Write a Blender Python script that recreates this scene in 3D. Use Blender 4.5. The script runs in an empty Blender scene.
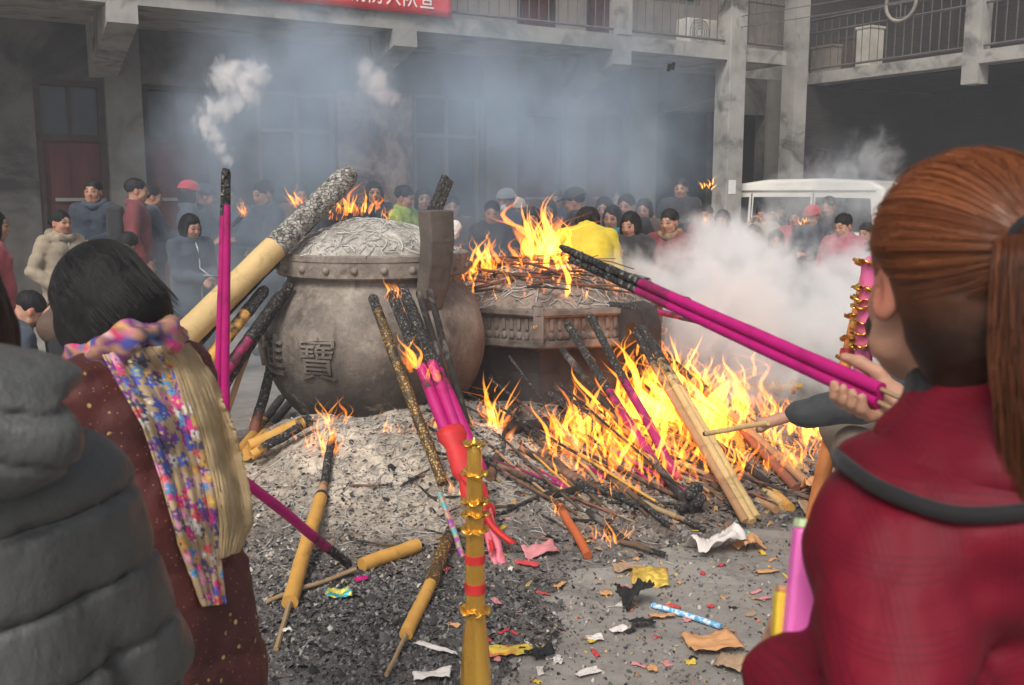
EXPOSURE = 0.70
import bpy, math, random
import numpy as np
from mathutils import Vector, Matrix, Euler
from math import pi, sin, cos, tan, atan, atan2, sqrt, radians, exp

random.seed(7)
rng = np.random.default_rng(11)
scene = bpy.context.scene
COL = scene.collection

# ------------------------------------------------------------------ camera frame
H = 1.62
FPX = 970.0
PITCH = atan((342.5 - 193) / FPX)
FWD = np.array([0, cos(PITCH), -sin(PITCH)])
UPV = np.array([0, sin(PITCH), cos(PITCH)])
CAM = np.array([0, 0, H])


def ray(px, py):
    return FWD + (px - 512) / FPX * np.array([1.0, 0, 0]) + (342.5 - py) / FPX * UPV


def at(px, py, Y):
    d = ray(px, py)
    return CAM + d * (Y / d[1])


def ground(px, py, z=0.0):
    d = ray(px, py)
    return CAM + d * ((z - H) / d[2])


# ------------------------------------------------------------------ noise
def _hash(ix, iy, iz):
    h = (ix * 374761393 + iy * 668265263 + iz * 2147483647 * 3 + 974711) & 0xFFFFFFFF
    h = ((h ^ (h >> 13)) * 1274126177) & 0xFFFFFFFF
    h = ((h ^ (h >> 16)) * 2246822519) & 0xFFFFFFFF
    return ((h ^ (h >> 15)) & 0xFFFF) / 65535.0


def vnoise(P):
    P = np.asarray(P, dtype=float)
    F = np.floor(P)
    I = F.astype(np.int64)
    f = P - F
    f = f * f * (3 - 2 * f)
    out = 0
    for dx in (0, 1):
        for dy in (0, 1):
            for dz in (0, 1):
                w = (f[..., 0] if dx else 1 - f[..., 0]) * (f[..., 1] if dy else 1 - f[..., 1]) * (f[..., 2] if dz else 1 - f[..., 2])
                out = out + w * _hash(I[..., 0] + dx, I[..., 1] + dy, I[..., 2] + dz)
    return out


def fbm(P, octv=4, gain=.5):
    P = np.asarray(P, dtype=float)
    s, a, t = 0, 1.0, 0
    for k in range(octv):
        s = s + a * (vnoise(P * 2 ** k + 17.3 * k) - .5)
        t += a
        a *= gain
    return s / t * 2


def n3(x, y, z=0.0):
    return np.stack(np.broadcast_arrays(np.asarray(x, float), np.asarray(y, float), np.asarray(z, float)), -1)


# ------------------------------------------------------------------ mesh builder
class MB:
    def __init__(s):
        s.v, s.f, s.c = [], [], []
        s.col = None

    def add(s, verts, faces, col=None):
        o = len(s.v)
        s.v.extend([tuple(map(float, p)) for p in verts])
        s.f.extend([tuple(i + o for i in f) for f in faces])
        if col is not None or s.c:
            while len(s.c) < o:
                s.c.append((1, 1, 1))
            s.c.extend([tuple(col) if col is not None else (1, 1, 1)] * len(verts))
        return s

    def box(s, c, d, R=None, col=None):
        c = np.array(c, float)
        vs = []
        for z in (-.5, .5):
            for x, y in ((-.5, -.5), (.5, -.5), (.5, .5), (-.5, .5)):
                p = np.array([x * d[0], y * d[1], z * d[2]])
                if R is not None:
                    p = R @ p
                vs.append(c + p)
        return s.add(vs, [(3, 2, 1, 0), (4, 5, 6, 7), (0, 1, 5, 4), (1, 2, 6, 5), (2, 3, 7, 6), (3, 0, 4, 7)], col)

    def tube(s, pts, rad, n=8, cap=True, col=None, flat=1.0, twist=0.0, closed=False):
        pts = [np.array(p, float) for p in pts]
        m = len(pts)
        if not hasattr(rad, '__len__'):
            rad = [rad] * m
        vs, fs = [], []
        prev = None
        for i in range(m):
            t = pts[min(i + 1, m - 1)] - pts[max(i - 1, 0)]
            if closed:
                t = pts[(i + 1) % m] - pts[i - 1]
            L = np.linalg.norm(t)
            t = t / L if L > 1e-9 else np.array([0, 0, 1.0])
            if prev is None:
                a = np.array([0, 0, 1.0]) if abs(t[2]) < .9 else np.array([1.0, 0, 0])
                u = np.cross(a, t)
            else:
                u = prev - t * np.dot(prev, t)
            u /= np.linalg.norm(u) + 1e-12
            prev = u
            w = np.cross(t, u)
            for k in range(n):
                a = 2 * pi * k / n + twist * i
                vs.append(pts[i] + rad[i] * (cos(a) * u + flat * sin(a) * w))
        for i in range(m - 1 if not closed else m):
            j = (i + 1) % m
            for k in range(n):
                fs.append((i * n + k, i * n + (k + 1) % n, j * n + (k + 1) % n, j * n + k))
        if cap and not closed:
            fs.append(tuple(reversed(range(n))))
            fs.append(tuple((m - 1) * n + k for k in range(n)))
        return s.add(vs, fs, col)

    def lathe(s, prof, c=(0, 0, 0), n=32, col=None, fun=None):
        vs, fs = [], []
        c = np.array(c, float)
        m = len(prof)
        for (r, z) in prof:
            for k in range(n):
                a = 2 * pi * k / n
                rr = r if fun is None else fun(r, z, a)
                vs.append(c + np.array([rr * cos(a), rr * sin(a), z]))
        for i in range(m - 1):
            for k in range(n):
                fs.append((i * n + k, i * n + (k + 1) % n, (i + 1) * n + (k + 1) % n, (i + 1) * n + k))
        fs.append(tuple(reversed(range(n))))
        fs.append(tuple((m - 1) * n + k for k in range(n)))
        return s.add(vs, fs, col)

    def grid(s, P, col=None):
        P = np.asarray(P, float)
        a, b = P.shape[:2]
        fs = [(i * b + j, i * b + j + 1, (i + 1) * b + j + 1, (i + 1) * b + j) for i in range(a - 1) for j in range(b - 1)]
        return s.add(P.reshape(-1, 3), fs, col)

    def ball(s, c, r, n=10, m=6, R=None, col=None):
        c = np.array(c, float)
        if not hasattr(r, '__len__'):
            r = (r, r, r)
        vs = [(0, 0, -1)]
        for i in range(1, m):
            th = pi * i / m
            for k in range(n):
                vs.append((sin(th) * cos(2 * pi * k / n), sin(th) * sin(2 * pi * k / n), -cos(th)))
        vs.append((0, 0, 1))
        q = []
        for p in vs:
            p = np.array(p) * np.array(r)
            q.append(c + (R @ p if R is not None else p))
        fs = [(0, 1 + (k + 1) % n, 1 + k) for k in range(n)]
        for i in range(m - 2):
            for k in range(n):
                a = 1 + i * n
                fs.append((a + k, a + (k + 1) % n, a + n + (k + 1) % n, a + n + k))
        t = len(vs) - 1
        a = 1 + (m - 2) * n
        fs += [(a + k, a + (k + 1) % n, t) for k in range(n)]
        return s.add(q, fs, col)


def rotz(a):
    c, s_ = cos(a), sin(a)
    return np.array([[c, -s_, 0], [s_, c, 0], [0, 0, 1.0]])


def rotx(a):
    c, s_ = cos(a), sin(a)
    return np.array([[1.0, 0, 0], [0, c, -s_], [0, s_, c]])


def roty(a):
    c, s_ = cos(a), sin(a)
    return np.array([[c, 0, s_], [0, 1.0, 0], [-s_, 0, c]])


def frame(t):
    t = np.array(t, float)
    t /= np.linalg.norm(t)
    a = np.array([0, 0, 1.0]) if abs(t[2]) < .9 else np.array([1.0, 0, 0])
    u = np.cross(a, t)
    u /= np.linalg.norm(u)
    return u, np.cross(t, u), t


def wloc(o):
    p = np.zeros(3)
    while o is not None:
        p = p + np.array(o.location)
        o = o.parent
    return p


def mesh_from(name, v, f, mats, smooth=True, c=None):
    me = bpy.data.meshes.new(name)
    me.from_pydata([tuple(map(float, p)) for p in v], [], f if isinstance(f, list) else [tuple(map(int, q)) for q in f])
    for m in (mats if isinstance(mats, (list, tuple)) else [mats]):
        me.materials.append(m)
    if smooth:
        me.polygons.foreach_set('use_smooth', [True] * len(me.polygons))
    if c is not None and len(c):
        at_ = me.color_attributes.new('Col', 'FLOAT_COLOR', 'POINT')
        cc = np.ones((len(v), 4), dtype=np.float32)
        cc[:len(c), :3] = np.asarray(c, dtype=np.float32)
        at_.data.foreach_set('color', cc.ravel())
    me.update()
    return me


def obj(name, mb, mat, parent=None, smooth=False, local=False, autosmooth=None, kind=None):
    v = mb.v
    if parent is not None and not local:
        p = wloc(parent)
        v = [(a[0] - p[0], a[1] - p[1], a[2] - p[2]) for a in v]
    me = mesh_from(name, v, mb.f, mat, smooth, mb.c if mb.c else None)
    if autosmooth is not None:
        me.polygons.foreach_set('use_smooth', [True] * len(me.polygons))
        try:
            me.set_sharp_from_angle(angle=radians(autosmooth))
        except Exception:
            pass
    o = bpy.data.objects.new(name, me)
    COL.objects.link(o)
    if parent is not None:
        o.parent = parent
    if kind:
        o['kind'] = kind
    return o


def tag(o, label=None, cat=None, group=None, kind=None):
    if label:
        o['label'] = label
    if cat:
        o['category'] = cat
    if group:
        o['group'] = group
    if kind:
        o['kind'] = kind
    return o


def thing(name, label, cat, loc=(0, 0, 0), group=None, rz=0):
    o = bpy.data.objects.new(name, None)
    COL.objects.link(o)
    o.location = tuple(float(x) for x in loc)
    o.rotation_euler = (0, 0, rz)
    o.empty_display_size = .1
    return tag(o, label, cat, group)


def bevel(o, w=.01, seg=2):
    b = o.modifiers.new('bevel', 'BEVEL')
    b.width = w
    b.segments = seg
    b.limit_method = 'ANGLE'
    b.angle_limit = radians(40)
    return o


# ------------------------------------------------------------------ materials
MATS = {}


class NT:
    def __init__(s, mat):
        s.t = mat.node_tree
        s.t.nodes.clear()

    def n(s, typ, **kw):
        nd = s.t.nodes.new(typ)
        for k, v in kw.items():
            if k.startswith('i_'):
                key = k[2:]
                key = int(key) if key.isdigit() else key.replace('_', ' ')
                nd.inputs[key].default_value = v
            else:
                setattr(nd, k, v)
        return nd

    def l(s, a, b):
        s.t.links.new(a, b)

    def mix(s, a, b, fac, blend='MIX'):
        m = s.n('ShaderNodeMix', data_type='RGBA', blend_type=blend)
        for sock, val in ((m.inputs[0], fac), (m.inputs[6], a), (m.inputs[7], b)):
            if hasattr(val, 'links') or isinstance(val, bpy.types.NodeSocket):
                s.l(val, sock)
            else:
                sock.default_value = val if not isinstance(val, (tuple, list)) else (*val[:3], 1)
        return m.outputs[2]

    def math(s, op, a, b=0.0, c=None, clamp=False):
        m = s.n('ShaderNodeMath', operation=op, use_clamp=clamp)
        for k, val in enumerate((a, b, c)):
            if val is None:
                continue
            if isinstance(val, bpy.types.NodeSocket):
                s.l(val, m.inputs[k])
            else:
                m.inputs[k].default_value = val
        return m.outputs[0]

    def ramp(s, fac, stops, interp='LINEAR'):
        r = s.n('ShaderNodeValToRGB')
        r.color_ramp.interpolation = interp
        el = r.color_ramp.elements
        while len(el) < len(stops):
            el.new(.5)
        for e, (p, c) in zip(el, stops):
            e.position = p
            e.color = (*c[:3], 1) if hasattr(c, '__len__') else (c, c, c, 1)
        s.l(fac, r.inputs[0])
        return r.outputs[0]

    def noise(s, vec, scale, detail=5, rough=.55, dist=0.0):
        nd = s.n('ShaderNodeTexNoise', i_Scale=scale, i_Detail=detail, i_Roughness=rough, i_Distortion=dist)
        if vec is not None:
            s.l(vec, nd.inputs['Vector'])
        return nd.outputs['Fac']

    def mapping(s, vec, scale=(1, 1, 1), rot=(0, 0, 0), loc=(0, 0, 0)):
        m = s.n('ShaderNodeMapping')
        m.inputs['Scale'].default_value = scale
        m.inputs['Rotation'].default_value = rot
        m.inputs['Location'].default_value = loc
        s.l(vec, m.inputs[0])
        return m.outputs[0]

    def coord(s, which='Object'):
        return s.n('ShaderNodeTexCoord').outputs[which]


def newmat(name):
    m = bpy.data.materials.new(name)
    m.use_nodes = True
    return m, NT(m)


def mat(name, base, rough=.8, var=.3, scale=6.0, bump=.15, bscale=None, metal=0.0, attr=False, stain=None, stain_scale=1.2,
        stain_amt=(.5, .62), spec=.3, stretch=None, sheen=0.0, sss=0.0, coat=0.0, bdist=.02):
    """procedural surface: two noise layers for tone, optional stains and a colour attribute."""
    if name in MATS:
        return MATS[name]
    m, t = newmat(name)
    v = t.coord()
    if stretch:
        v = t.mapping(v, stretch)
    b = np.array(base, float)
    f = t.noise(v, scale, 6, .6)
    f2 = t.noise(v, scale * .22, 3, .5)
    c = t.ramp(f, [(.25, b * (1 - var)), (.5, b), (.75, np.minimum(b * (1 + var * .8), .95))])
    c2 = t.ramp(f2, [(.3, np.ones(3) * (1 - var * .6)), (.7, np.ones(3) * (1 + var * .3))])
    c = t.mix(c, c2, 1.0, 'MULTIPLY')
    if attr:
        a = t.n('ShaderNodeVertexColor', layer_name='Col')
        c = t.mix(c, a.outputs[0], 1.0, 'MULTIPLY')
    if stain is not None:
        sf = t.noise(v, stain_scale, 8, .65, .6)
        sf = t.ramp(sf, [(stain_amt[0], 0.0), (stain_amt[1], 1.0)])
        c = t.mix(c, stain, sf)
    p = t.n('ShaderNodeBsdfPrincipled', i_Roughness=rough, i_Metallic=metal)
    p.inputs['Specular IOR Level'].default_value = spec
    if sheen:
        p.inputs['Sheen Weight'].default_value = sheen
    if sss:
        p.inputs['Subsurface Weight'].default_value = sss
        p.inputs['Subsurface Radius'].default_value = (.012, .005, .003)
        p.inputs['Subsurface Scale'].default_value = 1.0
    if coat:
        p.inputs['Coat Weight'].default_value = coat
        p.inputs['Coat Roughness'].default_value = .25
    t.l(c, p.inputs['Base Color'])
    rr = t.ramp(f, [(.3, min(1, rough * 1.12)), (.7, rough * .86)])
    t.l(rr, p.inputs['Roughness'])
    if bump:
        bn = t.noise(v, bscale or scale * 4, 6, .65)
        bp = t.n('ShaderNodeBump', i_Strength=bump, i_Distance=bdist)
        t.l(bn, bp.inputs['Height'])
        t.l(bp.outputs[0], p.inputs['Normal'])
    o = t.n('ShaderNodeOutputMaterial')
    t.l(p.outputs[0], o.inputs[0])
    MATS[name] = m
    return m


# ------------------------------------------------------------------ signed distance modelling
class SDF:
    def __init__(s, lo, hi, vox):
        s.lo = np.array(lo, float)
        s.vox = vox
        s.n = np.ceil((np.array(hi, float) - s.lo) / vox).astype(int) + 1
        s.d = np.full(tuple(s.n), 9.0)

    def _blk(s, lo, hi):
        a = np.clip(np.floor((np.array(lo) - s.lo) / s.vox).astype(int), 0, s.n)
        b = np.clip(np.ceil((np.array(hi) - s.lo) / s.vox).astype(int) + 1, 0, s.n)
        if np.any(b <= a):
            return None, None
        sl = tuple(slice(a[i], b[i]) for i in range(3))
        g = np.stack(np.meshgrid(*[s.lo[i] + s.vox * np.arange(a[i], b[i]) for i in range(3)], indexing='ij'), -1)
        return sl, g

    def _mix(s, sl, d, k, sub=False):
        a = s.d[sl]
        if sub:
            d = -d
            if k > 0:
                h = np.clip(.5 - .5 * (a - d) / k, 0, 1)
                s.d[sl] = a + (d - a) * h + k * h * (1 - h)
            else:
                s.d[sl] = np.maximum(a, d)
        elif k > 0:
            h = np.clip(.5 + .5 * (a - d) / k, 0, 1)
            s.d[sl] = a + (d - a) * h - k * h * (1 - h)
        else:
            s.d[sl] = np.minimum(a, d)

    def cap(s, a, b, r1, r2=None, k=.02, sub=False):
        a, b = np.array(a, float), np.array(b, float)
        r2 = r1 if r2 is None else r2
        m = max(r1, r2) + 2.5 * k + 4 * s.vox
        sl, g = s._blk(np.minimum(a, b) - m, np.maximum(a, b) + m)
        if sl is None:
            return s
        ba = b - a
        t = np.clip(((g - a) @ ba) / max(ba @ ba, 1e-9), 0, 1)
        d = np.linalg.norm(g - a - t[..., None] * ba, axis=-1) - (r1 + (r2 - r1) * t)
        s._mix(sl, d, k, sub)
        return s

    def ell(s, c, r, R=None, k=.02, sub=False):
        c, r = np.array(c, float), np.array(r, float)
        m = r.max() + 2.5 * k + 4 * s.vox
        sl, g = s._blk(c - m, c + m)
        if sl is None:
            return s
        p = g - c
        if R is not None:
            p = p @ R
        k0 = np.linalg.norm(p / r, axis=-1)
        k1 = np.linalg.norm(p / (r * r), axis=-1)
        d = k0 * (k0 - 1) / np.maximum(k1, 1e-9)
        d = np.where(k0 < 1e-6, -r.min(), d)
        s._mix(sl, d, k, sub)
        return s

    def box(s, c, h, R=None, rnd=.01, k=.0, sub=False):
        c, h = np.array(c, float), np.array(h, float)
        m = np.linalg.norm(h) + 2.5 * k + 4 * s.vox
        sl, g = s._blk(c - m, c + m)
        if sl is None:
            return s
        p = g - c
        if R is not None:
            p = p @ R
        q = np.abs(p) - (h - rnd)
        d = np.linalg.norm(np.maximum(q, 0), axis=-1) + np.minimum(q.max(-1), 0) - rnd
        s._mix(sl, d, k, sub)
        return s

    def chain(s, pts, rs, k=.02):
        for i in range(len(pts) - 1):
            s.cap(pts[i], pts[i + 1], rs[i], rs[i + 1], k)
        return s

    def pts(s):
        return np.stack(np.meshgrid(*[s.lo[i] + s.vox * np.arange(s.n[i]) for i in range(3)], indexing='ij'), -1)

    def disp(s, fn):
        """offset the surface by fn(points) near it"""
        near = np.abs(s.d) < .08
        idx = np.argwhere(near)
        p = s.lo + s.vox * idx
        s.d[near] = s.d[near] - fn(p)
        return s

    def mesh(s):
        d = s.d
        ins = d < 0
        corners = [(0, 0, 0), (1, 0, 0), (0, 1, 0), (1, 1, 0), (0, 0, 1), (1, 0, 1), (0, 1, 1), (1, 1, 1)]
        sh = tuple(np.array(d.shape) - 1)

        def view(A, c):
            return A[c[0]:c[0] + sh[0], c[1]:c[1] + sh[1], c[2]:c[2] + sh[2]]
        cnt = sum(view(ins, c).astype(np.int8) for c in corners)
        act = (cnt > 0) & (cnt < 8)
        ids = np.full(sh, -1, dtype=np.int64)
        cells = np.argwhere(act)
        ids[act] = np.arange(len(cells))
        acc = np.zeros((len(cells), 3))
        num = np.zeros(len(cells))
        edges = [(a, b) for a in range(8) for b in range(a + 1, 8) if sum(abs(corners[a][i] - corners[b][i]) for i in range(3)) == 1]
        dv = [view(d, c)[act] for c in corners]
        for a, b in edges:
            da, db = dv[a], dv[b]
            x = (da < 0) != (db < 0)
            t = np.where(x, da / np.where(x, da - db, 1), 0)
            ca, cb = np.array(corners[a], float), np.array(corners[b], float)
            acc += np.where(x[:, None], ca + t[:, None] * (cb - ca), 0)
            num += x
        V = s.lo + s.vox * (cells + acc / np.maximum(num, 1)[:, None])
        F = []
        for ax in range(3):
            e0 = [slice(None)] * 3
            e1 = [slice(None)] * 3
            e0[ax] = slice(0, -1)
            e1[ax] = slice(1, None)
            A, B = ins[tuple(e0)], ins[tuple(e1)]
            u, w = (ax + 1) % 3, (ax + 2) % 3
            X = np.argwhere(A != B)
            if not len(X):
                continue
            ok = (X[:, u] > 0) & (X[:, w] > 0) & (X[:, u] < sh[u]) & (X[:, w] < sh[w]) & (X[:, ax] < sh[ax])
            X = X[ok]
            ou, ow = np.zeros(3, int), np.zeros(3, int)
            ou[u] = 1
            ow[w] = 1
            q = np.stack([ids[tuple((X - ou - ow).T)], ids[tuple((X - ow).T)], ids[tuple(X.T)], ids[tuple((X - ou).T)]], 1)
            flip = ~A[tuple(X.T)]
            q[flip] = q[flip][:, ::-1]
            F.append(q)
        return V, (np.concatenate(F) if F else np.zeros((0, 4), int))

    def obj(s, name, m, parent=None, col=None, local=True, relax=0, modf=None):
        V, F = s.mesh()
        for _ in range(relax):
            acc = np.zeros_like(V)
            num = np.zeros(len(V))
            for i in range(4):
                np.add.at(acc, F[:, i], V[F[:, (i + 1) % 4]] + V[F[:, (i - 1) % 4]])
                np.add.at(num, F[:, i], 2)
            V = .5 * V + .5 * acc / np.maximum(num, 1)[:, None]
        if modf is not None:
            V = modf(V)
        c = None if col is None else (col(V) if callable(col) else np.tile(np.array(col, float), (len(V), 1)))
        if parent is not None and not local:
            V = V - wloc(parent)
        me = mesh_from(name, V, [tuple(q) for q in F.tolist()], m, True, c)
        o = bpy.data.objects.new(name, me)
        COL.objects.link(o)
        if parent is not None:
            o.parent = parent
        return o
# ================================================================== SETTING
world = bpy.data.worlds.new('World')
scene.world = world
world.use_nodes = True
wt = world.node_tree
wt.nodes.clear()
SUN_EL, SUN_AZ = radians(48), radians(200)
sky = wt.nodes.new('ShaderNodeTexSky')
sky.sky_type = 'NISHITA'
sky.sun_disc = False
sky.sun_elevation = SUN_EL
sky.sun_rotation = SUN_AZ
sky.dust_density = 4.0
sky.air_density = 1.0
hs = wt.nodes.new('ShaderNodeHueSaturation')
hs.inputs['Saturation'].default_value = .30
wt.links.new(sky.outputs[0], hs.inputs['Color'])
bg = wt.nodes.new('ShaderNodeBackground')
bg.inputs[1].default_value = .085
wt.links.new(hs.outputs[0], bg.inputs[0])
wo = wt.nodes.new('ShaderNodeOutputWorld')
wt.links.new(bg.outputs[0], wo.inputs[0])

sl = bpy.data.lights.new('sun', 'SUN')
sl.energy = 1.5
sl.angle = radians(22)
sl.color = (1.0, .93, .84)
so = bpy.data.objects.new('sun', sl)
COL.objects.link(so)
# sun_rotation is measured clockwise from +Y seen from above
sd = Vector((sin(SUN_AZ) * cos(SUN_EL), cos(SUN_AZ) * cos(SUN_EL), sin(SUN_EL)))
so.rotation_euler = sd.to_track_quat('Z', 'Y').to_euler()

cam = bpy.data.cameras.new('camera')
cam.sensor_width = 36
cam.lens = 36 * FPX / 1024
cam.clip_end = 2000
cam.clip_start = .05
cam.dof.use_dof = True
cam.dof.focus_distance = 5.4
cam.dof.aperture_fstop = 7.5
co = bpy.data.objects.new('camera', cam)
COL.objects.link(co)
co.location = (0, 0, H)
co.rotation_euler = (pi / 2 - PITCH, 0, 0)
scene.camera = co

scene.render.engine = 'CYCLES'
cy = scene.cycles
cy.use_denoising = True
try:
    cy.denoiser = 'OPENIMAGEDENOISE'
    cy.denoising_input_passes = 'RGB_ALBEDO_NORMAL'
except Exception:
    pass
cy.use_adaptive_sampling = True
cy.adaptive_threshold = .02
cy.max_bounces = 8
cy.diffuse_bounces = 3
cy.glossy_bounces = 3
cy.transmission_bounces = 4
cy.volume_bounces = 5
cy.transparent_max_bounces = 96
cy.sample_clamp_indirect = 5
cy.volume_step_rate = 1.0
cy.volume_max_steps = 128
scene.view_settings.view_transform = 'Standard'
scene.view_settings.look = 'None'
scene.view_settings.exposure = EXPOSURE
scene.view_settings.gamma = 1
scene.view_settings.use_curve_mapping = False

# ------------------------------------------------------------------ materials of the setting
m_conc = mat('pale_concrete', (.34, .325, .30), .9, .28, 3.0, .25, 30, stain=(.10, .095, .088), stain_scale=1.7, stain_amt=(.50, .66))
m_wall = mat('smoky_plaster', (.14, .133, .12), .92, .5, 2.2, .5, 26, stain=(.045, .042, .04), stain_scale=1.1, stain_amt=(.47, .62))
m_dark = mat('shade_dark', (.03, .03, .032), .95, .3, 3)  # near-black in place of shade, for room interiors and under the arcade slab
m_wood = mat('maroon_door_paint', (.115, .035, .036), .6, .35, 5, .15, 40, stretch=(1, 1, .25))
m_frame = mat('dark_brown_frame', (.06, .04, .035), .7, .3, 8)
m_glass = mat('dusty_glass', (.045, .055, .06), .25, .3, 2, 0, spec=.5, stain=(.11, .11, .105), stain_scale=1.5, stain_amt=(.5, .75))
m_iron = mat('painted_iron', (.12, .11, .105), .55, .3, 10, .1)
m_shut = mat('pale_grey_wood', (.22, .20, .18), .8, .3, 5, .2, stretch=(1, 1, .15))

# brick for the right wing
def brick_mat():
    m, t = newmat('dark_brick')
    v = t.coord()
    v = t.mapping(v, (1, 1, 1), (pi / 2, 0, 0))
    b = t.n('ShaderNodeTexBrick', i_Scale=4.0)
    b.inputs['Color1'].default_value = (.045, .034, .030, 1)
    b.inputs['Color2'].default_value = (.030, .025, .023, 1)
    b.inputs['Mortar'].default_value = (.06, .055, .05, 1)
    b.inputs['Mortar Size'].default_value = .012
    t.l(v, b.inputs['Vector'])
    n = t.noise(v, 1.2, 6)
    c = t.mix(b.outputs[0], t.ramp(n, [(.3, .5), (.7, 1.15)]), 1, 'MULTIPLY')
    p = t.n('ShaderNodeBsdfPrincipled', i_Roughness=.92)
    t.l(c, p.inputs['Base Color'])
    bp = t.n('ShaderNodeBump', i_Strength=.4, i_Distance=.01)
    t.l(b.outputs['Fac'], bp.inputs['Height'])
    t.l(bp.outputs[0], p.inputs['Normal'])
    t.l(p.outputs[0], t.n('ShaderNodeOutputMaterial').inputs[0])
    return m
m_brick = brick_mat()

# ------------------------------------------------------------------ ground
def ground_mat():
    m, t = newmat('courtyard_concrete')
    v = t.coord()
    n1 = t.noise(v, .7, 6, .6, .4)
    n2 = t.noise(v, 9, 8, .65)
    c = t.ramp(n1, [(.3, (.19, .172, .152)), (.5, (.285, .262, .235)), (.7, (.36, .335, .30))])
    c = t.mix(c, t.ramp(n2, [(.3, .72), (.7, 1.15)]), 1, 'MULTIPLY')
    n3_ = t.noise(v, 3.1, 7, .7, .8)
    c = t.mix(c, (.10, .093, .086), t.ramp(n3_, [(.56, 0), (.68, .8)]))
    sp = t.noise(v, 60, 3, .6)
    c = t.mix(c, (.05, .047, .045), t.ramp(sp, [(.64, 0), (.70, .8)]))
    c = t.mix(c, (.55, .53, .5), t.ramp(t.noise(v, 46, 3, .6), [(.68, 0), (.74, .7)]))
    # slab joints
    b = t.n('ShaderNodeTexBrick', i_Scale=.55, offset=.5)
    b.inputs['Mortar Size'].default_value = .006
    t.l(t.mapping(v, (1, 1, 1), (0, 0, .55)), b.inputs['Vector'])
    c = t.mix(c, (.06, .056, .052), t.math('MULTIPLY', b.outputs['Fac'], t.ramp(t.noise(v, 1.3, 3), [(.45, 0), (.65, .30)])))
    p = t.n('ShaderNodeBsdfPrincipled', i_Roughness=.85)
    t.l(c, p.inputs['Base Color'])
    bp = t.n('ShaderNodeBump', i_Strength=.4, i_Distance=.012)
    t.l(n2, bp.inputs['Height'])
    t.l(bp.outputs[0], p.inputs['Normal'])
    t.l(p.outputs[0], t.n('ShaderNodeOutputMaterial').inputs[0])
    return m
m_ground = ground_mat()
g = MB()
S = 60
g.add([(-S, -S, 0), (S, -S, 0), (S, S, 0), (-S, S, 0)], [(0, 1, 2, 3)])
tag(obj('courtyard_ground', g, m_ground), kind='structure')

# ------------------------------------------------------------------ left building (galleries)
P0 = np.array([-5.4, 12.0, 0])
DU = np.array([sin(radians(59.4)), cos(radians(59.4)), 0])
DV = np.array([DU[1], -DU[0], 0])          # towards the courtyard
RB = np.stack([DU, DV * -1, np.array([0, 0, 1.0])], 1)   # u, -v, z


def wp(px, py, v=0.0):
    """pixel -> (u, z) on the vertical plane at distance v in front of the wall"""
    d = ray(px, py)
    o = P0 + DV * v
    s = np.dot(o - CAM, DV) / np.dot(d, DV)
    p = CAM + d * s
    return np.dot(p - o, DU), p[2]


def L(u, v, z):
    return P0 + DU * u + DV * v + np.array([0, 0, z])


def lbox(mb, u0, u1, v0, v1, z0, z1):
    mb.box(L((u0 + u1) / 2, (v0 + v1) / 2, (z0 + z1) / 2), (u1 - u0, v1 - v0, z1 - z0), RB)


SB, ST = 3.63, 3.84
U0, U1 = -9.0, wp(786, 70, 1.6)[0]
bl = thing('gallery_building', 'two storey grey concrete building with a long balcony and maroon doors behind the smoke', 'building', P0)


def door(parent, u0, u1, z0, z1, ztr, mw, mt, seg=2, wav=0.0):
    f = MB()
    w = .07
    lbox(f, u0, u0 + w, -.17, -.02, z0, z1)
    lbox(f, u1 - w, u1, -.17, -.02, z0, z1)
    lbox(f, u0 + w, u1 - w, -.17, -.02, z1 - w, z1)
    lbox(f, u0 + w, u1 - w, -.17, -.02, ztr - .05, ztr + .03)
    d = obj('door', f, m_frame, parent)
    p = MB()
    a, b = u0 + w, u1 - w
    lbox(p, a, b, -.13, -.075, z0 + .01, ztr - .05)
    n = 3
    for k in range(n):                        # raised panels
        za = z0 + .12 + k * (ztr - .1 - z0 - .12) / n
        zb = za + (ztr - .1 - z0 - .12) / n - .1
        for q in range(seg):
            ua = a + .06 + q * (b - a - .04) / seg
            ub = ua + (b - a - .04) / seg - .08
            lbox(p, ua, ub, -.0749, -.055, za, zb)
    obj('leaf_panel', p, mw, d)
    h = MB()
    lbox(h, b - .12, b - .09, -.054, -.02, z0 + 1.0, z0 + 1.13)
    obj('handle', h, m_iron, d)
    rail_ = MB()
    lbox(rail_, a + .1, b - .1, -.0545, -.03, z0 + 1.52, z0 + 1.56)
    obj('crossbar', rail_, m_conc, d)
    if z1 - ztr > .2:
        t = MB()
        lbox(t, a, b, -.13, -.1, ztr + .03, z1 - w)
        obj('transom_glass', t, mt, d)
        t = MB()
        lbox(t, (a + b) / 2 - .02, (a + b) / 2 + .02, -.0999, -.06, ztr + .03, z1 - w)
        obj('transom_bar', t, m_frame, d)
    return d


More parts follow.
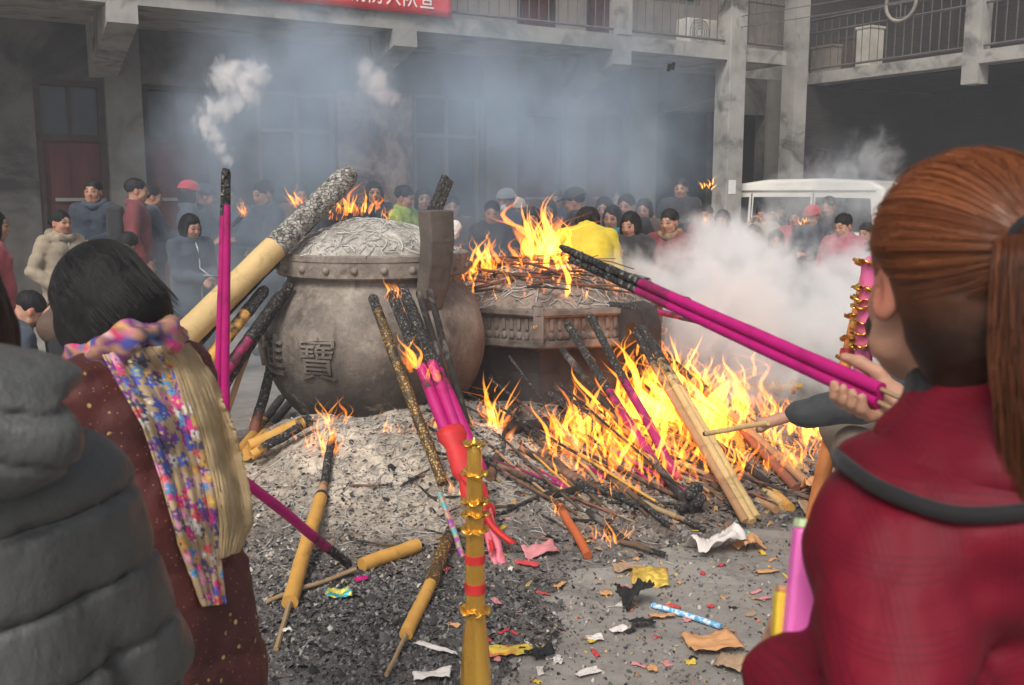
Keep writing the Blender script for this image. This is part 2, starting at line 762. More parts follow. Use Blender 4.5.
def window(parent, u0, u1, z0, z1, nm=2, mf=None, mg=None, zt=None):
    mf = mf or m_shut
    f = MB()
    w = .06
    lbox(f, u0, u0 + w, -.15, -.03, z0, z1)
    lbox(f, u1 - w, u1, -.15, -.03, z0, z1)
    lbox(f, u0 + w, u1 - w, -.15, -.03, z1 - w, z1)
    lbox(f, u0 + w, u1 - w, -.15, -.03, z0, z0 + w)
    for k in range(1, nm):
        c = u0 + (u1 - u0) * k / nm
        lbox(f, c - .03, c + .03, -.149, -.031, z0 + w, z1 - w)
    if zt:
        for k in range(nm):
            a = u0 + (u1 - u0) * k / nm + (.03 if k else w)
            b = u0 + (u1 - u0) * (k + 1) / nm - (.03 if k < nm - 1 else w)
            lbox(f, a, b, -.148, -.032, zt - .03, zt + .03)
    o = obj('window', f, mf, parent)
    p = MB()
    lbox(p, u0 + w * .5, u1 - w * .5, -.11, -.1, z0 + w * .5, z1 - w * .5)
    obj('pane', p, mg or m_glass, o)
    return o


# openings on the ground floor, measured from the photograph
def U(px, py=150):
    return wp(px, py, 0)[0]
def Z(px, py):
    return wp(px, py, 0)[1]

ops = []      # u0,u1,z0,z1
zdt = Z(72, 80)
zdm = Z(72, 137)
D1 = (U(37), U(107), 0.0, zdt); ops.append(D1)
D2 = (U(145), U(208), 0.0, zdt); ops.append(D2)
W1 = (U(258), U(336), 1.0, Z(297, 92)); ops.append(W1)
W2 = (U(414), U(480), 1.0, Z(446, 95)); ops.append(W2)
D3 = (U(517), U(561), 0.0, zdt - .1); ops.append(D3)
D4 = (U(587), U(626), 0.0, zdt - .1); ops.append(D4)
OP = (U(656), U(716), 0.0, 3.0); ops.append(OP)
OPB = (U(742), U(764), 0.0, 3.0); ops.append(OPB)
DL = (U(37) - 3.0, U(37) - 2.0, 0.0, zdt); ops.append(DL)
WL = (U(37) - 6.2, U(37) - 4.6, 1.0, zdt); ops.append(WL)
ops.sort()


def wall_open(mb, u0, u1, z0, z1, ops, v0=-.24, v1=0.0):
    u = u0
    for (a, b, za, zb) in ops:
        lbox(mb, u, a, v0, v1, z0, z1)
        lbox(mb, a, b, v0, v1, zb, z1)
        if za > z0 + .01:
            lbox(mb, a, b, v0, v1, z0, za)
        u = b
    lbox(mb, u, u1, v0, v1, z0, z1)


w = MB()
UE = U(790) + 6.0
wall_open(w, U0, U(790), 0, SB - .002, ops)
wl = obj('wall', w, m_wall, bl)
w = MB()
lbox(w, U(790), UE, -.24, 0, 0, SB - .04)
obj('arcade_end_wall', w, m_brick, bl)  # dark brick puts the arcade's shade into this stretch of wall
# pilasters in lighter plaster
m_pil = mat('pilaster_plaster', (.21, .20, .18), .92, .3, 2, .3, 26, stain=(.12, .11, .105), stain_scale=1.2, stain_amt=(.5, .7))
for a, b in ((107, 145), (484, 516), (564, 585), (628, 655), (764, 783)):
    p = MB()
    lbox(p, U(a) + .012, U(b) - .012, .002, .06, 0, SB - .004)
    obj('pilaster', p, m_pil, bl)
# rooms behind the openings
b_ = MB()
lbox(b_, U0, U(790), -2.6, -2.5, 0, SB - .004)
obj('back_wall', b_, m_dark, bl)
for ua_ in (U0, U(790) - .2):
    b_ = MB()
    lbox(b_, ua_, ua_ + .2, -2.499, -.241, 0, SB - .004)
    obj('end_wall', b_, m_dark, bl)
mgl2 = mat('bluish_transom_glass', (.05, .06, .07), .35, .3, 2, 0, spec=.4)
door(bl, *D1[:3], D1[3], zdm, m_wood, mgl2)
door(bl, *D2[:3], D2[3], zdm, m_wood, mgl2)
door(bl, *D3[:3], D3[3], Z(538, 150), m_wood, mgl2)
door(bl, *D4[:3], D4[3], Z(606, 150), m_wood, mgl2)
door(bl, *DL[:3], DL[3], zdm, m_wood, mgl2)
window(bl, *W1, 2, m_shut, None, Z(297, 131))
window(bl, *W2, 2, m_shut, None, Z(446, 136))
window(bl, *WL, 3, m_shut, None, zdm)
# peeling painted patch of the wall
def peel_mat():
    m, t = newmat('peeling_pink_plaster')
    v = t.coord()
    n = t.noise(v, 2.2, 8, .68, .7)
    c = t.ramp(n, [(.36, (.05, .06, .11)), (.43, (.26, .15, .13)), (.52, (.50, .38, .33)), (.64, (.58, .52, .47)), (.75, (.28, .16, .14))])
    n2 = t.noise(v, 14, 6, .6)
    c = t.mix(c, t.ramp(n2, [(.3, .7), (.7, 1.1)]), 1, 'MULTIPLY')
    p = t.n('ShaderNodeBsdfPrincipled', i_Roughness=.9)
    t.l(c, p.inputs['Base Color'])
    bp = t.n('ShaderNodeBump', i_Strength=.5, i_Distance=.01)
    t.l(n, bp.inputs['Height'])
    t.l(bp.outputs[0], p.inputs['Normal'])
    t.l(p.outputs[0], t.n('ShaderNodeOutputMaterial').inputs[0])
    return m
pm = MB()
lbox(pm, U(338), U(412), .002, .025, Z(375, 210), Z(375, 92))
obj('painted_panel', pm, peel_mat(), bl)

# balcony slab with fascia and beams
s_ = MB()
lbox(s_, U0, U1, .002, 1.6, SB, ST)
lbox(s_, U0, U(790) + .4, -3.0, .0, SB, ST)
sb = obj('balcony_slab', s_, m_conc, bl)
for px, full in ((124, 0), (405, 0), (622, 0)):
    uc = wp(px, 45, 1.6)[0]
    bm_ = MB()
    hw = .16
    vs = []
    for du in (-hw, hw):
        for (v, z) in ((.005, SB - .62), (.005, SB - .001), (1.615, SB - .001), (1.615, SB - .2), (1.15, SB - .32)):
            vs.append(L(uc + du, v, z))
    fs = [(4, 3, 2, 1, 0), (5, 6, 7, 8, 9)] + [(i, (i + 1) % 5, 5 + (i + 1) % 5, 5 + i) for i in range(5)]
    bm_.add(vs, fs)
    obj('bracket_beam', bm_, m_conc, bl)
# columns
uc = wp(727, 120, 1.45)[0]
c_ = MB()
lbox(c_, uc - .165, uc + .165, 1.33, 1.66, 0, 7.4)
cc = obj('column', c_, m_conc, bl)
bevel(cc, .012)
nt = MB()
un = wp(732, 187, 1.662)[0]
lbox(nt, un - .075, un + .075, 1.661, 1.667, Z(732, 196) if 0 else wp(732, 194, 1.66)[1], wp(732, 180, 1.66)[1])
obj('paper_notice', nt, mat('white_paper', (.75, .75, .73), .8, .08, 20), cc)
for k in range(2):
    c2 = MB()
    uu = wp(727, 120, 1.45)[0] - (k + 2) * 6.6
    if uu > U0 - .1 and k > 5:
        lbox(c2, uu - .165, uu + .165, 1.33, 1.66, 0, 7.4)
        obj('column', c2, m_conc, bl)
posts = [wp(124, 10, 1.55)[0], wp(405, 15, 1.55)[0], wp(622, 30, 1.55)[0]]
pitchu = posts[1] - posts[0]
posts = [posts[0] - pitchu] + posts
for uu in posts:
    c2 = MB()
    lbox(c2, uu - .13, uu + .13, 1.42, 1.615, ST + .001, 7.4)
    obj('balcony_post', c2, m_conc, bl)
ends = posts + [uc]


def railing(parent, u0, u1, vv, zb, step=.15):
    r = MB()
    for z, rr in ((.08, .02), (.70, .018), (.95, .025)):
        r.tube([L(u0, vv, zb + z), L(u1, vv, zb + z)], rr, 6)
    n = int((u1 - u0) / step)
    for k in range(1, n):
        u = u0 + (u1 - u0) * k / n
        r.tube([L(u, vv, zb + .08), L(u, vv, zb + .95)], .009, 5)
    return obj('railing', r, m_iron, parent, autosmooth=50)


for a, b in zip(ends[:-1], ends[1:]):
    railing(bl, a + .13, b - (.13 if b != uc else .165), 1.52, ST)
railing(bl, uc + .165, U1, 1.52, ST)
railing(bl, U0, posts[0] - .13, 1.52, ST)
# upper floor wall, doors and boarded panels
ops2 = []
up = [(450, 515, 'w'), (517, 556, 'd'), (586, 618, 'd'), (655, 700, 'w'), (250, 320, 'w'), (60, 120, 'd'), (150, 215, 'w')]
for a, b, k in up:
    ops2.append((U(a, 20), U(b, 20), ST + (.002 if k == 'd' else .9), ST + 2.35))
ops2s = sorted(ops2)
w2 = MB()
wall_open(w2, U0, U(790), ST + .002, 7.2, ops2s)
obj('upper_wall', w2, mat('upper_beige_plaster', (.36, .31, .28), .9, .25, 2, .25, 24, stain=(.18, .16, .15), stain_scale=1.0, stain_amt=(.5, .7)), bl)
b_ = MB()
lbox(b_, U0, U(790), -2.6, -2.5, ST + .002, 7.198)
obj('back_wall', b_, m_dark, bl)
for (a, b, k), o4 in zip(up, ops2):
    if k == 'd':
        door(bl, o4[0], o4[1], ST + .003, o4[3], ST + 1.9, m_wood, mgl2)
    else:
        window(bl, *o4, 3, m_shut, None, ST + 1.9)
rf = MB()
lbox(rf, U0 - .3, U1 + .3, -3.2, 1.9, 7.4, 7.6)
obj('roof', rf, m_conc, bl)
# side return between the gallery end and the corner column
# ------------------------------------------------------------------ right wing
Q0 = np.array([5.46, 18.6, 0])
EU = np.array([.505, -.863, 0]); EU /= np.linalg.norm(EU)
EV = np.array([-EU[1], EU[0], 0]) * 1.0          # away from the courtyard
if np.dot(EV, np.array([1, 1, 0])) < 0:
    EV = -EV
RR = np.stack([EU, EV, np.array([0, 0, 1.0])], 1)


def R_(u, v, z):
    return Q0 + EU * u + EV * v + np.array([0, 0, z])


def rbox(mb, u0, u1, v0, v1, z0, z1):
    mb.box(R_((u0 + u1) / 2, (v0 + v1) / 2, (z0 + z1) / 2), (u1 - u0, v1 - v0, z1 - z0), RR)


def rp(px, py, v=0.0):
    d = ray(px, py)
    o = Q0 + EV * v
    s = np.dot(o - CAM, EV) / np.dot(d, EV)
    p = CAM + d * s
    return np.dot(p - o, EU), p[2]


br = thing('brick_wing', 'dark brick wing with a deep shaded arcade under a railed balcony', 'building', Q0)
RU0, RU1 = float(np.dot(P0 - Q0, EU)) + .002, 16.0
s_ = MB()
rbox(s_, RU0 - 1.6, RU1, 0, 4.2, SB - .02, ST - .03)
obj('balcony_slab', s_, m_conc, br)
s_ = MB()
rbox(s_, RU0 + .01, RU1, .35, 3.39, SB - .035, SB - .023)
obj('ceiling_shade', s_, m_dark, br)  # thin dark sheet added under the slab; its colour carries the arcade's shade
up_ = rp(970, 70, 0)[0]
pp = [up_ - 4.6 * k for k in (0,)] + [up_ + 4.6, up_ + 9.2]
for u in pp:
    c2 = MB()
    rbox(c2, u - .14, u + .14, -.012, .26, SB - .32, 7.4)
    obj('balcony_post', c2, m_conc, br)
# corner column
cc2 = at(791.5, 150, 17.2)
c3 = MB()
c3.box((cc2[0], cc2[1], 3.7), (.30, .30, 7.4), RR)
obj('corner_column', c3, m_conc, br)
w = MB()
rops = [(1.2, 2.3, 0, 2.4), (3.6, 5.2, .9, 2.5), (6.6, 7.7, 0, 2.4), (9, 10.6, .9, 2.5)]


def rwall(mb, u0, u1, z0, z1, v, ops):
    u = u0
    for (a, b, za, zb) in ops:
        rbox(mb, u, a, v, v + .24, z0, z1)
        rbox(mb, a, b, v, v + .24, zb, z1)
        if za > z0:
            rbox(mb, a, b, v, v + .24, z0, za)
        u = b
    rbox(mb, u, u1, v, v + .24, z0, z1)


rwall(w, RU0, RU1, 0, SB - .025, 3.4, rops)
obj('wall', w, m_brick, br)
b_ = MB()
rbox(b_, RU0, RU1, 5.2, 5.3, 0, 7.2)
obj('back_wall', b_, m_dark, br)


def rwin(a, b, za, zb, v, isdoor):
    f = MB()
    wd = .07
    rbox(f, a, a + wd, v + .06, v + .18, za, zb)
    rbox(f, b - wd, b, v + .06, v + .18, za, zb)
    rbox(f, a + wd, b - wd, v + .06, v + .18, zb - wd, zb)
    if not isdoor:
        rbox(f, a + wd, b - wd, v + .06, v + .18, za, za + wd)
    rbox(f, (a + b) / 2 - .03, (a + b) / 2 + .03, v + .061, v + .179, za + wd, zb - wd)
    o = obj('door' if isdoor else 'window', f, m_frame, br)
    p = MB()
    rbox(p, a + wd / 2, b - wd / 2, v + .11, v + .13, za + .03, zb - wd / 2)
    obj('leaf_panel' if isdoor else 'pane', p, m_wood if isdoor else m_glass, o)


for a, b, za, zb in rops:
    rwin(a, b, za, zb, 3.4, za < .1)
w = MB()
rops2 = [(2.0, 3.2, ST + .9, ST + 2.2), (4.6, 5.6, ST, ST + 2.2), (7.4, 8.8, ST + .9, ST + 2.2), (10.5, 11.5, ST, ST + 2.2)]
rwall(w, RU0 - 5.0, RU1, ST - .028, 7.2, 1.7, rops2)
obj('upper_wall', w, m_brick, br)
for a, b, za, zb in rops2:
    rwin(a, b, za, zb, 1.7, za < ST + .1)
rf = MB()
rbox(rf, RU0 + .6, RU1, -.4, 5.4, 7.605, 7.75)
obj('roof', rf, m_conc, br)


def rrail(u0, u1):
    r = MB()
    zb = ST - .03
    for z, rr in ((.08, .022), (.72, .02), (.95, .026)):
        r.tube([R_(u0, .1, zb + z), R_(u1, .1, zb + z)], rr, 6)
    n = max(2, int((u1 - u0) / .17))
    for k in range(1, n):
        u = u0 + (u1 - u0) * k / n
        r.tube([R_(u, .1, zb + .08), R_(u, .1, zb + .95)], .009, 5)
    obj('railing', r, m_iron, br, autosmooth=50)


e = [RU0 - 1.6] + [u for u in pp] + [RU1]
for a, b in zip(e[:-1], e[1:]):
    rrail(a + .14, b - .14)

# ---- things standing on the balconies
m_white = mat('yellowed_white_enamel', (.58, .55, .48), .5, .15, 6, .05)
m_card = mat('grey_cardboard', (.30, .26, .22), .85, .25, 5, .1)


def ac_unit(px, py, Y=None, on='r', w_=.5, h_=.55, label='', v=.55):
    """outdoor unit / appliance with a grille"""
    if on == 'r':
        u, z = rp(px, py, v)
        base = R_(u, v, ST - .03)
        R = RR
    else:
        u, z = wp(px, py, v)
        base = L(u, v, ST)
        R = np.stack([DU, -DV, np.array([0, 0, 1.0])], 1)
    t = thing('air_conditioner', label, 'air conditioner', base)
    b = MB()
    b.box(base + R @ np.array([0, 0, h_ / 2 + .05]), (w_, .28, h_), R)
    bevel(obj('casing', b, m_white, t), .015)
    g_ = MB()
    c = base + R @ np.array([-w_ * .12, -.146, h_ / 2 + .05])
    for k in range(4):
        rr = .06 + k * .045
        g_.tube([c + R @ np.array([rr * cos(a), 0, rr * sin(a)]) for a in np.linspace(0, 2 * pi, 25)[:-1]], .005, 4, closed=True)
    obj('grille', g_, m_iron, t)
    for s in (-1, 1):
        f = MB()
        f.box(base + R @ np.array([s * w_ * .35, 0, .025]), (.05, .26, .05), R)
        obj('foot', f, m_iron, t)
    return t


def rect_box(name, label, cat, px, v, w_, d_, h_, m, lid=True, side='r'):
    u, z = rp(px, 60, v)
    base = R_(u, v, ST - .03)
    t = thing(name, label, cat, base)
    b = MB()
    b.box(base + RR @ np.array([0, 0, h_ / 2]), (w_, d_, h_), RR)
    bevel(obj('body', b, m, t), .012)
    l = MB()
    l.box(base + RR @ np.array([0, 0, h_ + .02]), (w_ + .03, d_ + .03, .04), RR)
    obj('lid', l, m, t)
    dd = MB()
    dd.box(base + RR @ np.array([0, -d_ / 2 - .006, h_ * .5]), (w_ * .86, .012, h_ * .8), RR)
    obj('door', dd, m, t)
    return t


rect_box('storage_cabinet', 'narrow off white cabinet standing upright behind the brick wing balcony rail', 'cabinet', 869, .6, .32, .35, .72, m_white)
rect_box('cardboard_box', 'brown grey cardboard box on the brick wing balcony, left of the white cabinet', 'box', 829, .6, .52, .4, .5, m_card)
rect_box('wooden_crate', 'dark low wooden crate beside the cardboard box on the brick wing balcony', 'crate', 848, .8, .4, .3, .62, mat('dark_wood', (.09, .07, .06), .8, .3, 6, .2, stretch=(1, 1, .2)))
ac_unit(697, 34, on='l', w_=.62, h_=.42, label='white air conditioner unit on the long balcony beside the tall column', v=.9)
# round hoop hanging on the balcony rail
u, z = rp(902, 0, .06)
hc = R_(u, .06, ST + .95)
t = thing('round_basin_rim', 'dull grey round hoop hanging on the brick wing balcony rail', 'hoop', hc)
b = MB()
b.tube([hc + RR @ np.array([.30 * cos(a), -.02, .30 * sin(a) - .02]) for a in np.linspace(0, 2 * pi, 33)[:-1]], .03, 8, closed=True)
obj('rim', b, m_card, t, smooth=True)
b = MB()
b.tube([hc + RR @ np.array([.30 * s, -.02, .0]) for s in (-1, 1)], .012, 6)
b.tube([hc + RR @ np.array([0, -.02, .30 * s - .02]) for s in (-1, 1)], .012, 6)
obj('cross_wire', b, m_iron, t)

# banner on the balcony railing
m_red = mat('red_banner_cloth', (.62, .045, .05), .75, .12, 3, .1, 60)
m_let = mat('banner_white_paint', (.82, .78, .74), .8, .05, 20)
ub1, zb1 = wp(452, 18, 1.66)
ub0 = ub1 - 4.6
bn = thing('propaganda_banner', 'red cloth banner with white characters tied along the balcony railing', 'banner', L(ub0, 1.66, ST + .1))
b = MB()
N = 60
P = []
for i in range(N + 1):
    u = ub0 + (ub1 - ub0) * i / N
    row = []
    for k in range(9):
        z = zb1 + .0 + .72 * k / 8
        row.append(L(u, 1.66 + .012 * sin(u * 5 + k * .4) + .01 * sin(u * 13), z))
    P.append(row)
b.grid(P)
bo = obj('cloth', b, m_red, bn, smooth=True)
so_ = bo.modifiers.new('solid', 'SOLIDIFY')
so_.thickness = .004


def text_mesh(txt, size, ex=.003):
    cu = bpy.data.curves.new('txt', 'FONT')
    cu.body = txt
    cu.size = size
    cu.extrude = ex
    cu.align_x = 'CENTER'
    o = bpy.data.objects.new('txt', cu)
    COL.objects.link(o)
    dg = bpy.context.evaluated_depsgraph_get()
    me = bpy.data.meshes.new_from_object(o.evaluated_get(dg))
    v = np.array([tuple(p.co) for p in me.vertices])
    f = [tuple(p.vertices) for p in me.polygons]
    bpy.data.objects.remove(o)
    bpy.data.meshes.remove(me)
    bpy.data.curves.remove(cu)
    return v, f


for ch, px in (('消', 330), ('防', 371), ('大', 395), ('队', 407 + 12), ('宣', 434)):
    pass
us = [wp(px, 8, 1.68)[0] for px in (376, 397, 413, 427)]
stepu = (us[-1] - us[0]) / 3
for k, ch in enumerate('消防大队宣'):
    v, f = text_mesh(ch, stepu * .98, .004)
    u = us[0] + (k - 1) * stepu
    zc = wp(427, 8, 1.68)[1]
    v = v - (v.min(0) + v.max(0)) / 2
    w_ = [L(u + p[0] * .95, 1.687 + p[2], zc + .125 + p[1] * 1.3) for p in v]
    b = MB()
    b.add(w_, f)
    obj('lettering', b, m_let, bn)
# power lines strung across the court
for k, (a, b_) in enumerate((((300, 220), (684, 90)),)):
    p0 = L(wp(470, 150, .4)[0], .4, wp(470, 150, .4)[1])
    p1 = L(wp(722, 96, 1.3)[0], 1.3, wp(722, 96, 1.3)[1])
    q = MB()
    q.tube([p0 + (p1 - p0) * s - np.array([0, 0, .35 * s * (1 - s)]) for s in np.linspace(0, 1, 20)], .008, 5)
    tag(obj('cable', q, m_iron), 'thin dark cable sagging from the wall to the tall column', 'cable')
for dz, lab in ((0, 'upper of two thin wires running from the tall column over the brick wing balcony'), (-.16, 'lower of two thin wires running from the tall column over the brick wing balcony')):
    p0 = L(uc, 1.6, wp(738, 17, 1.6)[1] + dz)
    p1 = R_(8, -.1, ST + 1.0 + dz)
    q = MB()
    q.tube([p0 + (p1 - p0) * s - np.array([0, 0, .2 * s * (1 - s)]) for s in np.linspace(0, 1, 20)], .007, 5)
    tag(obj('cable', q, m_iron), lab, 'cable')
# ================================================================== ASH PILE
PC = np.array([-.90, 6.30])          # cauldron centre
BC = np.array([.25, 7.20])           # burner centre


def pile(x, y, fine=True):
    x, y = np.asarray(x, float), np.asarray(y, float)
    g = lambda cx, cy, rx, ry, p=1.0: np.exp(-((((x - cx) / rx) ** 2 + ((y - cy) / ry) ** 2) ** p))
    h = .34 * g(-.72, 5.58, 1.0, .98, 1.25)
    h = np.maximum(h, .0) + .17 * g(.65, 6.5, 1.25, 1.25, 1.3) * (1 - .6 * g(-.72, 5.6, .9, .9))
    h = h + .06 * g(.25, 5.0, .75, .8, 1.2)
    h = h + .058 * g(-.55, 3.6, .70, .80, .95)
    h = h + .075 * g(1.3, 5.7, 1.2, .9, 1.4)
    h = h + .05 * g(-1.55, 4.9, .5, 1.0, 1.5)
    n = fbm(n3(x * 2.3, y * 2.3, 1.0), 4)
    n2 = fbm(n3(x * 7, y * 7, 4.0), 3)
    h = h * (1 + .35 * n) - .020 - .014 * n - .010 * n2
    if fine:
        p = n3(x * 14, y * 14, 2.0)
        h = h + np.clip((h + .02) * 6, 0, 1) * (.016 * fbm(p, 3) + .012 * fbm(p * 3.1, 3))
    return h


def hit(px, py, y0=2.4, y1=10.0):
    d = ray(px, py)
    Y = np.arange(y0, y1, .01)
    P = CAM + d * (Y / d[1])[:, None]
    hh = np.maximum(pile(P[:, 0], P[:, 1], False), 0)
    k = np.argmax(P[:, 2] <= hh)
    if P[k, 2] > hh[k]:
        return ground(px, py)
    return P[k]


def hz(x, y):
    return max(float(pile(x, y)), 0.0)


def ash_mat(name='ash_and_charcoal', sc=1.0):
    m, t = newmat(name)
    v = t.coord()
    a = t.n('ShaderNodeVertexColor', layer_name='Col')
    n1 = t.noise(v, 26 * sc, 8, .72)
    n2 = t.noise(v, 90 * sc, 4, .7)
    n3_ = t.noise(v, 7 * sc, 6, .6, .5)
    c = t.mix(a.outputs[0], t.ramp(n1, [(.30, .40), (.5, 1.0), (.72, 1.35)]), 1, 'MULTIPLY')
    c = t.mix(c, (.05, .046, .043), t.ramp(n2, [(.61, 0), (.70, .6)]))
    c = t.mix(c, (.52, .50, .47), t.ramp(t.noise(v, 70 * sc, 3, .6, .3), [(.63, 0), (.70, .8)]))
    c = t.mix(c, t.ramp(n3_, [(.35, .7), (.65, 1.15)]), 1, 'MULTIPLY')
    p = t.n('ShaderNodeBsdfPrincipled', i_Roughness=.95)
    p.inputs['Specular IOR Level'].default_value = .1
    t.l(c, p.inputs['Base Color'])
    bp = t.n('ShaderNodeBump', i_Strength=.8, i_Distance=.02)
    t.l(t.math('ADD', n1, t.math('MULTIPLY', n2, .5)), bp.inputs['Height'])
    t.l(bp.outputs[0], p.inputs['Normal'])
    t.l(p.outputs[0], t.n('ShaderNodeOutputMaterial').inputs[0])
    return m


m_ash = ash_mat()


def ash_colour(x, y):
    g = lambda cx, cy, rx, ry, p=1.0: np.exp(-((((x - cx) / rx) ** 2 + ((y - cy) / ry) ** 2) ** p))
    lig = np.array([.60, .515, .415])
    brn = np.array([.25, .17, .125])
    drk = np.array([.13, .12, .115])
    n = fbm(n3(x * 3, y * 3, 5.0), 4)
    wl = np.clip(1.5 * g(-.55, 5.15, .85, .80, 1.4) + .75 * n, 0, 1)[:, None]
    wb = np.clip(1.1 * g(.6, 5.2, 1.0, .7, 1.4) + .9 * g(-1.35, 4.9, .45, .8) + .7 * fbm(n3(x * 2, y * 2, 9.0), 3), 0, 1)[:, None]
    wd = np.clip(1.3 * g(-.5, 3.4, .9, .66, 1.3) + .8 * n - .1, 0, 1)[:, None]
    c = np.array([.20, .18, .165]) * np.ones((len(x), 1))
    c = c * (1 - wb * .8) + brn * wb * .8
    c = c * (1 - wl) + lig * wl
    c = c * (1 - wd) + drk * wd
    c = c * (1 + .35 * fbm(n3(x * 9, y * 9, 3.0), 3))[:, None]
    return np.clip(c, .02, .7)


xs = np.arange(-2.6, 3.2, .0165)
ys = np.arange(2.75, 8.6, .0165)
X, Y_ = np.meshgrid(xs, ys, indexing='ij')
Zp = pile(X, Y_)
keep = Zp > -.03
idm = -np.ones(X.shape, int)
idm[keep] = np.arange(keep.sum())
q = np.stack([idm[:-1, :-1], idm[1:, :-1], idm[1:, 1:], idm[:-1, 1:]], -1).reshape(-1, 4)
q = q[(q >= 0).all(1)]
V = np.stack([X[keep], Y_[keep], Zp[keep]], 1)
me = mesh_from('ash_pile', V, [tuple(a) for a in q.tolist()], m_ash, True, ash_colour(V[:, 0], V[:, 1]))
ap = bpy.data.objects.new('ash_pile', me)
COL.objects.link(ap)
tag(ap, 'heap of grey ash and charcoal spread around the incense burners', 'ash', kind='stuff')

# charcoal and ash flakes
m_flake = mat('burnt_paper_flake', (1, 1, 1), .9, .2, 40, 0, attr=True, spec=.15)
fl = MB()
FV, FF, FC = [], [], []


def flake(x, y, z, s, col):
    a = random.random() * 6.283
    tx, ty = random.uniform(-1.0, 1.0), random.uniform(-1.0, 1.0)
    o = len(FV)
    n = random.choice((4, 5, 5, 6))
    for k in range(n):
        b = a + 6.283 * k / n + random.uniform(-.35, .35)
        r = s * random.uniform(.55, 1.15)
        dx, dy = r * cos(b), r * sin(b)
        FV.append((x + dx, y + dy, z + .25 * s + dx * tx + dy * ty + random.uniform(-.2, .2) * s))
        FC.append(col)
    FV.append((x, y, z + .25 * s + random.uniform(-.1, .5) * s))
    FC.append(col)
    for k in range(n):
        FF.append((o + k, o + (k + 1) % n, o + n))


def scatter(n, cx, cy, rx, ry, smin, smax, cols, pw=1.0, thresh=0):
    X = rng.normal(cx, rx, n * 2)
    Y = rng.normal(cy, ry, n * 2)
    Zs = pile(X, Y)
    c = 0
    for x, y, z in zip(X, Y, Zs):
        if z < thresh and random.random() < .88:
            continue
        s = smin + (smax - smin) * random.random() ** 2.2
        flake(x, y, max(z, .002), s, random.choice(cols))
        c += 1
        if c >= n:
            break


DK = [(.03, .03, .03), (.05, .049, .05), (.075, .073, .072), (.11, .107, .104), (.15, .145, .14), (.2, .19, .18), (.27, .26, .245)]
LT = [(.5, .46, .40), (.44, .39, .33), (.34, .30, .25), (.20, .17, .15), (.27, .20, .15)]
scatter(15000, -.5, 3.5, .52, .38, .003, .0115, DK)
scatter(320, -.5, 3.5, .55, .4, .012, .026, DK[:5])
scatter(3500, -1.2, 4.2, .4, .5, .004, .016, DK + LT)
scatter(4500, -.45, 4.9, .65, .6, .003, .011, LT)
scatter(7000, .5, 5.1, .7, .6, .004, .017, DK + [(.22, .13, .09), (.3, .2, .15)])
scatter(2500, 1.3, 5.2, .7, .5, .006, .026, DK + [(.3, .12, .05), (.4, .25, .1)])
for _ in range(2600):
    p = ground(random.uniform(460, 880), 540 + 160 * random.random() ** 1.4)
    flake(p[0], p[1], .003, random.uniform(.002, .009) , random.choice(DK + LT + [(.5, .16, .08), (.6, .42, .1)]))
me = mesh_from('ash_flakes', FV, FF, m_flake, False, FC)
o = bpy.data.objects.new('ash_flakes', me)
COL.objects.link(o)
tag(o, 'loose flakes of burnt paper and charcoal lying over the ash heap', 'ash flakes', kind='stuff')

# curled white remains of burnt incense sticks
m_curl = mat('white_incense_ash', (1, 1, 1), .95, .15, 30, 0, attr=True, spec=.1)


def curls(mb, n, place, rad=(.0016, .0034), ln=(.05, .16), shade=(.25, .62)):
    for _ in range(n):
        c = place()
        if c is None:
            continue
        a = random.random() * 6.283
        k = random.uniform(-16, 16)
        Ln = random.uniform(*ln)
        m = 6
        pts = []
        x, y = c[0], c[1]
        b0 = random.uniform(.0, .5)
        for i in range(m):
            pts.append((x, y, c[2] + .004 + .012 * sin(i / (m - 1) * pi) * b0 + (c[3](x, y) - c[3](c[0], c[1]) if len(c) > 3 else 0)))
            x += cos(a) * Ln / m
            y += sin(a) * Ln / m
            a += k * Ln / m
        s = random.uniform(*shade)
        mb.tube(pts, random.uniform(*rad), 4, True, (s, s * .96, s * .90))


cb = MB()


def pl1():
    x, y = rng.normal(-.48, .52), rng.normal(5.0, .42)
    return (x, y, hz(x, y), hz)


def pl2():
    x, y = rng.normal(.2, .8), rng.normal(4.9, .5)
    return (x, y, hz(x, y), hz)


curls(cb, 900, pl1, rad=(.0011, .0024), shade=(.25, .60))
curls(cb, 160, pl2, shade=(.15, .5))
tag(obj('incense_ash_strands', cb, m_curl, smooth=True), 'tangle of thin curled white ash from burnt incense on the heap', 'ash strands', kind='stuff')

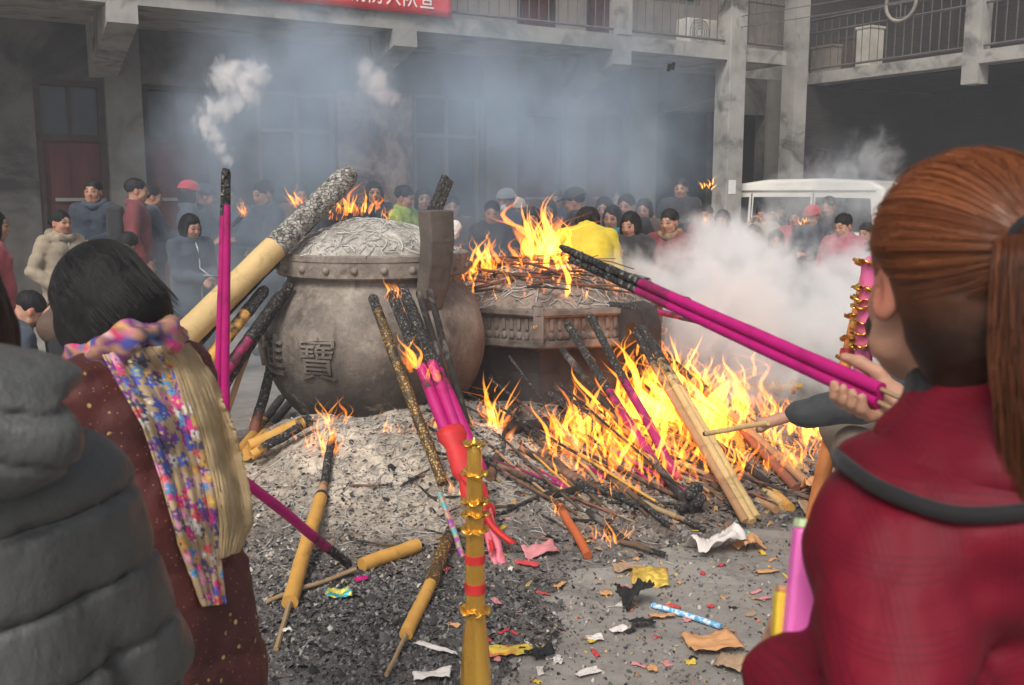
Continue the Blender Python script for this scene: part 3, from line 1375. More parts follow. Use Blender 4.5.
# ================================================================== CAULDRON
def pot_mat():
    m, t = newmat('weathered_cast_iron')
    v = t.coord()
    n = t.noise(v, 5, 8, .62)
    n2 = t.noise(v, 34, 6, .6)
    c = t.ramp(n, [(.3, (.14, .115, .094)), (.5, (.23, .192, .16)), (.7, (.33, .285, .24))])
    c = t.mix(c, t.ramp(n2, [(.3, .78), (.7, 1.12)]), 1, 'MULTIPLY')
    sp = t.n('ShaderNodeSeparateXYZ')
    t.l(v, sp.inputs[0])
    # soot licked up from the fires under the belly
    s = t.math('ADD', sp.outputs[2], t.math('MULTIPLY', t.math('SUBTRACT', t.noise(v, 2.6, 6, .6), .5), .9))
    c = t.mix((.035, .032, .03), c, t.ramp(s, [(.26, 0.04), (.78, 1.0)]))
    c = t.mix(c, (.05, .042, .038), t.ramp(t.noise(v, 3.2, 8, .72, .6), [(.52, 0), (.66, .85)]))
    c = t.mix(c, (.42, .37, .31), t.ramp(t.noise(v, 4.3, 8, .7, .4), [(.58, 0), (.70, .6)]))
    c = t.mix(c, (.06, .05, .045), t.ramp(t.noise(t.mapping(v, (1, 1, .12)), 12, 6, .65), [(.56, 0), (.70, .55)]))
    p = t.n('ShaderNodeBsdfPrincipled', i_Roughness=.82)
    t.l(c, p.inputs['Base Color'])
    bp = t.n('ShaderNodeBump', i_Strength=.6, i_Distance=.015)
    t.l(t.math('ADD', n, n2), bp.inputs['Height'])
    t.l(bp.outputs[0], p.inputs['Normal'])
    t.l(p.outputs[0], t.n('ShaderNodeOutputMaterial').inputs[0])
    return m


m_pot = pot_mat()
PZ = .12
pot = thing('incense_cauldron', 'big round sooty iron cauldron heaped with ash, raised characters on its belly', 'cauldron', (PC[0], PC[1], PZ))
prof_pts = [(.30, .0), (.42, .03), (.53, .12), (.635, .26), (.70, .42), (.718, .56), (.70, .70), (.655, .82), (.59, .91), (.553, .955), (.55, 1.0)]


def spline_prof(pts, n=6):
    pts = np.array(pts, float)
    out = []
    for i in range(len(pts) - 1):
        p0, p1, p2, p3 = pts[max(i - 1, 0)], pts[i], pts[i + 1], pts[min(i + 2, len(pts) - 1)]
        for k in range(n):
            s = k / n
            out.append(.5 * ((2 * p1) + (-p0 + p2) * s + (2 * p0 - 5 * p1 + 4 * p2 - p3) * s * s + (-p0 + 3 * p1 - 3 * p2 + p3) * s ** 3))
    out.append(pts[-1])
    return [tuple(p) for p in out]


PP = spline_prof(prof_pts)


def pot_r(z):
    for (r0, z0), (r1, z1) in zip(PP[:-1], PP[1:]):
        if z0 <= z <= z1:
            return r0 + (r1 - r0) * (z - z0) / max(z1 - z0, 1e-6)
    return PP[-1][0]


b = MB()
b.lathe(PP, (PC[0], PC[1], PZ), 72, fun=lambda r, z, a: r * (1 + .006 * sin(3 * a + 1) + .004 * sin(7 * a + z * 5)))
obj('belly', b, m_pot, pot, smooth=True, autosmooth=60)
b = MB()
rimp = [(.548, .985), (.60, .99), (.612, 1.0), (.612, 1.09), (.618, 1.095), (.618, 1.125), (.60, 1.135), (.56, 1.13), (.55, 1.10)]
b.lathe(rimp, (PC[0], PC[1], PZ), 72)
rim = obj('rim', b, m_pot, pot, autosmooth=35)
for k in range(22):
    a = 2 * pi * k / 22 + .1
    b = MB()
    b.ball((PC[0] + .612 * cos(a), PC[1] + .612 * sin(a), PZ + 1.045), (.024, .024, .024), 8, 6)
    obj('boss', b, m_pot, rim, smooth=True)
for k in range(3):
    a = radians(-75 + 120 * k)
    b = MB()
    b.tube([(PC[0] + .40 * cos(a), PC[1] + .40 * sin(a), PZ + .12), (PC[0] + .46 * cos(a), PC[1] + .46 * sin(a), PZ - .02), (PC[0] + .45 * cos(a), PC[1] + .45 * sin(a), -.02)], [.10, .085, .10], 12)
    obj('leg', b, m_pot, pot, smooth=True, autosmooth=50)
# ear: a bent slab standing on the shoulder of the pot
a = radians(-50)
er, et = np.array([cos(a), sin(a), 0]), np.array([-sin(a), cos(a), 0])
prof = [(.60, .80), (.655, .93), (.695, 1.08), (.715, 1.22), (.70, 1.40)]
vs, fs = [], []
for (r, z) in prof:
    for dr, dt in ((-.06, -.075 - .03 * (z - .8)), (.06, -.075 - .03 * (z - .8)), (.06, .075 + .03 * (z - .8)), (-.06, .075 + .03 * (z - .8))):
        vs.append(np.array([PC[0], PC[1], PZ]) + er * (r + dr) + et * dt + np.array([0, 0, z]))
for i in range(len(prof) - 1):
    for k in range(4):
        fs.append((i * 4 + k, i * 4 + (k + 1) % 4, i * 4 + 4 + (k + 1) % 4, i * 4 + 4 + k))
fs += [(3, 2, 1, 0), tuple((len(prof) - 1) * 4 + k for k in range(4))]
b = MB()
b.add(vs, fs)
bevel(obj('handle', b, mat('sooty_iron', (.12, .10, .085), .85, .45, 5, .5, 24, stain=(.025, .023, .022), stain_scale=3, stain_amt=(.48, .64)), pot), .014, 3)
# raised characters around the belly
for ch, ang, sz in (('寶', -110, .27), ('進', -141, .27), ('財', -172, .27), ('招', -203, .27)):
    v, f = text_mesh(ch, sz, .02)
    v = v - (v.min(0) + v.max(0)) / 2
    out = []
    for p in v:
        zz = .535 + p[1] * 1.05
        r = pot_r(zz) + .006 + p[2]
        aa = radians(ang) + p[0] / .71
        out.append((PC[0] + r * cos(aa), PC[1] + r * sin(aa), PZ + zz))
    b = MB()
    b.add(out, f)
    obj('character', b, m_pot, pot)


# ash heaped inside
def dome(name, cx, cy, z0, rad, hgt, parent, col, oct_=False, seed=0, bumpy=.02):
    n, m = 40, 90
    vs, cs = [], []
    I, K = np.meshgrid(np.arange(n + 1), np.arange(m), indexing='ij')
    s = I / n
    x, y = rad * s * np.cos(2 * pi * K / m), rad * s * np.sin(2 * pi * K / m)
    h = hgt * (1 - s ** 1.8) + bumpy * fbm(n3(x * 9 + seed, y * 9, seed), 4) * (1 - s ** 6) + .3 * hgt * fbm(n3(x * 2.2 + seed, y * 2.2, 1.0), 2) * (1 - s ** 2)
    vs = np.stack([cx + x, cy + y, z0 + h], -1).reshape(-1, 3).tolist()
    cc = np.array(col) * (1 + .5 * fbm(n3(x * 6, y * 6, seed + 3.0), 3))[..., None]
    cs = np.clip(cc, .03, .8).reshape(-1, 3).tolist()
    fs = [(i * m + k, (i + 1) * m + k, (i + 1) * m + (k + 1) % m, i * m + (k + 1) % m) for i in range(n) for k in range(m)]
    b = MB()
    b.v, b.f, b.c = vs, fs, cs
    o = obj(name, b, m_ash, parent, smooth=True)
    V = np.array(vs).reshape(n + 1, m, 3)

    def hf(x, y):
        r = min(sqrt((x - cx) ** 2 + (y - cy) ** 2) / rad * n, n - .001)
        k = int((atan2(y - cy, x - cx) % (2 * pi)) / (2 * pi) * m) % m
        return V[int(r), k, 2]
    return o, hf


_, hpot = dome('ash_heap', PC[0], PC[1], PZ + 1.115, .585, .24, pot, (.50, .46, .41), seed=3)
cb = MB()


def plp():
    r, a = .56 * sqrt(random.random()), random.random() * 6.283
    x, y = PC[0] + r * cos(a), PC[1] + r * sin(a)
    return (x, y, hpot(x, y), hpot)


curls(cb, 620, plp, rad=(.0016, .0035), ln=(.04, .15), shade=(.3, .72))
oc = obj('ash_strands', cb, m_curl, pot, smooth=True)
oc['kind'] = 'stuff'

# ================================================================== OCTAGONAL BURNER
def burner_mat():
    m, t = newmat('sooty_burner_stone')
    v = t.coord()
    n = t.noise(v, 6, 8, .65)
    c = t.ramp(n, [(.3, (.09, .075, .065)), (.5, (.17, .145, .125)), (.7, (.27, .24, .21))])
    c = t.mix(c, (.02, .019, .018), t.ramp(t.noise(v, 2.4, 7, .7, .7), [(.48, 0), (.64, .85)]))
    p = t.n('ShaderNodeBsdfPrincipled', i_Roughness=.9)
    t.l(c, p.inputs['Base Color'])
    bp = t.n('ShaderNodeBump', i_Strength=.5, i_Distance=.015)
    t.l(t.noise(v, 24, 6, .6), bp.inputs['Height'])
    t.l(bp.outputs[0], p.inputs['Normal'])
    t.l(p.outputs[0], t.n('ShaderNodeOutputMaterial').inputs[0])
    return m


m_burn = burner_mat()
m_soot = mat('burner_soot', (.05, .044, .042), .95, .5, 3, .4, 20, stain=(.015, .014, .014), stain_scale=1.5, stain_amt=(.45, .65))
bur = thing('octagonal_burner', 'low eight sided burner with a carved band, full of burning incense', 'burner', (BC[0], BC[1], 0))
A0 = radians(-95)
BR = .86


def octa(r, z, off=0.0):
    return [np.array([BC[0] + r * cos(A0 + pi / 4 * k + off), BC[1] + r * sin(A0 + pi / 4 * k + off), z]) for k in range(8)]


def octa_rings(mb, rings):
    vs, fs = [], []
    for r, z in rings:
        vs += octa(r, z)
    for i in range(len(rings) - 1):
        for k in range(8):
            fs.append((i * 8 + k, i * 8 + (k + 1) % 8, i * 8 + 8 + (k + 1) % 8, i * 8 + 8 + k))
    fs += [tuple(reversed(range(8))), tuple((len(rings) - 1) * 8 + k for k in range(8))]
    mb.add(vs, fs)


b = MB()
octa_rings(b, [(.80, .0), (.80, .10), (.72, .14), (.70, .40), (.74, .56), (.80, .585)])
obj('body', b, m_soot, bur)
b = MB()
octa_rings(b, [(.835, .587), (.85, .60), (.85, .64), (.825, .645), (.825, .80), (.86, .805), (.875, .82), (.875, .85), (.80, .855), (.78, .80)])
band = obj('carved_band', b, m_burn, bur)
cs_ = octa(.825, 0)
for k in range(8):
    p, q_ = cs_[k], cs_[(k + 1) % 8]
    nrm = (p + q_) / 2 - np.array([BC[0], BC[1], 0])
    nrm /= np.linalg.norm(nrm)
    b = MB()
    n = 11
    tt = (q_ - p) / np.linalg.norm(q_ - p)
    R = np.stack([tt, nrm, np.array([0, 0, 1.0])], 1)
    for i in range(n):
        c = p + (q_ - p) * (i + .5) / n
        b.ball(c + nrm * .002 + np.array([0, 0, .672]), (.022, .02, .028), 8, 6, R)
        b.box(c + nrm * .004 + np.array([0, 0, .755]), (.024, .02, .075), R)
    obj('petal_relief', b, m_burn, band, kind='stuff')
cs2 = octa(.85, 0)
for k in range(8):
    c = cs2[k]
    d = c - np.array([BC[0], BC[1], 0])
    d /= np.linalg.norm(d)
    b = MB()
    b.box(c + np.array([0, 0, .74]) - d * .012, (.07, .055, .27), rotz(atan2(d[1], d[0]) - pi / 2))
    b.ball(c + np.array([0, 0, .885]) - d * .012, (.032, .032, .03), 8, 6)
    bevel(obj('corner_post', b, m_burn, bur), .006)
# heavy lug with an arch on the right corner
d = cs2[1] - np.array([BC[0], BC[1], 0])
d /= np.linalg.norm(d)
s_ = np.array([-d[1], d[0], 0])
vs, fs = [], []
arc = [(.0, .62), (.0, .86), (.10, .90), (.21, .87), (.26, .76), (.27, .56), (.20, .56), (.18, .70), (.13, .76), (.07, .73), (.06, .62)]
for w in (-.075, .075):
    for r, z in arc:
        vs.append(cs2[1] + d * (r - .03) + s_ * w + np.array([0, 0, z]))
m_ = len(arc)
fs = [tuple(reversed(range(m_))), tuple(range(m_, 2 * m_))] + [(i, (i + 1) % m_, m_ + (i + 1) % m_, m_ + i) for i in range(m_)]
b = MB()
b.add(vs, fs)
bevel(obj('handle', b, m_soot, bur), .012)
_, hbur = dome('ash_heap', BC[0], BC[1], .835, .775, .27, bur, (.30, .235, .19), seed=9, bumpy=.06)
cb = MB()


def plb():
    r, a = .74 * sqrt(random.random()), random.random() * 6.283
    x, y = BC[0] + r * cos(a), BC[1] + r * sin(a)
    return (x, y, hbur(x, y), hbur)


curls(cb, 420, plb, rad=(.002, .005), ln=(.08, .25), shade=(.18, .6))
oc = obj('ash_strands', cb, m_curl, bur, smooth=True)
oc['kind'] = 'stuff'
# charred remains of sticks lying on the burner
m_char = mat('charred_stick', (.035, .03, .028), .95, .5, 12, .5, 40, stain=(.22, .2, .18), stain_scale=5, stain_amt=(.52, .66))
m_chr2 = mat('half_burnt_stick', (.22, .12, .075), .9, .5, 9, .4, 40, stain=(.04, .035, .03), stain_scale=4, stain_amt=(.45, .6))
m_chr3 = mat('red_brown_burnt_stick', (.20, .075, .05), .9, .5, 9, .4, 40, stain=(.04, .035, .03), stain_scale=5, stain_amt=(.48, .62))
for i in range(97):
    r, a = .62 * sqrt(random.random()), random.random() * 6.283
    x, y = BC[0] + r * cos(a), BC[1] + r * sin(a)
    z = hbur(x, y) + random.uniform(.005, .05)
    an = random.gauss(-.25, .5)
    Ln = random.uniform(.2, .62)
    dv = np.array([cos(an), sin(an), random.uniform(-.22, .18)]) * Ln / 2
    b = MB()
    r0 = random.uniform(.005, .013)
    c = np.array([x, y, z])
    b.tube([c - dv, c + dv * .2 + np.array([0, 0, random.uniform(-.01, .02)]), c + dv], [r0, r0 * .95, r0 * .7], 6)
    obj('charred_stick', b, random.choice((m_char, m_chr2, m_chr2, m_chr3)), bur, smooth=True, autosmooth=50)
# ================================================================== INCENSE STICKS
def paper_mat(name, base, rough=.55, var=.14, scale=9, **k):
    return mat(name, base, rough, var, scale, .18, 50, spec=.3, stain=tuple(.38 * x for x in base), stain_scale=7, stain_amt=(.53, .76), **k)


m_pink = paper_mat('magenta_incense_paper', (.44, .007, .155))
m_pinkd = paper_mat('dull_magenta_paper', (.33, .02, .12))
m_yel = paper_mat('yellow_incense_paper', (.62, .33, .075))
m_yel2 = paper_mat('pale_bamboo_yellow', (.60, .42, .19))
m_tan = paper_mat('tan_incense_paper', (.42, .24, .12))
m_brn = paper_mat('brown_red_incense', (.24, .09, .06))
m_cane = mat('bamboo_cane', (.35, .24, .13), .7, .25, 14, .15)
m_cane_d = mat('scorched_cane', (.12, .08, .05), .85, .4, 12, .2)
m_redw = paper_mat('red_wrapper', (.60, .03, .03))
m_gold = mat('gold_foil', (.85, .50, .09), .20, .18, 14, .25, 30, metal=.85, spec=.6)
m_goldd = mat('dark_gold_foil', (.85, .47, .08), .16, .35, 8, .7, 16, stretch=(1, 1, .12), metal=.75, spec=.6)


def char_tip_mat():
    m, t = newmat('charred_incense_tip')
    v = t.coord()
    n = t.noise(v, 55, 6, .7)
    vo = t.n('ShaderNodeTexVoronoi', feature='DISTANCE_TO_EDGE', i_Scale=46)
    t.l(v, vo.inputs['Vector'])
    c = t.ramp(n, [(.35, (.015, .014, .013)), (.55, (.05, .047, .045)), (.68, (.36, .34, .31))])
    c = t.mix((.008, .008, .008), c, t.ramp(vo.outputs[0], [(.0, 0), (.09, 1)]))
    p = t.n('ShaderNodeBsdfPrincipled', i_Roughness=.95)
    t.l(c, p.inputs['Base Color'])
    bp = t.n('ShaderNodeBump', i_Strength=.9, i_Distance=.008)
    t.l(t.ramp(vo.outputs[0], [(0, 0), (.12, 1)]), bp.inputs['Height'])
    t.l(bp.outputs[0], p.inputs['Normal'])
    t.l(p.outputs[0], t.n('ShaderNodeOutputMaterial').inputs[0])
    return m


m_tip = char_tip_mat()


def grey_ash_mat():
    m, t = newmat('cracked_grey_ash')
    v = t.coord()
    n = t.noise(v, 26, 7, .7)
    vo = t.n('ShaderNodeTexVoronoi', feature='DISTANCE_TO_EDGE', i_Scale=30)
    t.l(t.mapping(v, (1, 1, 1.6)), vo.inputs['Vector'])
    c = t.ramp(n, [(.36, (.05, .045, .04)), (.47, (.26, .24, .21)), (.6, (.46, .44, .40))])
    c = t.mix((.03, .027, .025), c, t.ramp(vo.outputs[0], [(.0, 0), (.07, 1)]))
    p = t.n('ShaderNodeBsdfPrincipled', i_Roughness=.95)
    t.l(c, p.inputs['Base Color'])
    bp = t.n('ShaderNodeBump', i_Strength=.8, i_Distance=.012)
    t.l(t.ramp(vo.outputs[0], [(0, 0), (.1, 1)]), bp.inputs['Height'])
    t.l(bp.outputs[0], p.inputs['Normal'])
    t.l(p.outputs[0], t.n('ShaderNodeOutputMaterial').inputs[0])
    return m


m_gash = grey_ash_mat()


def goldpat_mat():
    m, t = newmat('gold_patterned_wrapper')
    v = t.coord()
    vo = t.n('ShaderNodeTexVoronoi', i_Scale=75)
    t.l(v, vo.inputs['Vector'])
    c = t.ramp(vo.outputs['Distance'], [(.25, (.55, .36, .10)), (.42, (.10, .055, .02))])
    c = t.mix(c, (.03, .028, .026), t.ramp(t.noise(v, 9, 5), [(.5, 0), (.66, .85)]))
    p = t.n('ShaderNodeBsdfPrincipled', i_Roughness=.55, i_Metallic=.3)
    t.l(c, p.inputs['Base Color'])
    t.l(p.outputs[0], t.n('ShaderNodeOutputMaterial').inputs[0])
    return m


m_goldpat = goldpat_mat()


def rainbow_mat():
    m, t = newmat('rainbow_foil')
    v = t.coord()
    n = t.noise(v, 14, 2)
    c = t.ramp(n, [(.3, (.1, .2, .6)), (.42, (.5, .1, .5)), (.5, (.7, .5, .2)), (.58, (.1, .55, .6)), (.7, (.5, .45, .6))])
    p = t.n('ShaderNodeBsdfPrincipled', i_Roughness=.3, i_Metallic=.5)
    t.l(c, p.inputs['Base Color'])
    t.l(p.outputs[0], t.n('ShaderNodeOutputMaterial').inputs[0])
    return m


m_rain = rainbow_mat()


def wob(p0, p1, n, amp, sag=0.0):
    p0, p1 = np.array(p0, float), np.array(p1, float)
    u, w, t = frame(p1 - p0)
    s1, s2 = random.random() * 50, random.random() * 50
    out = []
    for i in range(n):
        s = i / (n - 1)
        a = amp * float(fbm(n3(s * 3, s1, 0), 2)) * sin(pi * min(s * 1.2, 1) * .9 + .1)
        b = amp * float(fbm(n3(s * 3, s2, 0), 2)) * sin(pi * min(s * 1.2, 1) * .9 + .1)
        out.append(p0 + (p1 - p0) * s + u * a + w * b - np.array([0, 0, sag * sin(pi * s)]))
    return out


SC = {}


def scorched(m):
    """the same paper browned and blackened by heat, in ragged patches"""
    if m.name not in SC:
        c = m.copy()
        c.name = 'scorched_' + m.name
        nt = c.node_tree
        p = next(n for n in nt.nodes if n.type == 'BSDF_PRINCIPLED')
        src = p.inputs['Base Color'].links[0].from_socket if p.inputs['Base Color'].links else None
        tc = nt.nodes.new('ShaderNodeTexCoord')
        no = nt.nodes.new('ShaderNodeTexNoise')
        no.inputs['Scale'].default_value = 18
        no.inputs['Detail'].default_value = 5
        nt.links.new(tc.outputs['Object'], no.inputs['Vector'])
        rp_ = nt.nodes.new('ShaderNodeValToRGB')
        rp_.color_ramp.elements[0].position = .36
        rp_.color_ramp.elements[1].position = .60
        nt.links.new(no.outputs['Fac'], rp_.inputs[0])
        mx_ = nt.nodes.new('ShaderNodeMix')
        mx_.data_type = 'RGBA'
        nt.links.new(rp_.outputs[0], mx_.inputs[0])
        mx_.inputs[6].default_value = (.035, .022, .016, 1)
        if src is not None:
            nt.links.new(src, mx_.inputs[7])
        nt.links.new(mx_.outputs[2], p.inputs['Base Color'])
        SC[m.name] = c
    return SC[m.name]


def incense(label, p0, p1, r, m, tip=.15, stem=0.0, r1=None, group=None, mtip=None, mstem=None, name='incense_stick', rough=.008, n=14, wrap=None, cat='incense stick', sides=12):
    """p0 = lower end of the paper body, p1 = burnt end"""
    p0, p1 = np.array(p0, float), np.array(p1, float)
    r1 = r if r1 is None else r1
    d = (p1 - p0) / np.linalg.norm(p1 - p0)
    Ln = np.linalg.norm(p1 - p0)
    t = thing(name, label, cat, p0 - d * stem * .98, group)
    cl = wob(p0, p1, 24, rough)
    k = max(2, int(round(24 * (1 - tip))))
    rr = np.linspace(r, r1, 24)
    if tip < .97:
        b = MB()
        ks = max(2, k - 3) if tip > .05 and r < .04 else k
        b.tube(cl[:ks], rr[:ks] * np.array([1 + .03 * random.uniform(-1, 1) for _ in range(ks)]), sides)
        obj('paper_body', b, m, t, smooth=True, autosmooth=45)
        if ks < k:
            b = MB()
            b.tube(cl[ks - 1:k], [rr[ks - 1] * 1.0] + [rr[i] * random.uniform(.95, 1.0) for i in range(ks, k)], sides)
            obj('scorched_paper', b, scorched(m), t, smooth=True, autosmooth=45)
    if tip > 0:
        b = MB()
        seg = cl[max(k - 1, 0):]
        fin = []
        rad = []
        nn = max(8, len(seg) * 2)
        for i in range(nn):
            s = i / (nn - 1) * (len(seg) - 1)
            j = min(int(s), len(seg) - 2)
            fin.append(seg[j] + (seg[j + 1] - seg[j]) * (s - j))
            rad.append(rr[-1] * (1.03 if i < 2 else random.uniform(.92, 1.02)) * (1 if i < nn - 1 else .6))
        b.tube(fin, rad, sides)
        obj('burnt_tip', b, mtip or m_tip, t, smooth=True, autosmooth=60)
    if stem:
        b = MB()
        b.tube(wob(p0 - d * stem, p0 + d * .01, 6, .004), max(.004, r * .32), 6)
        obj('stem', b, mstem or m_cane, t, smooth=True, autosmooth=50)
    if wrap:
        a0, a1, mw, kk = wrap
        b = MB()
        i0, i1 = int(a0 * 23), max(int(a1 * 23), int(a0 * 23) + 1)
        seg = cl[i0:i1 + 1]
        b.tube(seg, [rr[i0] * kk] * len(seg), sides)
        obj('wrapper', b, mw, t, smooth=True, autosmooth=45)
    return t


def pxr(w, Y):
    """half of a pixel width at distance Y -> metres"""
    return w / 2 / FPX * Y * 1.01


# --- giant incense leaning on the cauldron rim from the left
pB = at(352, 172, 6.25)
dirv = at(182, 338, 5.35) - pB
base = pB + dirv * (pB[2] - .02) / (-dirv[2])
t = incense('thick pale yellow incense log leaning on the cauldron rim, charred grey on top', base, pB, .082, m_yel2, .27, 0, .075, rough=.012, sides=20, mtip=m_gash)
pB = at(334, 196, 6.4)
dirv = at(214, 322, 5.65) - pB
base = pB + dirv * (pB[2] - .02) / (-dirv[2])
incense('dark brown incense log lying just behind and under the thick yellow one', base, pB, .05, m_brn, .5, 0, .045, rough=.012)
for (a, b_, Ya, Yb, w_, m, tp, lab) in (
        ((197, 374), (266, 288), 5.35, 5.75, 13, m_yel, .12, 'slim golden yellow incense stick under the thick log beside the cauldron'),
        ((206, 398), (283, 292), 5.4, 5.8, 12, m_pinkd, .25, 'dull pink incense stick leaning on the left side of the cauldron'),
        ((213, 402), (291, 284), 5.5, 5.85, 11, m_brn, .55, 'half charred brown incense stick touching the cauldron shoulder'),
        ((229, 404), (262, 318), 5.6, 5.9, 6, m_tan, .15, 'thin tan incense stick standing close to the left of the cauldron'),
        ((258, 418), (273, 360), 5.75, 5.95, 11, m_brn, .5, 'short brown burnt stick upright at the foot of the cauldron')):
    p1 = at(*b_, Yb)
    dv = at(*a, Ya) - p1
    base = p1 + dv * (p1[2] - .04) / (-dv[2])
    incense(lab, base, p1, pxr(w_, 5.6), m, tp)

# --- tall pink pair held up at the left
gt = 'tall pink incense pair'
incense('tall magenta incense stick standing upright, charred black top, left one of the pair', at(216, 440, 2.62), at(224.5, 168, 2.68), pxr(8.5, 2.65), m_pink, .15, .12, pxr(6.5, 2.65), gt, rough=.002)
incense('tall magenta incense stick standing upright, charred black top, right one of the pair', at(225, 440, 2.60), at(227.5, 169, 2.66), pxr(9.5, 2.65), m_pink, .14, .12, pxr(6.5, 2.65), gt, rough=.002)

# --- on the ash heap, left
def lay(px, py, up=.02):
    p = hit(px, py)
    return p + np.array([0, 0, up])


def lie(label, a, b_, w_, m, tip=.15, stem=0, ua=.02, ub=.02, **k):
    p0, p1 = lay(*a, ua), lay(*b_, ub)
    r = pxr(w_, (p0[1] + p1[1]) / 2)
    return incense(label, p0, p1, r, m, tip, stem, **k)


p1 = lay(350, 572, .03)
incense('magenta incense stick lying on the ash with a black burnt end pointing down', at(232, 472, 3.3), p1, pxr(10, 3.8), m_pink, .20)
lie('thick orange yellow incense candle lying on the ash, thin charred upper half burning', (290, 610), (322, 500), 15, m_yel, .03, .33, .03, .03)
lie('charred black incense end at the foot of the small ash heap fire', (319, 508), (333, 446), 9, m_tan, .72, 0, .03, .05)
lie('short yellow incense candle stub lying on the ash beside the magenta stick', (362, 572), (418, 552), 15, m_yel, .02, 0, .03, .03)
lie('thin bent brown cane lying over the charcoal flakes', (266, 606), (356, 576), 5, m_cane, .0, 0, .015, .03)
lie('yellow incense candle with a charred gold upper part, lying towards the front', (406, 641), (431, 590), 14, m_yel, .02, .28, .025, .03)
lie('charred gold patterned incense end above the front yellow candle', (431, 591), (452, 540), 14, m_goldpat, .15, 0, .03, .05)
for k, (a, b_, m, tp, lab) in enumerate((
        ((238, 462), (282, 408), m_yel, .45, 'yellow stick with a black end, leftmost in the smouldering bunch on the ash'),
        ((246, 466), (290, 414), m_yel, .5, 'yellow stick with a black end, second from the left in the smouldering bunch'),
        ((252, 470), (302, 440), m_yel, .7, 'mostly charred stick under the smouldering bunch on the ash'),
        ((250, 464), (312, 433), m_yel, .12, 'short bright yellow stick beside the smouldering bunch on the ash'))):
    lie(lab, a, b_, 10 if k != 3 else 13, m, tp, 0, .04 + .02 * k, .08, group='smouldering yellow bunch')

# --- bundle in front of the cauldron
p0 = lay(443, 490, .03)
incense('long slender incense stick in scorched gold patterned paper, leaning on the cauldron', p0, at(372, 296, 5.5), pxr(11, 5.0), m_goldpat, .1, .0, rough=.01)
incense('slim stick wrapped in shiny rainbow foil, standing in the ash', lay(463, 560, .01), at(440, 494, 4.35), pxr(6, 4.3), m_rain, .0)
for k, (xa, xb, yb) in enumerate(((449, 391, 292), (459, 402, 286), (468, 408, 300))):
    p0 = lay(xa + 14, 478, .03)
    incense(('left', 'middle', 'right')[k] + ' of three magenta incense sticks leaning on the cauldron, upper half charred',
            p0, at(xb, yb, 5.45 + .03 * k), pxr(12.5, 4.9), m_pink, .40, group='three magenta sticks on the cauldron', rough=.006)
# red wrapper and ribbons round the foot of the bundle
wr = thing('paper_wrapper', 'crumpled red wrapper tied round the foot of the three magenta sticks', 'wrapper', lay(480, 500, .0))
b = MB()
A, B_ = at(450, 430, 4.55), at(484, 520, 4.25)
b.tube(wob(B_, A, 12, .01), [.062 + .012 * random.uniform(-1, 1) for _ in range(12)], 14, flat=.75)
obj('wrapper_sleeve', b, m_redw, wr, smooth=True)
m_cello = mat('pink_cellophane', (.75, .18, .24), .3, .3, 10, .4, 24, spec=.5, stretch=(1, 1, .3))
for k in range(7):
    b = MB()
    s = k / 6
    st = A + (B_ - A) * random.uniform(.5, .95) + np.array([random.uniform(-.05, .05), random.uniform(-.09, -.05), random.uniform(-.02, .03)])
    en = at(478 + 34 * s, 545 + 38 * random.random(), 4.0 + .1 * random.random())
    P = []
    side = np.array([1, 0, .2]) * random.uniform(.008, .018)
    for i in range(12):
        u = i / 11
        c = st + (en - st) * u + np.array([.015 * sin(u * 7 + k), -.02 * sin(u * 5 + k), -.05 * sin(pi * u) * .4])
        P.append([c - side, c - side * .2 + np.array([0, -.008, .004]), c + side])
    b.grid(P)
    o = obj('ribbon', b, m_cello if k % 2 else m_redw, wr, smooth=True)
    o.modifiers.new('solid', 'SOLIDIFY').thickness = .0015
b = MB()
en = at(506, 585, 3.98)
st = at(486, 505, 4.3)
for s in (-.02, .012):
    b.tube([st + np.array([s, -.04, 0]), (st + en) / 2 + np.array([s, -.05, .0]), en + np.array([s, 0, .015])], [.014, .017, .018], 8, flat=.6)
    obj('cellophane_end', b, m_cello, wr, smooth=True)
    b = MB()
for k, (a, b_) in enumerate((((460, 432), (419, 292)), ((468, 430), (429, 290)))):
    incense(('left' if k == 0 else 'right') + ' of two thin charcoal black sticks leaning under the cauldron handle', lay(*a, .02), at(*b_, 5.5), pxr(7, 5.3), m_char, .0, group='two black sticks under the handle')
for k, (a, b_, w_) in enumerate((((490, 482), (517, 402), 9), ((484, 478), (500, 410), 7), ((500, 470), (512, 396), 6))):
    p1 = at(*b_, 5.85)
    incense(('thick leaning charred cane between the cauldron and the burner', 'thin charred cane nearest the cauldron leg', 'third charred cane leaning against the burner base')[k], lay(*a), p1, pxr(w_, 5.5), m_char if k else m_chr2, .5)
# charred log on the ground by the burner
for (a, b_, w_, m, lab) in (((508, 432), (575, 424), 14, m_char, 'short charred log lying against the burner base'),
                            ((540, 455), (595, 500), 8, m_chr2, 'half burnt brown stick in front of the burner fire'),
                            ((520, 452), (640, 512), 7, m_chr2, 'long half burnt stick lying across the ash towards the front'),
                            ((600, 470), (668, 530), 6, m_cane_d, 'scorched cane in the middle of the charred sticks'),
                            ((640, 505), (705, 535), 6, m_cane, 'pale scorched cane lying beside the tall magenta pair foot'),
                            ((588, 515), (628, 548), 7, m_char, 'black charred stick above the orange paper stub'),
                            ((545, 500), (600, 490), 9, m_char, 'charred black branch resting on the ash edge'),
                            ((620, 545), (665, 560), 6, m_cane_d, 'scorched cane at the edge of the bare concrete'),
                            ((498, 470), (545, 490), 8, m_chr2, 'half burnt stub below the burner corner')):
    lie(lab, a, b_, w_, m, .3, 0, .02, .025)
lie('orange red burnt candle stub with a small flame, lying on the ash edge', (588, 560), (558, 512), 9, paper_mat('orange_red_paper', (.50, .12, .04)), .1, 0, .02, .05)

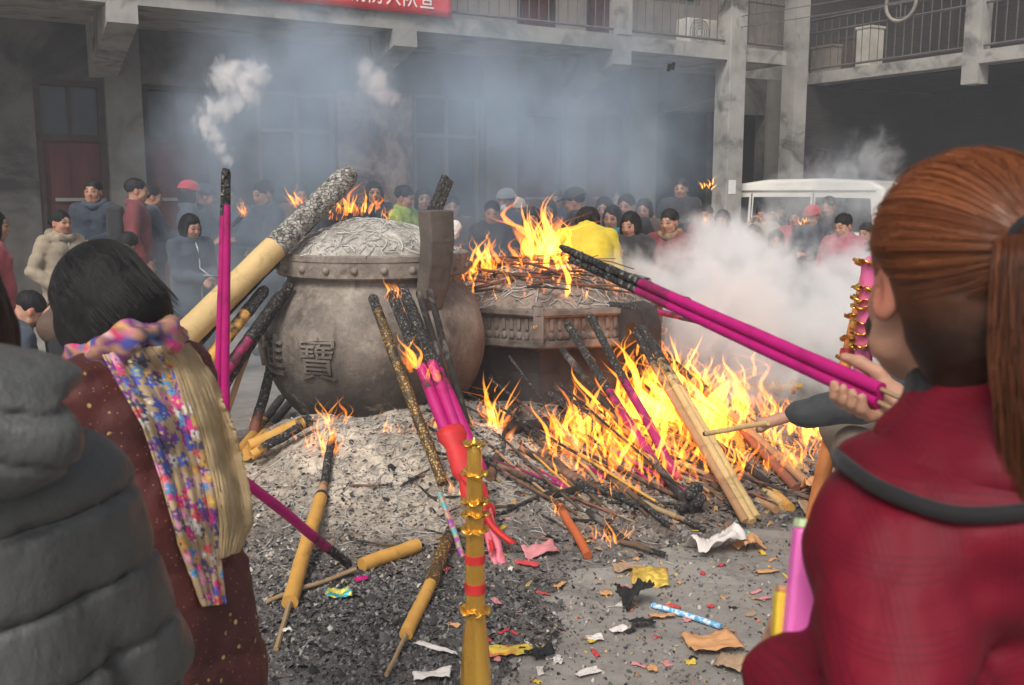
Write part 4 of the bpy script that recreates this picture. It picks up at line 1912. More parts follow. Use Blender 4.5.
# --- right bonfire sticks
gp = 'dull magenta sticks against the burner'
incense('left dull magenta incense stick leaning on the burner, charred above', lay(668, 488, .02), at(566, 322, 6.25), pxr(9, 5.6), m_pinkd, .45, .15, group=gp)
incense('right dull magenta incense stick leaning on the burner, charred above', lay(678, 484, .02), at(589, 314, 6.3), pxr(9, 5.6), m_pinkd, .42, .15, group=gp)
incense('long black charred cane leaning on the burner left of the magenta pair', lay(694, 515, .02), at(562, 350, 6.3), pxr(8, 5.6), m_char, .0)
q = lay(690, 512, .0)
b = MB()
for i in range(6):
    b.ball(q + np.array([random.uniform(-.05, .05), random.uniform(-.04, .04), .02 + .02 * i]), (.04, .035, .03), 8, 6, rotz(i))
tag(obj('charred_bundle', b, m_tip, smooth=True), 'black burnt lump at the foot of the magenta pair, beside the flames', 'burnt bundle')
gy = 'three tan sticks tied in a node'
for k, (xa, ya, xb, yb) in enumerate(((746, 526, 634, 330), (752, 526, 641, 326), (757, 522, 648, 334))):
    incense(('left', 'middle', 'right')[k] + ' stick of the tall tan bundle standing in the bonfire', lay(xa, ya, .02), at(xb, yb, 6.2), pxr(8, 5.5), m_yel2 if k else m_tan, .22, group=gy)
# foil wrap on that bundle's lower half
b = MB()
b.tube([at(702, 448, 5.42), at(728, 490, 5.12), at(750, 527, 4.84)], [.032, .03, .018], 10)
tag(obj('foil_sleeve', b, m_gold, smooth=True), 'shiny gold foil sleeve round the foot of the tall tan bundle', 'foil wrapper')
b = MB()
b.ball(at(702, 441, 5.42), (.05, .05, .04), 10, 6)
tag(obj('paper_knot', b, m_yel, smooth=True), 'yellow paper knot tied round the tall tan bundle', 'paper knot')
for (a, b_, Yb, w_, m, tp, lab) in (
        ((806, 486), (662, 352), 6.6, 9, m_tan, .25, 'long tan incense stick sloping through the bonfire, upper of the long ones'),
        ((796, 492), (690, 372), 6.5, 9, m_brn, .3, 'brown orange incense stick sloping through the bonfire'),
        ((790, 512), (722, 444), 5.9, 9, m_yel, .1, 'yellow incense stick low at the right of the bonfire'),
        ((783, 508), (712, 452), 5.8, 8, m_yel2, .15, 'pale yellow incense stick beside the low yellow one in the bonfire'),
        ((776, 514), (690, 468), 5.6, 7, m_tan, .2, 'thin tan stick lying lowest at the front of the bonfire'),
        ((770, 488), (642, 385), 6.3, 7, m_char, .0, 'black charred stick crossing the bonfire flames'),
        ((720, 492), (618, 396), 6.2, 8, m_chr2, .4, 'half burnt stick leaning into the flames below the burner handle'),
        ((742, 512), (680, 420), 5.9, 6, m_char, .0, 'thin black stick standing behind the foil sleeve'),
        ((800, 470), (735, 400), 6.8, 7, m_yel2, .2, 'pale stick at the far right of the bonfire'),
        ((640, 470), (548, 392), 6.1, 7, m_chr2, .5, 'half burnt brown cane leaning on the burner base'),
        ((614, 470), (560, 408), 6.0, 6, m_char, .0, 'short black stick at the foot of the burner front corner')):
    p1 = at(*b_, Yb)
    incense(lab, lay(*a, .02), p1, pxr(w_, 5.7), m, tp)
tangle = [(m_tan, 'tan'), (m_cane, 'pale cane'), (m_yel, 'yellow'), (m_cane_d, 'scorched'), (m_char, 'charred black'), (m_brn, 'red brown'), (m_chr2, 'half burnt'), (m_pinkd, 'dull magenta')]
for k in range(64):
    m_, nm_ = tangle[random.randrange(len(tangle))]
    bx_, by_ = random.gauss(715, 55), random.gauss(480, 20)
    if k % 3 == 0:
        bx_, by_ = random.gauss(620, 50), random.gauss(485, 22)
    if not (500 < bx_ < 825 and 430 < by_ < 535):
        continue
    a_ = lay(bx_, by_, .015)
    dx_ = -random.uniform(.25, .85)
    en = a_ + np.array([dx_, random.uniform(.2, 1.0), random.uniform(.02, .55) * random.random()])
    en[2] = max(en[2], hz(en[0], en[1]) + .03)
    o = incense('thin ' + nm_ + ' stick lying in the tangle of the burning sticks', a_, en, random.uniform(.006, .013), m_, random.choice((.15, .3, .5)), random.choice((0, .1)), sides=8)
    o['group'] = 'thin ' + nm_ + ' sticks in the bonfire tangle'
for k in range(26):
    m_, nm_ = tangle[random.choice((1, 3, 4, 6))]
    bx_, by_ = random.uniform(470, 650), random.gauss(510, 26)
    if k % 3 == 0:
        bx_, by_ = random.uniform(255, 450), random.gauss(475, 30)
    a_ = lay(bx_, by_, .012)
    an_ = random.uniform(-.9, .9) + random.choice((0, pi))
    ln_ = random.uniform(.08, .38)
    en = a_ + np.array([cos(an_), sin(an_), 0]) * ln_
    en[2] = hz(en[0], en[1]) + random.uniform(.008, .03)
    o = incense('thin ' + nm_ + ' remnant lying on the ash in front of the burners', a_, en, random.uniform(.004, .009), m_, random.choice((.3, .6)), 0, sides=7, cat='stick remnant')
    o['group'] = 'thin ' + nm_ + ' remnants on the ash'
# sticks poking out of the burner
for (a, b_, Ya, Yb, w_, m, tp, lab) in (
        ((590, 296), (702, 322), 7.0, 6.35, 6, m_pinkd, .15, 'thin magenta stick poking out of the right side of the burner'),
        ((560, 300), (640, 308), 7.0, 6.4, 7, m_char, .4, 'grey burnt stick jutting over the burner rim'),
        ((600, 290), (690, 300), 7.3, 6.8, 6, m_brn, .5, 'reddish burnt stick jutting from the burner behind the magenta one'),
        ((520, 262), (440, 266), 7.3, 6.8, 9, m_brn, .5, 'dark red stick lying from the burner to the cauldron rim'),
        ((600, 268), (650, 282), 7.8, 7.5, 9, m_chr2, .3, 'brown log lying on the back of the burner')):
    incense(lab, at(*a, Ya), at(*b_, Yb), pxr(w_, 6.8), m, tp)
for k, (a, b_) in enumerate((((428, 212), (446, 176)), ((436, 212), (450, 180)))):
    incense(('left' if k == 0 else 'right') + ' of two short dark red incense ends standing behind the cauldron handle', at(a[0] - 6, a[1] + 18, 6.6), at(*b_, 6.75), pxr(9, 6.6), m_brn, .65, group='two dark red ends behind the handle')

# --- the big magenta bundle held by the red haired woman
pa, pb = at(880, 396, 1.48), at(566, 253, 2.35)
u, w_, tt = frame(pb - pa)
gb = 'magenta bundle in the hand'
for k, (du, dw) in enumerate(((0, .0105), (.0, -.0105))):
    incense(('upper', 'lower')[k] + ' stick of the long magenta pair held by the red haired woman, burnt tip',
            pa + u * du + w_ * dw, pb + u * du * .85 + w_ * dw * .85 + tt * (.03 - .05 * k), .0114, m_pink, .33 - .03 * k, .07, .0096, gb, mstem=m_cane, rough=.0015)

# ================================================================== GOLD PAPER TOWERS
def ruffle(mb, c, r0, r1, n=6, ax=np.array([0, 0, 1.0])):
    u, w, t = frame(ax)
    a0 = random.random() * 6.28
    for k in range(n):
        a = a0 + 2 * pi * k / n + random.uniform(-.2, .2)
        d = cos(a) * u + sin(a) * w
        s = -sin(a) * u + cos(a) * w
        hw = r1 * random.uniform(.38, .55)
        lift, drop = random.uniform(.4, .8), random.uniform(.1, .5)
        P = []
        for i in range(6):
            q = i / 5
            rr = r0 + (r1 - r0) * q * random.uniform(.92, 1.05)
            up = (r1 - r0) * (lift * q - drop * 1.4 * max(0, q - .55))
            wd = hw * (.5 + .8 * sin(pi * (q * .85 + .08)))
            P.append([c + d * rr + s * wd * e + t * (up - .35 * hw * e * e + .12 * hw * sin(9 * e + k)) for e in (-1, -.6, -.2, .2, .6, 1)])
        mb.grid(P)


def tower(label, base, prof, rows, bands, mbody, ax=np.array([0, 0, 1.0]), group=None, rb=.045, mrow=None):
    t = thing('gold_paper_tower', label, 'paper tower', base, group)
    u, w, tt = frame(ax)
    b = MB()
    b.tube([base + tt * z for z, r in prof], [r for z, r in prof], 20)
    o = obj('body', b, mbody, t, smooth=True, autosmooth=40)
    for z, r in rows:
        b = MB()
        ruffle(b, base + tt * z, r * .8, r + rb, 6, tt)
        q = obj('ruffle', b, mrow or m_gold, t, smooth=True)
        q.modifiers.new('solid', 'SOLIDIFY').thickness = .0015
    for z, r, h in bands:
        b = MB()
        b.tube([base + tt * (z - h / 2), base + tt * (z + h / 2)], [r, r], 20)
        obj('red_band', b, m_redw, t, smooth=True, autosmooth=40)
    return t


Yt = 2.72
def tz(py):
    return at(475, py, Yt)[2]
bx = at(475, 560, Yt)[0]
sc = Yt / FPX * 1.02
tower('tall gold foil paper tower with ruffled rings and red bands standing in front', np.array([bx, Yt, 0]),
      [(0, .058), (.005, .06), (tz(685), 17 * sc), (tz(640), 13.5 * sc), (tz(620), 10.5 * sc), (tz(560), 9.8 * sc), (tz(500), 8.6 * sc), (tz(450), 7.4 * sc), (tz(444), 5 * sc), (tz(437), .8 * sc)],
      [(tz(445), 6 * sc), (tz(474), 8 * sc), (tz(502), 8.5 * sc), (tz(515), 8.6 * sc), (tz(531), 9 * sc), (tz(611), 10.5 * sc)],
      [(tz(558), 10.6 * sc, 9 * sc), (tz(587), 11 * sc, 10.5 * sc)], m_goldd, rb=.017)
Yr = 4.5
pr = at(861, 400, Yr)
tower('tall pink paper tower with many gold ruffled rings, standing upright beside the man', np.array([pr[0], Yr, 0]),
      [(0, .05), (.4, .045), (.9, .04), (at(861, 262, Yr)[2], .032), (at(861, 256, Yr)[2], .004)],
      [(at(861, y, Yr)[2], .036) for y in (263, 289, 301, 309, 323, 333, 347)], [], paper_mat('pink_tower_paper', (.62, .12, .30)), rb=.035)
b0, b1 = at(845, 365, 4.6), at(863, 276, 4.75)
ax = b1 - b0
ax = ax / np.linalg.norm(ax)
b0 = b0 - ax * (b0[2] / ax[2])
ln = np.linalg.norm(b1 - b0)
tower('slim leaning orange red paper tower with gold trim beside the pink one', b0, [(0, .04), (ln * .5, .034), (ln * .8, .022), (ln, .014)],
      [(ln * s, .03) for s in (.62, .68, .75, .84)], [(ln * .6, .04, .05), (ln * .7, .036, .04)], paper_mat('orange_tower_paper', (.62, .22, .06)), ax, rb=.02)
h0 = hit(738, 402) + np.array([0, 0, .10])
tower('gold paper tower lying on its side behind the bonfire', h0, [(0, .02), (.12, .035), (.38, .035), (.5, .025)], [(.02, .02), (.12, .035), (.2, .035), (.3, .035), (.42, .03)], [], m_gold, np.array([1, .1, .03]), rb=.03)

# ================================================================== LITTER
def paper(name, label, cat, px, py, w, h, m, ang=0.0, crumple=.3, lift=.01, seed=0, fold=None, thick=.0012, tilt=0.0):
    p = hit(px, py)
    nx, ny = 18, 14
    s, t = np.meshgrid(np.linspace(-.5, .5, nx), np.linspace(-.5, .5, ny), indexing='ij')
    ed = 1 + .16 * fbm(n3(s * 3 + seed, t * 3, seed), 2)
    x, y = s * w * ed, t * h * ed
    z = crumple * min(w, h) * (fbm(n3(s * 2.4 + seed, t * 2.4, 3.0), 3) * .9 + .5 * np.abs(fbm(n3(s * 5 + seed, t * 5, 8.0), 2)))
    if fold:
        z = z + np.maximum(0, (s - fold[0])) * fold[1] * w
    z = z - z.min() + lift
    z = z + tilt * t * h
    c, q = cos(ang), sin(ang)
    P = np.stack([p[0] + x * c - y * q, p[1] + x * q + y * c, p[2] + z], -1)
    b = MB()
    b.grid(P)
    o = obj(name, b, m, smooth=True)
    sm = o.modifiers.new('solid', 'SOLIDIFY')
    sm.thickness = thick
    tag(o, label, cat)
    return o


m_pap_w = mat('dirty_white_paper', (.70, .64, .60), .8, .15, 8, .2, 30, stain=(.6, .25, .28), stain_scale=6, stain_amt=(.6, .68))
m_pap_g = mat('gold_joss_paper', (.62, .43, .08), .45, .3, 10, .3, 30, metal=.25, stain=(.35, .18, .04), stain_scale=9)
m_pap_o = mat('orange_tissue_paper', (.60, .31, .14), .85, .25, 6, .25, 24)
m_pap_y = mat('yellow_packaging', (.66, .47, .07), .5, .2, 7, .2, stain=(.5, .12, .05), stain_scale=9, stain_amt=(.55, .62))
m_pap_r = mat('red_scrap_paper', (.55, .05, .06), .6, .2, 9, .2)
m_pap_p = mat('pink_scrap_paper', (.62, .24, .25), .7, .25, 7, .2)
m_blk = mat('burnt_black_paper', (.02, .02, .02), .8, .3, 10, .4)
m_teal = mat('teal_printed_foil', (.06, .42, .50), .35, .2, 20, .2, metal=.4, stain=(.65, .55, .1), stain_scale=16, stain_amt=(.5, .53))
m_card2 = mat('brown_card', (.40, .27, .17), .85, .25, 6, .2)
P_ = paper
P_('paper_bag', 'crumpled white paper bag with pink marks lying on the ash edge', 'paper bag', 715, 552, .24, .16, m_pap_w, .3, .55, seed=1)
P_('tissue_scrap', 'orange tissue beside the crumpled white bag', 'tissue', 748, 550, .13, .10, m_pap_o, .5, .5, seed=2)
P_('joss_paper', 'crumpled sheet of gold joss paper on the bare concrete', 'joss paper', 650, 584, .15, .10, m_pap_g, -.1, .35, seed=3, tilt=.4)
P_('card_scrap', 'dull brown flattened card left of the gold joss paper', 'card', 627, 571, .13, .07, m_card2, .2, .35, seed=4)
P_('tissue_scrap', 'big orange tissue sheet lying in front of the blue stick', 'tissue', 712, 648, .19, .15, m_pap_o, .2, .25, seed=5)
P_('tissue_scrap', 'peach tissue corner half under the big orange tissue', 'tissue', 735, 668, .12, .11, m_card2, .8, .3, seed=6)
P_('packaging', 'yellow and red torn packaging with a burnt black corner beside the gold tower', 'packaging', 510, 655, .17, .08, m_pap_y, .25, .3, seed=7)
P_('burnt_paper', 'black burnt paper flap attached to the yellow packaging', 'burnt paper', 540, 658, .09, .07, m_blk, .4, .5, seed=8)
P_('paper_strip', 'long white paper strip lying at the front edge of the charcoal', 'paper strip', 436, 651, .17, .032, m_pap_w, -.55, .3, seed=9)
P_('paper_scrap', 'white paper scrap at the very front beside the gold tower foot', 'paper scrap', 432, 680, .13, .06, m_pap_w, .1, .3, seed=10)
P_('paper_strip', 'white paper strip at the front between the packaging and orange tissue', 'paper strip', 588, 676, .09, .035, m_pap_w, .5, .25, seed=11)
P_('foil_wrapper', 'teal and yellow printed foil wrapper lying on the charcoal', 'foil wrapper', 339, 598, .10, .06, m_teal, .2, .4, seed=12)
P_('paper_scrap', 'magenta scrap beside the teal foil wrapper', 'paper scrap', 362, 582, .06, .03, m_pink, .6, .4, seed=13)
P_('paper_scrap', 'small white scrap left of the teal foil wrapper', 'paper scrap', 287, 633, .035, .02, m_pap_w, .6, .3, seed=14)
P_('paper_scrap', 'small grey white leaf of ash paper beside the burnt black patch', 'paper scrap', 619, 633, .07, .035, m_pap_w, .7, .3, seed=15)
P_('paper_scrap', 'pink crumpled paper right of the cellophane ribbons', 'paper scrap', 540, 556, .17, .08, m_pap_p, .5, .5, seed=16)
P_('paper_scrap', 'red paper scrap right of the cellophane foot', 'paper scrap', 527, 567, .10, .03, m_pap_r, -.2, .4, seed=17)
P_('paper_scrap', 'thin red torn strip on the charcoal edge', 'paper scrap', 543, 596, .06, .016, m_pap_r, -.4, .3, seed=18)
P_('burnt_paper', 'black charred paper heap left of the blue stick', 'burnt paper', 634, 606, .12, .12, m_blk, .3, .7, seed=19)
P_('burnt_paper', 'dark burnt scrap in front of the black charred heap', 'burnt paper', 642, 628, .09, .06, m_blk, .1, .5, seed=20)
P_('tissue_scrap', 'flat orange scrap in front of the black charred heap', 'tissue', 662, 619, .10, .04, m_pap_o, .1, .3, seed=21)
P_('card_scrap', 'beige card triangle near the front, left of the big tissue', 'card', 595, 641, .06, .05, m_pap_w, .1, .2, seed=22)
P_('paper_scrap', 'small orange square scrap at the front', 'paper scrap', 652, 672, .035, .035, m_pap_o, .1, .25, seed=23)
P_('paper_scrap', 'small yellow scrap near the charcoal front edge', 'paper scrap', 592, 644, .035, .02, m_pap_y, .9, .3, seed=24)
P_('paper_scrap', 'small orange scrap behind the gold joss paper', 'paper scrap', 606, 596, .05, .03, m_pap_o, .2, .3, seed=25)
P_('foil_wrapper', 'small blue printed wrapper at the foot of the bonfire', 'foil wrapper', 743, 537, .06, .05, m_teal, .2, .4, seed=26)
P_('card_scrap', 'tan folded card lying beside the red coat hem', 'card', 812, 512, .12, .10, m_card2, .3, .35, seed=27, tilt=.5)
P_('tissue_scrap', 'orange tissue caught at the right end of the bonfire', 'tissue', 816, 492, .16, .10, m_pap_o, .3, .6, seed=28)
P_('paper_scrap', 'yellow scrap just above the orange stub flame', 'paper scrap', 583, 545, .06, .025, m_pap_y, .2, .4, seed=29)
P_('paper_scrap', 'thin pink scrap on the concrete right of the paper bag', 'paper scrap', 765, 601, .05, .02, m_pap_p, .4, .3, seed=30)
P_('card_scrap', 'orange card scrap right of the paper bag', 'card', 768, 574, .10, .03, m_pap_o, .2, .3, seed=31)
for k in range(95):                     # more scraps on the concrete and in the ash
    px, py = random.uniform(440, 810), 520 + 165 * random.random() ** 1.25
    mm, nm = random.choice(((m_pap_o, 'orange'), (m_pap_r, 'red'), (m_pap_y, 'yellow'), (m_pap_w, 'white'), (m_blk, 'black'), (m_card2, 'brown'), (m_pap_p, 'pink')))
    o = P_('paper_scrap', 'tiny torn ' + nm + ' paper scrap on the concrete in front of the bonfire', 'paper scrap', px, py, random.uniform(.014, .065), random.uniform(.008, .032), mm, random.uniform(0, 3), .4, .003, seed=40 + k)
    o['group'] = 'tiny ' + nm + ' paper scraps'
# blue printed stick
p0, p1 = ground(652, 605, .014), ground(735, 631, .014)
t = thing('incense_stick', 'light blue printed paper stick lying on the concrete', 'incense stick', p0)
b = MB()
b.tube([p0, (p0 + p1) / 2 + np.array([0, 0, .003]), p0 + (p1 - p0) * .84], .011, 10)
obj('paper_body', b, mat('blue_printed_paper', (.12, .42, .70), .5, .2, 30, 0, stain=(.7, .75, .8), stain_scale=30, stain_amt=(.52, .55)), t, smooth=True, autosmooth=40)
b = MB()
b.tube([p0 + (p1 - p0) * .83, p1], .004, 6)
obj('stem', b, m_cane, t, smooth=True)
# torn paper bag standing in the cauldron ash
b = MB()
c = at(452, 232, 6.35)
for k in range(3):
    b.ball(c + np.array([.012 * k, 0, .02 * k]), (.045, .03, .06 - .012 * k), 9, 6, roty(.3 * k))
for i, p in enumerate(b.v):
    q = np.array(p)
    b.v[i] = tuple(q + .02 * fbm(n3(q[0] * 30, q[1] * 30, q[2] * 30), 2))
tag(obj('paper_twist', b, m_pap_w), 'crumpled white paper twist stuck in the cauldron ash beside the handle', 'paper')

# ================================================================== VAN
m_van = mat('white_van_paint', (.70, .68, .62), .35, .06, 3, .02, coat=.4, spec=.5, stain=(.45, .42, .36), stain_scale=1.3, stain_amt=(.55, .8))
m_vglass = mat('dark_car_glass', (.02, .025, .03), .12, .15, 3, 0, spec=.6)
m_rub = mat('black_rubber', (.02, .02, .02), .8, .2, 12, .1)
m_chrome = mat('worn_chrome', (.55, .55, .55), .25, .1, 8, 0, metal=1.0)
va = np.array([2.76, 16.25, 0])
vb = np.array([5.42, 14.15, 0])
VX = (vb - va) / np.linalg.norm(vb - va)
VY = np.array([-VX[1], VX[0], 0])        # away from the camera
VL = np.linalg.norm(vb - va)
VW = 1.42


def vp(x, y, z):
    return va + VX * x + VY * y + np.array([0, 0, z])


van = thing('parked_minivan', 'white parked minivan standing behind the smoke by the tall column', 'van', va)
prof = [(.0, .35), (-.02, .62), (.04, .92), (.28, 1.04), (.72, 1.62), (.95, 1.76), (1.5, 1.83), (2.4, 1.84), (3.1, 1.80), (3.30, 1.70), (3.38, 1.3), (3.39, .9), (3.39, .35)]
b = MB()
ys_ = [(0, .10, .0), (.035, .03, .02), (.09, 0, .045), (VW - .09, 0, .045), (VW - .035, .03, .02), (VW, .10, .0)]
n = len(prof)
vs, fs = [], []
for (y, ins, rz) in ys_:
    for (x, z) in prof:
        lean = .11 * max(0, (z - .95)) / .9 * (1 if y < VW / 2 else -1)
        xx = 1.7 + (x - 1.7) * (1 - ins * .25)
        zz = z - (ins * .35 if z > 1.0 else 0)
        vs.append(vp(xx, y + lean * (1 if y in (0, VW) else .9), zz))
for i in range(len(ys_) - 1):
    for k in range(n):
        fs.append((i * n + k, (i + 1) * n + k, (i + 1) * n + (k + 1) % n, i * n + (k + 1) % n))
fs += [tuple(range(n)), tuple(reversed(range((len(ys_) - 1) * n, len(ys_) * n)))]
b.add(vs, fs)
vbody = obj('body', b, m_van, van)
bevel(vbody, .03, 3)


def vpane(nm, quad, m, parent=van, off=.012):
    """quad of (x,z) on the near side (y=0)"""
    for side in (0, 1):
        b = MB()
        vs = []
        for t_ in (0, 1):
            for (x, z) in quad:
                lean = .11 * max(0, (z - .95)) / .9
                y = lean - off * t_ if side == 0 else VW - lean + off * t_
                vs.append(vp(x, y, z))
        n = len(quad)
        b.add(vs, [tuple(range(n)), tuple(reversed(range(n, 2 * n)))] + [(i, n + i, n + (i + 1) % n, (i + 1) % n) for i in range(n)])
        obj(nm, b, m, parent)


vpane('side_window', [(.50, 1.06), (.86, 1.54), (1.22, 1.56), (1.22, 1.06)], m_vglass)
vpane('side_window', [(1.30, 1.06), (1.30, 1.56), (2.22, 1.56), (2.22, 1.06)], m_vglass)
vpane('side_window', [(2.30, 1.06), (2.30, 1.56), (3.12, 1.54), (3.20, 1.06)], m_vglass)
for x in (1.26, 2.26):
    vpane('door_seam', [(x - .008, .4), (x - .008, 1.62), (x + .008, 1.62), (x + .008, .4)], m_rub, van, .004)
vpane('gutter', [(.74, 1.66), (.76, 1.69), (3.2, 1.69), (3.2, 1.66)], m_van, van, .03)
vpane('door_handle', [(1.06, .92), (1.06, .96), (1.2, .96), (1.2, .92)], m_rub, van, .03)
b = MB()                                         # windscreen
vs = []
for t_ in (0, .02):
    for x, z, y in ((.33, 1.10, .14), (.33, 1.10, VW - .14), (.70, 1.59, VW - .2), (.70, 1.59, .2)):
        vs.append(vp(x - .02 - t_, y, z + t_))
b.add(vs, [(0, 1, 2, 3), (7, 6, 5, 4), (0, 4, 5, 1), (1, 5, 6, 2), (2, 6, 7, 3), (3, 7, 4, 0)])
obj('windscreen', b, m_vglass, van)
for y in (.22, VW - .22):
    b = MB()
    b.ball(vp(.02, y, .74), (.05, .13, .08), 10, 6, np.stack([VX, VY, np.array([0, 0, 1.0])], 1))
    obj('headlight', b, m_chrome, van, smooth=True)
b = MB()
b.box(vp(-.03, VW / 2, .45), (.12, VW * .98, .16), np.stack([VX, VY, np.array([0, 0, 1.0])], 1))
bevel(obj('bumper', b, m_rub, van), .03)
for x in (.62, 2.75):
    for y in (.06, VW - .06):
        wroot = None
        b = MB()
        s = 1 if y > .5 else -1
        prof_w = [(-.085, .18), (-.085, .25), (-.06, .275), (.06, .275), (.085, .25), (.085, .18)]
        vs = []
        nn = 24
        for (o_, r) in prof_w:
            for k in range(nn):
                a = 2 * pi * k / nn
                vs.append(vp(x + r * cos(a), y + o_, .28 + r * sin(a)))
        fs = [(i * nn + k, i * nn + (k + 1) % nn, ((i + 1) % 6) * nn + (k + 1) % nn, ((i + 1) % 6) * nn + k) for i in range(6) for k in range(nn)]
        b.add(vs, fs)
        wh = obj('wheel', b, m_rub, van, smooth=True, autosmooth=40)
        b = MB()
        b.tube([vp(x, y + s * .05, .28), vp(x, y + s * .075, .28)], [.18, .15], 20)
        obj('rim', b, m_chrome, wh, smooth=True, autosmooth=40)
b = MB()
for z in (.4,):
    b.box(vp(1.7, VW / 2, .36), (3.2, VW * .9, .14), np.stack([VX, VY, np.array([0, 0, 1.0])], 1))
obj('sill', b, m_rub, van)
# ================================================================== FIRE
def flame_mat(name, col, strength):
    m, t = newmat(name)
    e = t.n('ShaderNodeEmission', i_Color=(*col, 1), i_Strength=strength)
    o = t.n('ShaderNodeOutputMaterial')
    t.l(e.outputs[0], o.inputs['Volume'])
    return m


m_flame = flame_mat('burning_gas', (1.0, .31, .025), 44.0)
m_flame_o = flame_mat('dull_burning_gas', (1.0, .22, .015), 24.0)
m_flame_b = flame_mat('glowing_gas_body', (1.0, .23, .015), 9.5)
m_flame_s = flame_mat('thin_burning_gas', (1.0, .33, .03), 120.0)


def tongue(mb, base, h, r, lean, curl=1.0):
    n, s = 11, 7
    ph, ph2 = random.random() * 6.28, random.random() * 50
    base = np.array(base, float)
    sx, sy = random.uniform(-1, 1), random.uniform(-1, 1)
    pts, rad = [], []
    for i in range(n):
        t = i / (n - 1)
        k = .20 * h * curl * (t ** 1.3)
        off = np.array([sin(ph + 4.2 * t * curl) - sin(ph) + sx * t, .6 * (cos(ph + 3.6 * t * curl) - cos(ph)) + sy * t, 0]) * k
        pts.append(base + np.array([lean[0] * t * h, lean[1] * t * h, h * t]) + off)
        rad.append(max(r * (sin(pi * min(.999, (t * .93 + .035) ** .62)) ** .85) * (1 - .45 * t) * random.uniform(.68, 1.3), .0012))
    mb.tube(pts, rad, s, True, flat=random.uniform(.35, .8), twist=random.uniform(-.35, .35))


def fire(label, spots, mat_=None, name='fire', cat='fire', lean=(.12, 0), group=None, body=True, hs=1.0, bed=None):
    def fix(q):
        if bed is not None:                              # keep the foot of the flame on the heap it burns on
            cx, cy, r, hf = bed
            d = np.hypot(q[0] - cx, q[1] - cy)
            if d > r:
                q = np.array([cx + (q[0] - cx) * r / d * random.uniform(.6, 1), cy + (q[1] - cy) * r / d * random.uniform(.6, 1), q[2]])
            q[2] = hf(q[0], q[1]) - .01
        return q
    """spots: (point, spread xyz, count, height lo, hi, radius factor)"""
    mb = MB()
    first = np.array(spots[0][0], float)
    for (p, sp, n, h0, h1, rf) in spots:
        p = np.array(p, float)
        for _ in range(n):
            q = p + np.array([random.gauss(0, sp[0]), random.gauss(0, sp[1]), random.uniform(-.5, .5) * sp[2]])
            q = fix(q)
            h = (h0 + (h1 - h0) * random.random() ** 1.7) * hs
            tongue(mb, q, h, h * rf * random.uniform(.6, 1.25), (lean[0] + random.gauss(0, .14), lean[1] + random.gauss(0, .1)), random.uniform(.6, 1.5))
            if random.random() < .12 and h < .3:          # loose lick above
                tongue(mb, q + np.array([random.gauss(0, .03), 0, h * 1.02]), h * .28, h * .05, (.2, 0), 1.5)
    o = obj(name, mb, mat_ or m_flame, None, smooth=True)
    o.location = tuple(first)
    o.data.transform(Matrix.Translation(-Vector(first)))
    mb = MB()
    for (p, sp, n, h0, h1, rf) in spots:                 # duller, ragged outer licks
        p = np.array(p, float)
        for _ in range(max(2, int(n * .8))):
            q = p + np.array([random.gauss(0, sp[0] * 1.25), random.gauss(0, sp[1] * 1.1), random.uniform(-.5, .5) * sp[2]])
            q = fix(q)
            h = (h0 + (h1 - h0) * random.random()) * random.uniform(.5, 1.0) * hs
            tongue(mb, q + np.array([0, 0, random.choice((0, 0, .25)) * h]), h, h * rf * random.uniform(.7, 1.6), (lean[0] + random.gauss(0, .3), lean[1] + random.gauss(0, .2)), random.uniform(1.0, 2.2))
    obj('outer_flame', mb, m_flame_o, o, smooth=True)
    if body:
        mb = MB()
        for (p, sp, n, h0, h1, rf) in spots:             # broad soft body of hot gas low in the fire
            p = np.array(p, float)
            for _ in range(max(2, int(n * .35))):
                q = p + np.array([random.gauss(0, sp[0]), random.gauss(0, sp[1]), -.02])
                q = fix(q)
                h = (h0 + (h1 - h0) * random.random()) * .62
                tongue(mb, q, h, h * random.uniform(.22, .38), (lean[0] + random.gauss(0, .2), lean[1]), .8)
        obj('flame_body', mb, m_flame_b, o, smooth=True)
    return tag(o, label, cat, group)


def on_pile(px, py, up=.0):
    return hit(px, py) + np.array([0, 0, up])


# burner top
def bt(px, py, Y=7.1):
    return at(px, py, Y)
fire('large blaze on top of the eight sided burner', [
    (bt(545, 300), (.09, .16, .04), 24, .18, .50, .095),
    (bt(541, 292, 7.3), (.05, .10, .04), 12, .28, .56, .095),
    (bt(572, 306, 6.9), (.10, .14, .03), 18, .07, .22, .11),
    (bt(525, 296, 7.0), (.13, .18, .03), 18, .07, .22, .10),
    (bt(612, 310, 6.9), (.08, .08, .03), 12, .06, .16, .11),
    (bt(545, 285, 7.4), (.20, .2, .03), 14, .06, .20, .10),
    (bt(640, 318, 6.6), (.05, .05, .03), 6, .05, .11, .13)], lean=(-.02, 0), hs=.92, bed=(BC[0], BC[1], .72, hbur))
fire('flames rising between the cauldron rim and the burner', [
    (bt(482, 272, 7.0), (.09, .1, .02), 22, .10, .30, .09),
    (bt(464, 280, 6.7), (.06, .1, .02), 9, .05, .13, .12),
    (bt(510, 268, 7.6), (.12, .1, .02), 10, .06, .25, .07)], lean=(-.05, 0))
fire('flames on the ash heaped in the cauldron', [
    (bt(347, 213, 6.45), (.05, .05, .02), 14, .08, .20, .11),
    (bt(366, 213, 6.45), (.06, .05, .02), 10, .05, .12, .12),
    (bt(388, 220, 6.4), (.02, .03, .01), 5, .05, .10, .12),
    (bt(334, 220, 6.4), (.05, .04, .01), 6, .04, .10, .12)], lean=(0, 0))
fire('thin flame licking the charred end of the thick log', [(bt(300, 205, 6.2), (.03, .03, .01), 7, .06, .12, .12), (bt(318, 214, 6.25), (.04, .03, .01), 6, .05, .09, .12)], lean=(-.5, 0))
